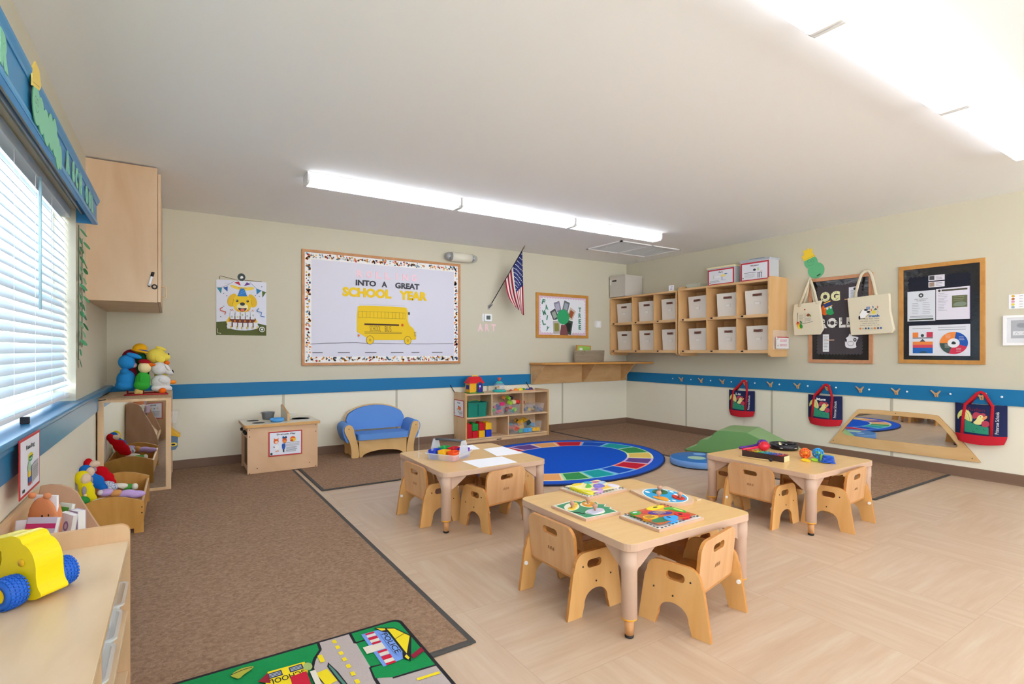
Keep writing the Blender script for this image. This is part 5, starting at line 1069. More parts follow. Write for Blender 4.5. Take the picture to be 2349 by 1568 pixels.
scat(1.22, 3.0, 2.10, 2.145, 230); scat(1.22, 3.0, 1.0, 1.045, 230); scat(1.22, 1.262, 1.05, 2.10, 130); scat(2.967, 3.0, 1.05, 2.10, 130); A.k += 2
BKI = C('35343c', .7)
A.line([(1.262, 1.185), (1.42, 1.196), (1.75, 1.205), (1.90, 1.195)], .0045, BKI); A.line([(1.93, 1.20), (2.20, 1.196), (2.42, 1.196), (2.60, 1.196), (2.95, 1.204)], .0045, BKI)
for a, b_ in ((1.285, 1.39), (1.55, 1.68), (1.85, 1.98), (2.15, 2.30), (2.40, 2.50), (2.66, 2.80)): A.line([(a, 1.095), (b_, 1.095)], .006, BKI)
for (x0, x1, z) in ((1.31, 1.6, 2.05), (1.9, 2.5, 2.07)): pass
b.build('paper_backing', t)
YC = C('f0c81e', .7); 
bus = MB().prism(smooth_poly([(1.758, 1.235), (1.758, 1.60), (1.80, 1.622), (2.30, 1.622), (2.352, 1.61), (2.352, 1.43), (2.44, 1.365), (2.462, 1.25), (2.44, 1.245), (2.36, 1.240)], 1), (0, YB - .0125, 0), (1, 0, 0), (0, 0, 1), (0, -.002, 0), YC)
A = Art(bus, (0, YB - .0145, 0), (1, 0, 0), (0, 0, 1), (0, -1, 0))
A.line([(1.775, 1.555), (2.32, 1.555), (2.32, 1.485), (1.775, 1.485), (1.775, 1.555)], .002, BKI)
for i in range(12): x = 1.82 + i * .043; A.line([(x, 1.555), (x, 1.485)], .002, BKI)
A.rect(1.84, 1.402, 2.245, 1.420, C('4a2a20', .7)); A.text('SCHOOL', 1.965, 1.365, .13, .062, BKI, -.015); A.text('BUS', 2.115, 1.365, .075, .062, BKI, -.015); A.line([(1.84, 1.325), (2.28, 1.33)], .003, BKI); A.line([(1.84, 1.31), (2.28, 1.315)], .003, BKI)
A.ell(2.285, 1.412, .015, .015, C('d8582c', .7)); A.ell(1.776, 1.285, .012, .014, C('d8782c', .7)); [A.line([(2.43, z), (2.458, z)], .005, BLACK) for z in (1.33, 1.312, 1.29)]; A.line([(2.366, 1.565), (2.368, 1.535)], .018, BLACK); A.line([(1.77, 1.632), (2.32, 1.636)], .0015, C('8a8a9a', .7))
bo = bus.build('school_bus', t)
for x in (1.905, 2.352):
    w_ = MB().prism(oval(x, 1.235, .042, .048), (0, YB - .016, 0), (1, 0, 0), (0, 0, 1), (0, -.001, 0), YC); A = Art(w_, (0, YB - .017, 0), (1, 0, 0), (0, 0, 1), (0, -1, 0)); A.line(oval(x, 1.235, .042, .048) + [(x + .042, 1.235)], .004, BKI); A.line(oval(x, 1.235, .010, .012, 12) + [(x + .01, 1.235)], .003, BKI); w_.build('wheel', bo)
def words(s, x0, x1, z0, z1, m, slope=0, bold=.05, parent=None, y=YB - .012, dz=.0):
    vs, fs = textmesh(s, bold); mb = MB(); cx, cz = (x0 + x1) / 2, (z0 + z1) / 2
    mb.add([(cx + a * (x1 - x0), y, cz + b_ * (z1 - z0) + slope * a * (x1 - x0)) for a, b_ in vs], fs, m)
    bmesh.ops.remove_doubles(mb.bm, verts=mb.bm.verts, dist=1e-6); r = bmesh.ops.extrude_face_region(mb.bm, geom=list(mb.bm.faces))
    for e in r['geom']:
        if isinstance(e, bmesh.types.BMVert): e.co.y -= .0025
    return mb.build('lettering', parent)
PK = C('f6d3de', .7); CH = C('45464c', .7)
for i, ch in enumerate('ROLLING'): x = 1.79 + i * .107; words(ch, x - .035, x + .035, 1.93, 2.01, PK, parent=t) if ch != 'I' else words(ch, x - .009, x + .009, 1.93, 2.01, PK, parent=t)
words('INTO', 1.745, 1.975, 1.838, 1.903, CH, parent=t, bold=.04); words('A', 2.04, 2.105, 1.838, 1.903, CH, parent=t, bold=.04); words('GREAT', 2.20, 2.50, 1.835, 1.903, CH, parent=t, bold=.04)
words('SCHOOL', 1.60, 2.155, 1.71, 1.815, YC, parent=t, bold=.055); words('YEAR', 2.25, 2.60, 1.708, 1.812, YC, parent=t, bold=.055)
# birthday poster
t = thing('birthday_poster', 'birthday poster of a yellow dog behind a cake, left of the big board', 'poster', (.615, YB, 1.27))
b = MB().prism(rrect(.394, 1.268, .838, 1.808, .01), (0, YB, 0), (1, 0, 0), (0, 0, 1), (0, -.006, 0), C('dfe2f0', .6)); A = Art(b, (.394, YB - .006, 1.268), (.444, 0, 0), (0, 0, .540), (0, -1, 0))
c_ = lambda h: C(h, .6)
A.poly([(0, 0)] + [(x, .235 - .0 + .03 * math.sin(x * 3.0) - .10 * max(0, x - .55)) for x in [i / 12 for i in range(13)]] + [(1, 0)], c_('51591a')); A.line([(.02, .12), (.02, .04), (.09, .03)], .008, CREAM)
A.line([(0, .86), (.1, .86), (.22, .91), (.35, .985)], .005, BLACK); A.line([(.66, .985), (.8, .87), (1, .81)], .005, BLACK)
for p, h in (([(.01, .85), (.11, .855), (.09, .75)], '2c8ca0'), ([(.13, .86), (.22, .885), (.215, .79)], '2a5fb0'), ([(.35, .96), (.44, .985), (.48, .91)], 'c82a44'), ([(.54, .905), (.60, .98), (.68, .95)], '6a3a8c'), ([(.79, .88), (.90, .84), (.80, .76)], '2c7cb0'), ([(.91, .83), (.995, .815), (.92, .71)], '51691a')): A.poly(p, c_(h))
A.blob([(.27, .93), (.48, .87), (.75, .91), (.74, .84), (.5, .82), (.28, .87)], c_('f0d04c')); A.text('Birthday', .51, .868, .18, .03, C('c8902c', .6), 0)
dy = c_('edc81c'); A.blob([(.16, .20), (.27, .38), (.36, .30), (.30, .20)], dy); A.blob([(.85, .20), (.74, .38), (.66, .30), (.72, .20)], dy)
A.blob([(.20, .60), (.25, .72), (.38, .78), (.40, .66), (.34, .52), (.25, .52)], c_('e6b91a')); A.blob([(.82, .60), (.77, .72), (.64, .78), (.62, .66), (.68, .52), (.77, .52)], c_('e6b91a')); A.ell(.51, .60, .20, .155, dy); A.ell(.51, .52, .17, .10, dy)
A.ell(.51, .515, .115, .075, c_('f4e8b8')); A.line([(.335, .66), (.315, .56)], .008, c_('b8741c')); A.line([(.685, .66), (.705, .56)], .008, c_('b8741c'))
A.ell(.405, .63, .024, .022, BLACK); A.ell(.615, .63, .024, .022, BLACK); A.ell(.40, .635, .007, .006, WHITE); A.ell(.61, .635, .007, .006, WHITE); A.ell(.51, .575, .05, .03, BLACK); A.blob([(.41, .51), (.51, .49), (.61, .51), (.57, .45), (.51, .43), (.45, .45)], BLACK); A.ell(.51, .465, .045, .022, c_('e8705c'))
A.poly([(.415, .715), (.605, .72), (.545, .86), (.475, .86)], c_('2478c8')); A.line([(.44, .745), (.57, .80)], .012, c_('4c98dc')); A.line([(.47, .79), (.56, .835)], .012, c_('4c98dc'))
A.ell(.52, .165, .325, .075, c_('dfe6f4')); A.blob([(.26, .35), (.78, .35), (.78, .24), (.52, .22), (.26, .24)], c_('6a2c1c')); A.rect(.24, .15, .80, .24, c_('6a2c1c'))
rnd = random.Random(4)
for x in (.31, .42, .515, .615, .715): A.line([(x - .02, .44), (x, .475), (x + .02, .44)], .008, OG_)
for x in (.25, .36, .46, .56, .665, .765): A.ell(x, .26, .012, .02, c_('f08c2c'))
for x in (.31, .41, .515, .615, .715): A.rect(x - .042, .295, x + .042, .43, c_('e4e6ec')); A.ell(x + rnd.uniform(-.02, .02), .35 + rnd.uniform(-.02, .03), .018, .02, c_(rnd.choice(['c8cc9c', 'b4bcc4', 'c4d4a0'])))
for x in (.25, .36, .46, .565, .67, .775): zz = .15 + .15 * (x - .5) ** 2; A.rect(x - .042, zz - .04, x + .042, zz + .08, c_('e4e4e6')); A.rect(x + .02, zz - .04, x + .042, zz + .01, c_('d8b43c'))
A.line([(.12, .50), (.07, .47), (.08, .44), (.18, .42), (.16, .37)], .016, c_('c8502c')); A.line([(.84, .51), (.80, .45), (.90, .43), (.88, .36), (.96, .35)], .014, c_('3a78b8'))
for x, z in ((.14, .75), (.20, .71), (.14, .52), (.77, .74), (.85, .73), (.08, .33), (.9, .91), (.27, .46)): A.ell(x, z, .01, .008, c_('54506c'))
A.ell(.905, .115, .06, .05, c_('dfe4d0')); A.ell(.905, .112, .045, .034, c_('3c4c20')); A.blob([(.88, .10), (.89, .13), (.92, .135), (.935, .11), (.92, .095)], WHITE); A.text('HAPPY', .05 + .17, .93, .12, .03, c_('c8ccc4'), 0)
b.build('print', t, ang=60)
solo('picture_clip', MB().prism(oval(.613, 1.845, .035, .038), (0, YB, 0), (1, 0, 0), (0, 0, 1), (0, -.004, 0), C('2a3a38', .5)).prism(smooth_poly([(.60, 1.83), (.605, 1.855), (.622, 1.858), (.632, 1.84), (.618, 1.83)], 1), (0, YB - .004, 0), (1, 0, 0), (0, 0, 1), (0, -.001, 0), WHITE), 'small round dark badge above the birthday poster', 'badge')
solo('wire_hanger', MB().tube([(.425, YB - .004, 1.812), (.42, YB - .004, 1.835), (.43, YB - .004, 1.845), (.52, YB - .004, 1.825), (.58, YB - .004, 1.812)], .0022, C('6a5a40', .4), 6).tube([(.64, YB - .004, 1.815), (.70, YB - .004, 1.815), (.79, YB - .004, 1.815), (.80, YB - .004, 1.805), (.80, YB - .004, 1.795)], .0022, C('6a5a40', .4), 6), 'thin wire hanger holding the top of the birthday poster', 'hanger')
# emergency light
t = thing('emergency_light', 'white emergency light with two clear end lamps above the board', 'emergency light', (3.01, YB, 2.2))
MB().cyl((2.895, YB - .062, 2.262), (3.165, YB - .062, 2.262), .056, C('e9e4d2', .4), n=32).box(2.90, 3.16, YB - .06, YB, 2.215, 2.31, C('e9e4d2', .4)).build('housing', t)
for x0, s_ in ((2.895, -1), (3.165, 1)):
    g_ = MB().lathe((x0, YB - .062, 2.262), [(.054, 0), (.052, .04), (.036, .075), (0, .09)], C('b8bcc0', .12, trans=.6, name='lamp_cover'), 28, rot=(0, s_ * PI / 2, 0)).build('lamp_cover', t); MB().lathe((x0 + s_ * .02, YB - .062, 2.262), [(.038, 0), (.03, .022), (.012, .034), (0, .036)], C('c9ccd0', .2, metal=.8), 24, rot=(0, s_ * PI / 2, 0)).build('reflector', g_)
# flag
XFG = None
t = thing('flag', 'American flag on a black pole angled out from the back wall', 'flag', (3.46, YB, 1.67))
MB().box(3.445, 3.478, YB - .006, YB, 1.645, 1.70, C('b8b8bc', .3, metal=.8)).cyl((3.462, YB - .005, 1.67), (3.475, YB - .06, 1.71), .013, C('9a9a9e', .3, metal=.8), n=14).build('bracket', t)
pa, pb = V(3.462, YB - .01, 1.668), V(3.735, 5.50, 2.385)
MB().cyl(pa, pb, .0055, BLACK, n=10).build('pole', t); MB().lathe(pb, [(.006, 0), (.009, .01), (.010, .02), (0, .065)], C('8c8a6c', .35, metal=.7), 14, rot=V(0, 0, 1).rotation_difference((pb - pa).normalized()).to_matrix()).build('spear_tip', t)
FR, FW_, FN = C('a81c34', .8), C('ece4e0', .8), C('26306c', .8)
hs, he = pa.lerp(pb, .985), pa.lerp(pb, .47)       # the hoist along the pole; the fly hangs below it in folds
tip = V(3.80, 5.60, 1.55)
def fl(u, v):       # u down the hoist, v along the fly
    a = hs.lerp(he, u); L_ = 0.80
    low_ = V(3.765 - .10 * u, 5.575 - .0 * u, hs.z - L_ + .06 * u - .0)
    low_ = V(3.79 - .10 * u, 5.56, hs.z - .80 + .10 * u * (1 - v)) if True else low_
    end = V(3.80 - .12 * u, 5.57, 1.565 + .10 * u)
    p = a.lerp(end, v)
    w = math.sin(u * 9.5) * .028 * (.25 + v); sag = -.05 * math.sin(PI * v) * u
    return V(p.x + sag * .5 + w * .35, p.y + w, p.z + sag)
def fcol(u, v):
    if v < .52 and u < .54: return FN
    return FR if int(u * 13) % 2 == 0 else FW_
b = MB(); b.grid(fl, 52, 26, FR, mf=fcol); fo = b.build('cloth', t, solid=.0012)
st_ = MB()
for i in range(9):
    for j in range(6 if i % 2 == 0 else 5):
        u = .54 * (i + .5) / 9; v = .52 * (j + .5 + (.0 if i % 2 == 0 else .5)) / 6; p = fl(u, v); n_ = (fl(u + .01, v) - p).cross(fl(u, v + .01) - p).normalized(); n_ = n_ if n_.y < 0 else -n_; a_ = n_.orthogonal().normalized(); b_ = n_.cross(a_)
        for sg in (1,): st_.add([p + n_ * .0016 + (a_ * math.cos(k * PI / 5) + b_ * math.sin(k * PI / 5)) * (.0085 if k % 2 == 0 else .0038) for k in range(10)], [tuple(range(10))], WHITE)
tag(st_.build('stars', fo), kind='stuff')
# thermostat, ART letters, family board, wall switch
t = thing('thermostat', 'square white thermostat on the back wall above the pink ART letters', 'thermostat', (3.44, YB, 1.49)); MB().prism(rrect(3.36, 1.49, 3.505, 1.585, .01), (0, YB, 0), (1, 0, 0), (0, 0, 1), (0, -.006, 0), C('e6e6e4', .4)).build('wall_plate', t); MB().prism(rrect(3.385, 1.492, 3.495, 1.583, .02), (0, YB - .006, 0), (1, 0, 0), (0, 0, 1), (0, -.018, 0), WHITE).build('case', t, bevel=.003); MB().box(3.412, 3.47, YB - .0255, YB - .024, 1.513, 1.563, C('55665f', .3)).build('screen', t)
for ch, x, w_ in (('A', 3.335, .075), ('R', 3.435, .065), ('T', 3.53, .065)): letter('pink_letter', ch, C('f0cfd0', .7), (x, YB - .0005, 1.41), (1, 0, 0), (0, 0, 1), (0, -1, 0), w_, .095, 'pink letter ' + ch + ' of the word ART below the thermostat')
t = thing('family_board', 'small framed Family Tree board on the back wall by the corner', 'bulletin board', (4.66, YB, 1.29))
framed(MB(), 4.20, 5.13, 1.293, 1.91, .04, .02, wood('cc9244', 'bf8538', (12, 12, 12), .4, 'golden_oak')).build('frame', t, bevel=.002)
b = MB().box(4.24, 5.09, YB - .008, YB, 1.333, 1.87, C('d9bcd0', .7)); A = Art(b, (4.20, YB - .008, 1.293), (.93, 0, 0), (0, 0, .617), (0, -1, 0))
pts = []
for (xa, ya, xb, yb) in ((.09, .13, .93, .13), (.93, .13, .93, .88), (.93, .88, .09, .88), (.09, .88, .09, .13)):
    n_ = 17 if xa != xb else 12
    for i in range(n_ * 2): f = i / (n_ * 2); k = .0 if i % 2 else .018; dx, dy = (yb - ya), -(xb - xa); l = math.hypot(dx, dy); pts.append((xa + (xb - xa) * f + dx / l * k, ya + (yb - ya) * f + dy / l * k * 1.4))
A.poly(pts, C('e8eaf0', .7))
for x, z, s, a, h, h2 in ((.40, .70, .09, .3, '8a88a0', 'b0b0c4'), (.34, .52, .09, .5, '4a5058', '9aa498'), (.56, .72, .09, -.3, '6a7078', '9aa4b0'), (.66, .55, .10, -.5, 'c8bcb0', 'a0542c'), (.38, .24, .11, .05, 'b8b0a8', '8a8a3c'), (.60, .25, .12, -.2, '3c4c40', '1c241c')):
    q = [(-1, -1.35), (1, -1.35), (1, 1.35), (-1, 1.35)]; r_ = lambda k: [(x + (p * math.cos(a) - w * math.sin(a)) * s * .62 * k, z + (p * math.sin(a) + w * math.cos(a)) * s * k) for p, w in q]
    A.poly(r_(1.12), WHITE); A.poly(r_(1), C(h, .7)); A.poly([(p * 1, w) for p, w in r_(.62)], C(h2, .7))
A.poly([(.435, .03), (.465, .30), (.56, .30), (.605, .03)], C('7d4a4c', .7)); A.poly([(.505 + (.115 + .006 * (i % 2)) * math.cos(2 * PI * i / 40), .48 + (.165 + .009 * (i % 2)) * math.sin(2 * PI * i / 40)) for i in range(40)], C('2fa468', .7))
tg = C('3f8c6c', .7)
for ch, x, z, rot in (('F', .135, .80, -.2), ('A', .19, .68, .1), ('M', .145, .56, .25), ('I', .20, .45, -.15), ('L', .14, .34, .2), ('Y', .205, .20, -.3)): A.text(ch, x, z, .055 if ch != 'I' else .02, .11, tg, .04, rot)
for i, ch in enumerate('TREE'): A.text(ch, .83, .66 - i * .135, .05, .11, tg, .04)
b.build('display', t)
t = thing('wall_switch', 'small white switch on the back wall between Family Tree and cubbies', 'switch', (5.33, YB, 1.45)); MB().prism(rrect(5.27, 1.452, 5.385, 1.556, .012), (0, YB, 0), (1, 0, 0), (0, 0, 1), (0, -.012, 0), C('e6e6e6', .4)).build('plate', t, bevel=.003); MB().box(5.298, 5.358, YB - .016, YB - .012, 1.47, 1.54, WHITE).build('rocker', t, bevel=.002)
# corner bracket shelf with rope basket
t = thing('wall_shelf', 'maple wall shelf on brackets in the back corner', 'shelf', (4.9, YB, .665))
YS = YB - .02
MB().box(4.105, XR - .022, YS - .016, YS, .662, .928, wood('d7b07c', 'c89c66', (3, 12, 12), .4, 'bracket_maple')).build('back_board', t, bevel=.002)
tp = [(4.082, YS), (4.082, YS - .30)] + [(4.12 + .04 * math.sin(a) - .04 + .0, YS - .33 + .03 * (1 - math.cos(a)) - .0) for a in []] + [(4.11, YS - .34), (5.45, YS - .42), (5.70, YS - .52), (XR - .022, YS - .55), (XR - .022, YS)]
MB().prism(tp, (0, 0, .928), (1, 0, 0), (0, 1, 0), (0, 0, .026), wood('d19a52', 'c28a44', (3, 14, 3), .3, 'golden_shelf'), me=C('cf9145', .3)).build('top', t, bevel=.008, seg=3)
for x in (4.11, 4.99, 5.76): MB().prism([(0, .928), (0, .67), (.03, .67), (.29, .928)], (x, YS - .016, 0), (0, -1, 0), (0, 0, 1), (.018, 0, 0), wood('d7b07c', 'c89c66', (3, 12, 12), .4, 'bracket_maple')).build('bracket', t, bevel=.003)
t = thing('rope_basket', 'coiled grey rope basket holding a book on the corner shelf', 'basket', (5.04, 5.73, .955))
rp = C('a1917c', .9, bump=.6, bs=150, name='rope'); b = MB()
for i in range(12):
    z = .962 + i * .0135; k = 1 + .05 * i / 12; b.tube([(5.04 + .27 * k * math.cos(a) * .97, 5.735 + .082 * k * math.sin(a), z) for a in [2 * PI * j / 40 for j in range(40)]], .0076, rp, 7, closed=True)
b.prism(oval(5.04, 5.735, .255, .075), (0, 0, .956), (1, 0, 0), (0, 1, 0), (0, 0, .006), rp); b.build('coils', t)
torus((4.875, 5.655, 1.09), .026, .006, rp, (PI / 2, 0, 0), mb=None).build('handle', t)
def ba4(A): A.rect(-.42, -.42, .42, .42, C('9ac85a', .5)); A.ell(-.2, .2, .12, .1, C('e8e8dc', .5))
book('green and white book standing in the rope basket', (4.915, 5.72, 1.10), (.26, .02, .18), (4, 2, 0), 'c8944c', ba4, group=None)
# ================================================================ coat hook wall (right)
ZMIN = None
CB = wood('dfb98a', 'd0a672', (14, 3, 14), .42, 'cubby_maple'); CBV = wood('dcb27e', 'cfa16a', (6, 14, 1.5), .42, 'cubby_side')
FXc = 5.575
def cubby(label, ys, zt, side_top, roundy):
    """ys: y of the outer sides and dividers, from left (far) to right (near)"""
    t = thing('cubby_unit', label, 'cubby unit', (5.75, (ys[0] + ys[-1]) / 2, 1.05), 'wall hung cubby units')
    a = FXc - .012
    def side(y, th, z0, z1, nm):
        k = .045; P = [(XR, z0), (a + k * 1.4, z0)] + [(a + k * 1.4 - k * 1.4 * math.sin(q), z0 + .8 * k - .8 * k * math.cos(q)) for q in [PI / 2 * i / 4 for i in range(5)]] + [(a + k * 1.4 - k * 1.4 * math.cos(q), z1 - .8 * k + .8 * k * math.sin(q)) for q in [PI / 2 * i / 4 for i in range(5)]] + [(XR, z1)]
        MB().prism(P, (0, y, 0), (1, 0, 0), (0, 0, 1), (0, th, 0), CBV, me=CB).build(nm, t, bevel=.004, ang=50)
    side(ys[0] - .0, -.02, 1.046, side_top, 'side_panel'); side(ys[-1], .02, 1.046, side_top, 'side_panel')
    for z, h_ in ((1.086, .036), (1.491, .036), (zt - .026, .026)): MB().box(FXc, XR, ys[-1] + .02, ys[0] - .02, z, z + h_, CB).build('shelf', t, bevel=.002)
    MB().box(XR - .012, XR, ys[-1] + .02, ys[0] - .02, 1.10, zt - .02, CBV).build('back_panel', t)
    for y in ys[1:-1]: MB().box(FXc + .002, XR - .012, y - .009, y + .009, 1.105, zt - .022, CBV).build('divider', t)
    for y in ys[:-1]:
        for z in (1.508, 1.104): MB().box(FXc - .002, FXc + .001, y - .085, y - .055, z - .004, z + .013, BLACK).build('velcro_tab', t)
cubby('left wall cubby unit, in the corner with the big grey box on top', [5.868, 5.425, 5.02, 4.622], 1.905, 1.906, 0)
cubby('right wall cubby unit, with the Art and Writing boxes on top', [4.60, 4.172, 3.76, 3.352], 1.915, 1.945, 1)
FBR = C('e3ddd3', .9, bump=.2, bs=180, name='bin_fabric'); LEA = C('6a3c30', .5, name='leather'); LBL = C('e9e6e0', .5)
def fabric_bin(yc, z, label, rz, w_=.30, h_=.285, group='beige fabric bins in the cubbies'):
    global XF
    XF = Matrix.Translation((5.655, yc, z)) @ Matrix.Rotation(R(rz), 4, 'Z')
    t = thing('fabric_bin', label, 'bin', (.12, 0, 0), group); hw = w_ / 2; b = MB()
    o = [(0, -hw), (.22, -hw), (.22, hw), (0, hw)]; L_ = .006
    vs = [(x * .96 + .012, y * .94, 0) for x, y in o] + [(x, y, h_ * (1 if x else .985)) for x, y in o] + [(x + (L_ if x < .1 else -L_), y - math.copysign(L_, y), h_) for x, y in o] + [(x * .9 + .014, y * .9, .012) for x, y in o]
    b.add(vs, [(0, 1, 2, 3)] + [(k * 4 + j, k * 4 + (j + 1) % 4, (k + 1) * 4 + (j + 1) % 4, (k + 1) * 4 + j) for k in range(3) for j in range(4)] + [(12, 13, 14, 15)], FBR)
    bo = b.build('fabric_box', t, bevel=.004)
    h = MB().tube([(-.001, .055, h_ * .80), (-.008, .035, h_ * .80), (-.013, 0, h_ * .795), (-.008, -.035, h_ * .80), (-.001, -.055, h_ * .80)], .013, LEA, 8, flat=.22, up=(1, 0, 0)); ho = h.build('handle', t)
    for sy in (-1, 1): MB().lathe((-.004, sy * .05, h_ * .80), [(.005, -.001), (.004, .003), (0, .004)], C('d8d4cc', .3, metal=.8), 12, rot=(0, -PI / 2, 0)).build('rivet', ho)
    MB().box(.001, .006, -.036, .036, h_ * .40, h_ * .54, C('d8d2c8', .4)).box(-.001, .002, -.028, .028, h_ * .41, h_ * .51, LBL).build('label_holder', t)
    XF = Matrix.Identity(4)
cols = ((5.665, 'leftmost'), (5.222, 'second from the left'), (4.815, 'third from the left'), (4.375, 'fourth from the left'), (3.935, 'fifth from the left'), (3.553, 'rightmost'))
for (y, l), ra_, rb_ in zip(cols, (0, 3, -2, -5, 3, 4), (1, 2, -2, -3, 1, -1)):
    fabric_bin(y, 1.5275, 'beige fabric bin in the upper cubby row, ' + l, ra_); fabric_bin(y - .01, 1.1225, 'beige fabric bin in the lower cubby row, ' + l, rb_, h_=.28)
t = thing('storage_box', 'big grey storage box on top of the cubbies in the corner', 'box', (5.72, 5.69, 1.908))
GBX = C('c9c3ba', .8, bump=.15, bs=160)
MB().box(5.545, 5.895, 5.53, 5.85, 1.9075, 2.205, GBX).build('box', t, bevel=.005); MB().box(5.541, 5.899, 5.526, 5.854, 2.19, 2.218, GBX).build('lid', t, bevel=.005)
MB().box(5.538, 5.546, 5.71, 5.79, 2.135, 2.155, DARK).build('handle_slot', t, bevel=.002); MB().box(5.5435, 5.546, 5.815, 5.848, 2.09, 2.17, LBL).build('tag', t)
t = thing('number_card', 'small white card leaning on the clear tray above the cubbies', 'card', (5.64, 4.76, 1.906)); b = MB().box(5.62, 5.622, 4.715, 4.80, 1.9065, 1.985, PAPER); A = Art(b, (5.62, 4.80, 1.9065), (0, -.085, 0), (0, 0, .078), (-1, 0, 0)); A.line([(.3, .4), (.42, .2), (.5, .75), (.8, .75)], .05, C('3a4a9c', .6)); A.ell(.6, .35, .08, .08, C('8a9ad0', .6)); b.build('card', t)
b = MB(); XF = Matrix.Translation((5.66, 4.57, 1.916)); tray(b, 0, .20, 0 - .22, .0, .06, C('d4dccc', .15, trans=.6), 0, taper=.02); XF = XF; solo('clear_tray', b, 'shallow clear plastic tray on top of the right cubby unit at its left end', 'tray'); XF = Matrix.Identity(4)
def filebox(name, label, y0, y1, z, h_, title, deco, lidc, hand):
    t = thing(name, label, 'box', (5.74, (y0 + y1) / 2, z), 'file boxes on the right cubby unit'); PB_ = C('dfe2ea', .25, trans=.35, name='milky_plastic')
    MB().box(5.655, 5.84, y0, y1, z, z + h_, PB_).build('box', t, bevel=.008); MB().box(5.648, 5.847, y0 - .006, y1 + .006, z + h_ - .012, z + h_ + .008, lidc).build('lid', t, bevel=.004)
    if hand: MB().box(5.68, 5.72, y0 + .08, y1 - .10, z + h_ + .008, z + h_ + .018, C('3a6fa8', .4)).build('handle', t, bevel=.003)
    o, u, v = V(5.652, y1 - .012, z + .004), V(0, -(y1 - y0 - .02), 0), V(0, 0, h_ - .03); mb = MB().box(5.649, 5.652, y0 + .008, y1 - .012, z + .004, z + h_ - .026, C('c22c3c', .5)); A = Art(mb, (5.649, y1 - .012, z + .004), u, v, (-1, 0, 0)); A.rect(.045, .08, .955, .92, C('e4e6ee', .5)); A.text(title, .5, .80, .035 * len(title) + .06, .11, BLACK, .02); deco(A); mb.build('area_sign', t)
def dA(A): A.rect(.22, .42, .24, .65, C('e0c4a8', .6)); A.ell(.38, .52, .12, .06, C('eef0f4', .6)); A.ell(.60, .56, .10, .08, C('f0e090', .6)); A.ell(.70, .66, .06, .03, C('3a7cb0', .6)); A.line([(.56, .50), (.56, .28), (.70, .27)], .02, C('3a70b8', .6)); A.line([(.68, .38), (.75, .36)], .02, C('e8d84c', .6)); A.lines(.1, .5, .16, .30, 3, INK, .012); A.ell(.09, .16, .02, .03, BLACK)
def dW(A): A.rect(.12, .44, .55, .46, C('3a4454', .6)); A.ell(.50, .58, .05, .06, C('343840', .6)); A.ell(.63, .60, .03, .09, C('c4d88c', .6)); A.ell(.47, .74, .04, .02, C('f0c8cc', .6)); A.lines(.14, .55, .18, .40, 4, INK, .008); A.rect(.60, .40, .78, .42, BLACK); [A.rect(x, .14, x + .02, .40, C('3a4c60', .6)) for x in (.62, .67, .74)]; A.line([(.70, .44), (.78, .50)], .015, C('c8544c', .6)); A.ell(.09, .18, .02, .03, BLACK)
filebox('file_box', 'clear file box with a red edged Art sign on the right cubby unit', 3.838, 4.222, 1.9155, .222, 'Art', dA, C('e8dfb4', .4), False)
filebox('file_box', 'clear file box with a Writing sign and blue handle, the taller one', 3.402, 3.768, 1.9155, .245, 'Writing', dW, C('c8d0dc', .4, trans=.3), True)
t = thing('report_holder', 'clear wall pocket of incident report cards on the cubby end', 'card holder', (5.76, 3.33, 1.13))
MB().box(5.625, 5.90, 3.347, 3.35, 1.135, 1.345, CLR).box(5.64, 5.90, 3.315, 3.318, 1.13, 1.25, CLR).box(5.64, 5.90, 3.318, 3.347, 1.13, 1.133, CLR).build('pocket', t)
b = MB().box(5.665, 5.90, 3.325, 3.340, 1.140, 1.270, C('e9e4e4', .6)); A = Art(b, (5.665, 3.325, 1.140), (.235, 0, 0), (0, 0, .13), (0, -1, 0)); MG = C('c81e5c', .6); A.rect(0, .93, 1, 1.0, C('b82030', .6)); A.text('INCIDENT', .55, .66, .60, .20, MG, .03); A.text('REPORTS', .55, .28, .60, .20, MG, .03); A.rect(.22, .78, .88, .80, MG); A.ell(.07, .82, .035, .06, BLACK); A.ell(.07, .24, .035, .06, BLACK); b.build('cards', t)
# coat hooks
HKW = wood('d9b084', 'c89c6c', (30, 30, 30), .4, 'hook_wood'); t0 = None
hy = (4.806, 4.488, 4.167, 3.857, 3.531, 3.215, 2.90, 2.578, 2.262, 1.945, 1.624)
hl = ('farthest, nearest the corner shelf', 'second from the corner shelf', 'third from the corner shelf', 'holding the bag nearest the corner', 'first past the bag nearest the corner', 'just before the middle navy bag', 'holding the middle navy bag', 'first past the middle navy bag', 'above the wall mirror', 'just before the largest navy bag', 'holding the largest navy bag')
for y, l in zip(hy, hl):
    lab = 'wooden Y shaped coat hook on the blue rail, ' + l
    if t0 is None:
        t0 = t = thing('coat_hook', lab, 'hook', (XR - .02, y, .695), 'wooden coat hooks on the blue rail'); o = (XR - .021, y, .69)
        hp = [(-.012, 0), (.012, 0), (.016, .028), (.040, .062), (.034, .069), (.006, .042), (-.006, .042), (-.034, .069), (-.040, .062), (-.016, .028)]
        ho = MB().prism(hp, (XR - .021, y, .692), (0, 1, 0), V(-.35, 0, 1).normalized(), (-.009, 0, 0), HKW).build('hook', t, bevel=.002)
        for z in (.701, .714): MB().lathe((XR - .0335 - (z - .7) * .35, y, z), [(.0035, -.001), (.003, .001), (0, .001)], DARK, 10, rot=(0, -PI / 2, 0)).build('screw', t)
    else: dup(t0, (XR - .02, y, .695), 0, lab, t0['group'])
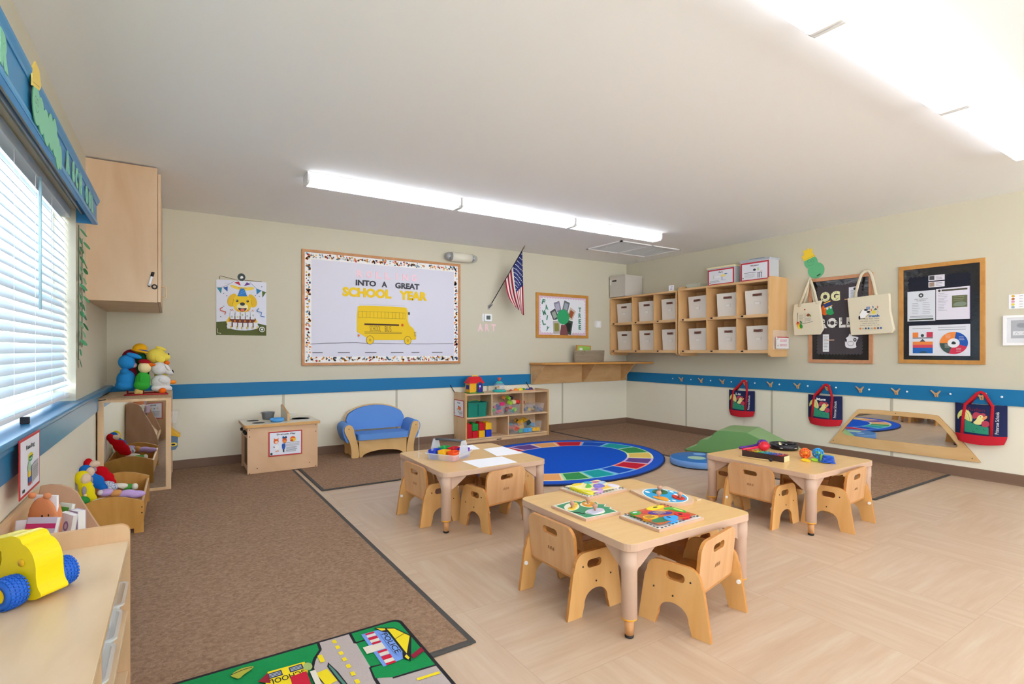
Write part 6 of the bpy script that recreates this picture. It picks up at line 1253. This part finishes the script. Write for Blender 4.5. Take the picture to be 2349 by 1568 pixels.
# school bags
NV = C('18224e', .85, bump=.15, bs=200, name='navy_canvas'); RC = C('bf1226', .8, name='red_canvas')
CR_, LGr, GR_, PKR = C('e4dc94', .8), C('cfd47c', .8), C('2c8a6c', .8), C('b43c54', .8)
def school_bag(yc, z0, w_, h_, top, name_, ncol, serif, label, hy_):
    """seen from the room: local u runs to the photo's right (towards smaller y)"""
    t = thing('school_bag', label, 'bag', (XR - .04, yc, z0), 'navy school tote bags on the hooks'); X0 = XR - .022; dpt = .055
    def q(u, v, d): return V(X0 - d, yc - (u - .5) * w_, z0 + v * h_)
    def fr(u, v):   # front surface
        bul = math.sin(PI * min(max(u, 0), 1)) ** .5 if 0 < u < 1 else 0
        ins = .06 * max(0, .18 - v) / .18
        uu = .5 + (u - .5) * (1 - 2 * ins); drop = -.05 * math.sin(PI * u) * max(0, 1 - v * 3) + (.02 * math.cos(2 * PI * u) if v > .8 else 0) * (v - .8) * 5
        return q(uu, v + drop, .008 + dpt * bul * (.35 + .65 * (1 - v)))
    b = MB(); b.grid(fr, 16, 14, NV, mf=lambda u, v: RC if v < .22 else NV); b.grid(lambda u, v: q(.5 + (u - .5) * (1 - (.12 * max(0, .18 - v) / .18)), v - .02 * math.sin(PI * u) * (v < .2), .003), 16, 14, NV, mf=lambda u, v: RC if v < .22 else NV)
    for uu in (0, 1): b.grid(lambda a, v: fr(uu, v).lerp(q(.5 + (uu - .5) * (1 - .12 * max(0, .18 - v) / .18), v, .003), a), 1, 14, NV)
    b.grid(lambda u, a: fr(u, 0).lerp(q(.5 + (u - .5) * .88, 0, .003), a), 16, 1, RC)
    body = b.build('body', t)
    pm = MB(); A = Art(pm, (0, 0, 0), (1, 0, 0), (0, 1, 0), (0, 0, 1), .00025)
    g = lambda L_: [((a - 120) / 955, (1270 - b_) / 715) for a, b_ in L_]
    A.poly(g([(330, 850), (430, 890), (560, 940), (690, 955), (770, 965), (778, 1092), (560, 1085), (328, 1078)]), GR_)
    A.poly(smooth_poly(g([(190, 870), (170, 790), (215, 700), (300, 655), (390, 665), (440, 720), (480, 800), (475, 880), (420, 885), (340, 850), (270, 790), (225, 800)]), 1), LGr); A.poly(smooth_poly(g([(300, 670), (390, 680), (450, 760), (460, 880), (400, 860), (350, 760)]), 1), CR_)
    A.line(g([(330, 690), (400, 760), (430, 880)]), .006, NAVY); A.line(g([(400, 680), (460, 760), (475, 870)]), .006, NAVY)
    A.poly(smooth_poly(g([(465, 790), (490, 710), (560, 695), (620, 720), (680, 700), (725, 740), (680, 790), (560, 800), (500, 830)]), 1), PKR)
    A.poly(smooth_poly(g([(480, 900), (540, 850), (575, 770), (630, 735), (680, 770), (690, 860), (650, 920), (560, 935)]), 1), CR_); A.poly(smooth_poly(g([(650, 800), (740, 740), (745, 790), (700, 830), (660, 835)]), 1), C('e89a5c', .8)); A.ell(*g([(715, 905)])[0], .075, .085, PKR); A.ell(*g([(625, 775)])[0], .008, .010, NAVY)
    for p in ((550, 990), (680, 1000), (480, 1040)): A.line(g([p, (p[0] + 10, p[1] + 20), (p[0] + 45, p[1] + 22)]), .008, NAVY)
    vs, fs = textmesh('Primrose Schools', 0); pm.add([A.P(.835 - y * .07, .555 + x * .56) for x, y in vs], fs, WHITE); A.k += 1
    A.text(name_, .43, .875, .07 * len(name_), .10, C(ncol, .8), .02 if serif else -.01)
    for _ in range(3):         # cut the print finely so that it follows the cloth
        e_ = [e for e in pm.bm.edges if e.calc_length() > .07]
        if e_: bmesh.ops.subdivide_edges(pm.bm, edges=e_, cuts=1); bmesh.ops.triangulate(pm.bm, faces=pm.bm.faces)
    for v_ in pm.bm.verts: p = fr(v_.co.x, v_.co.y); v_.co = V(p.x - .0012 - v_.co.z, p.y, p.z)
    pm.build('print', body)
    wv = .012
    def strap(front):
        off = 0.0 if front else None
        L_, c = [], []
        for (u, v) in ((.165, .22), (.18, .6), (.215, .98)): p = fr(u, v); c.append(V(p.x - .003, p.y, p.z) if front else V(X0 - .003, yc - (u + .05 - .5) * w_, p.z) if v > .9 else None)
        for (u, v) in ((.745, .98), (.735, .6), (.735, .22)): p = fr(u, v); L_.append(V(p.x - .003, p.y, p.z) if front else V(X0 - .003, yc - (u - .04 - .5) * w_, p.z) if v > .9 else None)
        hk = [V(XR - .040 - (.012 if front else 0), hy_ + .022, top - .012), V(XR - .042 - (.012 if front else 0), hy_, top), V(XR - .040 - (.012 if front else 0), hy_ - .022, top - .012)]
        pts = [p for p in c if p is not None] + hk + [p for p in L_ if p is not None]
        return pts
    for front in (True, False): MB().tube(strap(front), wv * (w_ / .34), RC, 8, flat=.16, up=(1, 0, 0)).build('strap', t)
school_bag(3.905, .325, .345, .30, .752, 'Liz', 'f0f0f0', True, 'navy and red school bag with a rooster, nearest the corner', 3.857)
school_bag(2.925, .330, .350, .305, .757, 'Matt', 'f0f0f0', True, 'navy and red school bag left of the wall mirror', 2.90)
school_bag(1.632, .325, .350, .325, .760, 'Aidan', '8c1840', False, 'largest navy and red school bag, right of the wall mirror', 1.624)
# trapezoid mirror
BI = wood('e2bd88', 'd5ab72', (4, 2, 6), .4, 'birch_ply')
t = thing('wall_mirror', 'low trapezoid mirror in a birch frame on the wainscot', 'mirror', (XR - .02, 2.26, .14))
fo = smooth_poly([(2.893, .135), (2.87, .155), (2.62, .51), (2.585, .527), (1.955, .532), (1.92, .51), (1.64, .165), (1.635, .142)], 1)
hole = smooth_poly([(2.575, .485), (2.0, .488), (1.945, .478), (1.80, .29), (1.79, .262), (1.82, .245), (2.70, .236), (2.755, .255), (2.75, .29), (2.62, .46)], 1)
MB().prism(fo, (XR - .006, 0, 0), (0, 1, 0), (0, 0, 1), (-.018, 0, 0), BI, holes=[hole], me=C('b98a50', .5)).build('frame', t, bevel=.002)
MB().box(XR - .016, XR - .010, 1.76, 2.79, .215, .51, C('e8f0ee', .02, metal=1, name='mirror_glass')).build('mirror', t) if False else MB().prism([(1.76, .215), (2.79, .215), (2.60, .505), (1.96, .505)], (XR - .010, 0, 0), (0, 1, 0), (0, 0, 1), (-.006, 0, 0), C('eef2f0', .02, metal=1, name='mirror_glass')).build('mirror', t)
for y, z in ((2.842, .170), (1.69, .175), (2.27, .510)): MB().lathe((XR - .024, y, z), [(.005, -.001), (.004, .001), (0, .001)], DARK, 10, rot=(0, -PI / 2, 0)).build('screw', t)
# boards
def scallop(y0, y1, z0, z1, n_y, n_z, d=.012):
    P = []
    for (a, b_, c, e, n_) in ((y0, z0, y1, z0, n_y), (y1, z0, y1, z1, n_z), (y1, z1, y0, z1, n_y), (y0, z1, y0, z0, n_z)):
        for i in range(n_ * 4): f = i / (n_ * 4); k = d * abs(math.sin(PI * f * n_)); dx, dy = c - a, e - b_; l = math.hypot(dx, dy); P.append((a + dx * f + dy / l * k, b_ + dy * f - dx / l * k))
    return P
def board_art(b, y1, z0, w_, h_, d): return Art(b, (XR - d, y1, z0), (0, -w_, 0), (0, 0, h_), (-1, 0, 0))
OAK2 = wood('cc9570', 'bd855c', (12, 12, 12), .35, 'pinkish_oak'); FOIL = C('141418', .18, spec=.8, bump=.7, bs=14, name='black_plastic_sheet')
t = thing('bulletin_board', 'narrow black bulletin board reading OG and ROLL behind two canvas totes', 'bulletin board', (XR, 2.79, .985))
framed(MB(), 2.472, 3.103, .985, 1.898, .036, .02, OAK2, 'r').build('frame', t, bevel=.002)
b = MB().box(XR - .007, XR, 2.508, 3.067, 1.021, 1.862, FOIL); A = board_art(b, 3.103, .985, .631, .913, .007)
A.poly([((3.103 - y) / .631, (z - .985) / .913) for y, z in scallop(2.575, 3.012, 1.085, 1.80, 14, 22)], C('474146', .85))
LYc = C('e8e8b4', .7)
for ch, x, w_ in (('O', .27, .155), ('G', .435, .145)):
    A.text(ch, x, .775, w_, .115, LYc, .07)
rnd = random.Random(2)
for _ in range(26):
    a = rnd.uniform(.4, 5.8); x, z = (.27 + .058 * math.cos(a), .775 + .045 * math.sin(a)) if _ % 2 else (.435 + .054 * math.cos(a), .775 + .045 * math.sin(a))
    A.rect(x - .006, z - .002, x + .006, z + .004, C(rnd.choice(['4a5a3c', 'c8a83c', '5a7c8c']), .7)); A.k -= 1
A.k += 2
for ch, x, w_ in (('R', .24, .12), ('O', .385, .165), ('L', .545, .10), ('L', .66, .10)): A.text(ch, x, .465, w_, .115, C('eceae6', .7), .075)
for _ in range(30): x = rnd.choice([.21, .26, .32, .45, .33, .44, .52, .53, .64, .65]) + rnd.uniform(-.012, .012); z = .465 + rnd.uniform(-.045, .045); A.ell(x, z, .011, .007, BLACK, n=8); A.k -= 1
A.k += 2
A.poly([(.645, .715), (.775, .72), (.775, .865), (.645, .86)], C('e0e4ec', .7)); A.lines(.67, .76, .73, .83, 8, INK, .003); A.ell(.735, .84, .022, .014, C('3a3c44', .7)); A.rect(.58, .722, .69, .732, C('dcb48c', .7))
A.poly([(.235, .13), (.335, .13), (.335, .335), (.235, .335)], C('e6e6ea', .7)); A.lines(.25, .325, .15, .32, 10, INK, .004); A.rect(.30, .262, .42, .272, C('e0bc9c', .7))
A.blob([(.19, .60), (.23, .68), (.30, .67), (.33, .58), (.26, .55)], C('e06a24', .7)); A.blob([(.28, .57), (.30, .65), (.38, .66), (.40, .60), (.42, .58), (.38, .555)], C('2f9a5c', .7)); A.poly([(.25, .69), (.36, .72), (.38, .665), (.27, .635)], C('2a3a78', .7)); A.line([(.25, .695), (.36, .722)], .012, C('f0b83c', .7)); A.line([(.26, .635), (.39, .668)], .012, C('f0b83c', .7)); A.ell(.31, .635, .018, .014, C('d4e4f0', .7)); A.ell(.365, .645, .018, .014, C('d4e4f0', .7))
A.blob([(.585, .235), (.60, .29), (.64, .30), (.66, .345), (.69, .31), (.76, .30), (.80, .29), (.77, .26), (.75, .22), (.77, .17), (.60, .17)], C('e4e4ea', .7)); A.ell(.74, .265, .025, .020, BLACK); A.ell(.74, .265, .010, .008, WHITE); A.line(oval(.675, .225, .045, .025, 16) + [(.72, .225)], .004, BLACK); A.ell(.605, .26, .012, .02, BLACK)
b.build('display', t)
t = thing('bulletin_board', 'black bulletin board with white notices and a colour wheel, at the right', 'bulletin board', (XR, 1.925, .995))
framed(MB(), 1.604, 2.247, .996, 1.919, .036, .02, wood('c9944f', 'ba8340', (12, 12, 12), .35, 'gold_oak'), 'r').build('frame', t, bevel=.002)
b = MB().box(XR - .007, XR, 1.640, 2.211, 1.032, 1.883, FOIL); A = board_art(b, 2.247, .996, .643, .923, .007)
A.poly([((2.247 - y) / .643, (z - .996) / .923) for y, z in scallop(1.715, 2.165, 1.09, 1.80, 14, 20)], C('0d1224', .6))
PW = C('d8dde6', .6)
for z, cc in ((.855, '4a4a50'), (.79, 'a08878')): A.rect(.365, z - .027, .555, z + .027, C('e0dce6', .6)); A.rect(.375, z - .02, .435, z + .022, C(cc, .6)); A.lines(.45, .54, z - .02, z + .02, 3, INK, .003)
A.rect(.107, .43, .447, .735, PW); A.ell(.275, .69, .030, .022, C('3a4440', .6)); A.blob([(.26, .685), (.27, .70), (.29, .695), (.285, .68)], PW); A.text('DAILY CLASSROOM', .277, .652, .16, .010, BLACK, .0); A.text('SCHEDULE', .277, .636, .11, .010, BLACK, .0); A.lines(.165, .26, .50, .62, 7, INK, .0022); A.lines(.295, .39, .50, .62, 7, INK, .0022); A.lines(.14, .42, .465, .485, 2, INK, .003, .05); A.rect(.13, .44, .425, .455, C('3a4430', .6))
A.poly([(.456, .435), (.835, .435), (.838, .748), (.456, .742)], C('dedbe8', .6)); A.rect(.52, .715, .81, .732, C('4a4a38', .6)); A.ell(.495, .722, .016, .012, C('4a4a38', .6)); A.lines(.48, .60, .52, .70, 12, INK, .0022, .5); A.rect(.64, .55, .81, .665, C('656a4c', .6)); A.blob([(.65, .58), (.70, .605), (.80, .60), (.80, .56), (.66, .56)], C('7f8c7c', .6)); A.lines(.66, .79, .61, .66, 3, C('b8bc9c', .6), .002); A.rect(.835, .435, .842, .748, C('8c74a8', .6))
A.rect(.13, .08, .842, .385, C('dcdfe8', .6)); A.lines(.17, .40, .345, .365, 1, C('9aa0ac', .6), .006, 0); A.lines(.48, .80, .325, .37, 2, C('9aa0ac', .6), .006, .1)
A.rect(.175, .265, .245, .315, C('e8843c', .6)); A.rect(.345, .265, .42, .318, C('c83a54', .6)); A.rect(.175, .255, .42, .263, BLACK); A.ell(.295, .283, .020, .016, C('3a4444', .6)); A.poly([(.26, .22), (.335, .22), (.297, .25)], C('4a545c', .6)); A.rect(.178, .19, .42, .222, C('ec8844', .6)); A.rect(.178, .16, .42, .19, C('d4485c', .6)); A.rect(.178, .105, .42, .16, C('1c64b8', .6)); A.poly([(.25, .105), (.36, .105), (.335, .125), (.28, .125)], C('2c5068', .6))
wc, wr_ = (.66, .205), (.158, .108)
for a0, a1, h in ((80, 180, 'ec8a3c'), (-20, 80, '1f58b0'), (-110, -20, 'cc3050'), (-180, -110, '3c5450')): A.poly([wc] + [(wc[0] + wr_[0] * math.cos(R(a0 + (a1 - a0) * i / 12)), wc[1] + wr_[1] * math.sin(R(a0 + (a1 - a0) * i / 12))) for i in range(13)], C(h, .6))
A.ell(*wc, .068, .045, C('e6e8ee', .6)); A.blob([(.63, .195), (.65, .225), (.68, .215), (.69, .195), (.66, .19)], C('24343c', .6))
for x, z in ((.60, .27), (.75, .25), (.72, .14), (.59, .18)): A.lines(x - .03, x + .03, z - .02, z + .02, 3, C('e8e0dc', .6), .003)
b.build('display', t)
cater((XR - .001, 3.03, 2.0), (0, -1, 0), (0, 0, 1), (-1, 0, 0), [(0, -.01, .088, .088), (-.055, .085, .072, .07)], [(-.125, .105), (-.005, .145), (-.035, .185), (-.04, .235), (-.075, .222), (-.08, .25), (-.10, .222), (-.135, .225), (-.13, .17), (-.155, .16)],
      'green paper caterpillar in a yellow crown above the left bulletin board', face=(-.055, .085, .042), name='paper_caterpillar', ext=lambda A: A.line([(.01, -.075), (.05, -.055)], .012, C('2c5a40', .7)))
# canvas totes
CV = C('ded5bc', .9, bump=.25, bs=170, name='canvas')
def tote(outline, label, holds, art, d=.03):
    t = thing('canvas_tote', label, 'tote bag', (XR - .04, sum(p[0] for p in outline) / len(outline), min(p[1] for p in outline)), 'canvas totes on the left bulletin board')
    b = MB().prism(outline, (XR - .025, 0, 0), (0, 1, 0), (0, 0, 1), (-d, 0, 0), CV); y1, y0, z0, z1 = max(p[0] for p in outline), min(p[0] for p in outline), min(p[1] for p in outline), max(p[1] for p in outline)
    bo = b.build('body', t, bevel=.008, seg=3)
    p = MB(); art(Art(p, (XR - .0252 - d, y1, z0), (0, -(y1 - y0), 0), (0, 0, z1 - z0), (-1, 0, 0))); p.build('print', bo)
    for pts in holds: MB().tube([(XR - x, y, z) for x, y, z in pts], .014, CV, 8, flat=.2, up=(1, 0, 0)).build('strap', t)
def ta(A):
    A.line([(.18, .68), (.16, .30)], .015, BLACK); A.poly([(.20, .68), (.42, .66), (.42, .36), (.20, .33)], C('d9d2bc', .8)); A.poly([(.44, .66), (.66, .70), (.68, .38), (.44, .36)], C('d9d2bc', .8)); A.line([(.18, .34), (.42, .35), (.68, .40)], .010, BLACK); A.line([(.43, .66), (.43, .36)], .006, BLACK)
    A.lines(.23, .39, .38, .62, 7, INK, .006); A.lines(.46, .63, .42, .52, 4, INK, .006); A.blob([(.46, .58), (.54, .66), (.62, .57), (.58, .55), (.50, .55)], C('8a4a2c', .8)); A.ell(.60, .57, .03, .03, C('7a9c3c', .8)); A.ell(.42, .76, .025, .02, C('b82430', .8))
    for x, z, h in ((.20, .34, 'c8301c'), (.22, .29, 'e8a02c'), (.25, .25, 'f0cc3c'), (.30, .27, '2f8a3c')): A.ell(x, z, .05, .07, C(h, .8), .3)
    A.ell(.30, .38, .03, .03, C('2f8a3c', .8)); A.blob([(.24, .40), (.28, .44), (.31, .41)], C('24304c', .8))
tote([(3.245, 1.285), (3.262, 1.50), (3.245, 1.63), (3.06, 1.64), (2.945, 1.655), (2.965, 1.60), (2.93, 1.35), (2.965, 1.29)], 'smaller canvas tote with a book and bookworm, left of the board',
     [[(.055, 3.19, 1.60), (.055, 3.13, 1.74), (.045, 3.09, 1.86), (.040, 3.075, 1.915), (.045, 3.06, 1.86), (.055, 3.02, 1.75), (.055, 2.99, 1.62)], [(.030, 3.16, 1.61), (.030, 3.11, 1.75), (.030, 3.085, 1.89), (.030, 3.06, 1.80), (.030, 3.03, 1.62)]], ta)
def tb_(A):
    sb = lambda h: C(h, .8)
    A.blob([(.26, .42), (.30, .56), (.34, .64), (.46, .64), (.50, .56), (.42, .50), (.40, .42)], WHITE); A.blob([(.36, .62), (.40, .66), (.47, .63), (.44, .60)], BLACK); A.ell(.47, .575, .04, .025, BLACK); A.ell(.275, .44, .02, .05, BLACK); A.line([(.28, .55), (.33, .63)], .008, BLACK); A.line([(.27, .42), (.40, .42)], .008, BLACK); A.line([(.42, .45), (.51, .54)], .006, BLACK)
    A.rect(.43, .64, .50, .70, sb('8c9cc4')); A.line([(.43, .64), (.50, .64), (.50, .70), (.43, .70), (.43, .64)], .006, sb('3a5a9c')); A.text('3', .565, .69, .035, .06, sb('3a6cb0'), .02); A.text('2', .665, .685, .035, .06, sb('b8342c'), .02); A.text('1', .535, .62, .02, .05, sb('d8642c'), .02); A.text('4', .675, .57, .03, .05, sb('b8bcc8'), .0); A.poly([(.585, .615), (.665, .615), (.625, .665)], sb('4a6a5c')); A.ell(.585, .56, .038, .042, sb('e4d43c'))
    A.text('math', .595, .475, .22, .065, sb('2a68a8'), .03)
    for i, s_ in enumerate(('If Matt has two', 'and adds some more', 'count and see it', 'how many in all')): A.text(s_, .50, .405 - i * .055, .40 if i != 2 else .32, .028, sb('5a544c'), 0)
    for x, h in ((.30, 'd8702c'), (.42, '2a5080'), (.48, '2a6080'), (.61, 'e08030'), (.68, '2a4a80'), (.74, '2a58a0')): A.ell(x, .165, .020, .024, sb(h))
    A.line([(.345, .165), (.375, .165)], .008, BLACK); A.line([(.36, .15), (.36, .18)], .004, BLACK); A.rect(.53, .17, .57, .175, BLACK); A.rect(.53, .155, .57, .16, BLACK)
tote([(2.655, 1.272), (2.672, 1.45), (2.688, 1.655), (2.49, 1.665), (2.31, 1.672), (2.302, 1.50), (2.268, 1.32), (2.29, 1.285)], 'larger canvas tote with a math print and cow, right of the board',
     [[(.060, 2.62, 1.64), (.058, 2.59, 1.78), (.045, 2.565, 1.88), (.036, 2.535, 1.915), (.036, 2.50, 1.915), (.045, 2.475, 1.88), (.058, 2.45, 1.80), (.060, 2.42, 1.65)]], tb_, d=.038)
# cards and white framed panel at the right edge
b = MB().box(XR - .003, XR, 1.18, 1.455, 1.465, 1.585, PAPER); A = Art(b, (XR - .003, 1.455, 1.465), (0, -.275, 0), (0, 0, .12), (-1, 0, 0))
for i, (h, g_c) in enumerate((('d8a82c', '3a5a5c'), ('b8784c', 'c82a3c'), ('d89ab0', '4a8cc0'), ('e8d43c', '5a9cc0'), ('9ab0b8', 'd84a54'))): A.ell(.10, .88 - i * .19, .04, .08, C(h, .6)); A.ell(.45, .88 - i * .19, .05, .08, C(g_c, .6)); A.rect(.24, .87 - i * .19, .32, .89 - i * .19, INK)
solo('picture_chart', b, 'small white chart of coloured pictures at the right edge', 'chart')
t = thing('wall_panel', 'white framed grey notice panel at the right edge', 'panel', (XR, 1.32, 1.16))
framed(MB(), 1.15, 1.491, 1.160, 1.412, .022, .016, WHITE, 'r').build('frame', t, bevel=.002); b = MB().box(XR - .010, XR, 1.172, 1.469, 1.182, 1.39, C('dfe0e4', .5)); A = Art(b, (XR - .010, 1.469, 1.182), (0, -.297, 0), (0, 0, .208), (-1, 0, 0)); A.rect(.10, .18, .90, .90, C('aeb1b8', .5)); A.poly(rrect(.22, .60, .80, .78, .08), C('94979e', .5)); A.rect(.14, .30, .86, .46, C('dfe0e4', .5)); [A.line([(x, .34), (x + .04, .42), (x + .08, .34)], .008, C('8c8f96', .5)) for x in (.18, .34, .5, .66)]; b.build('notice', t)
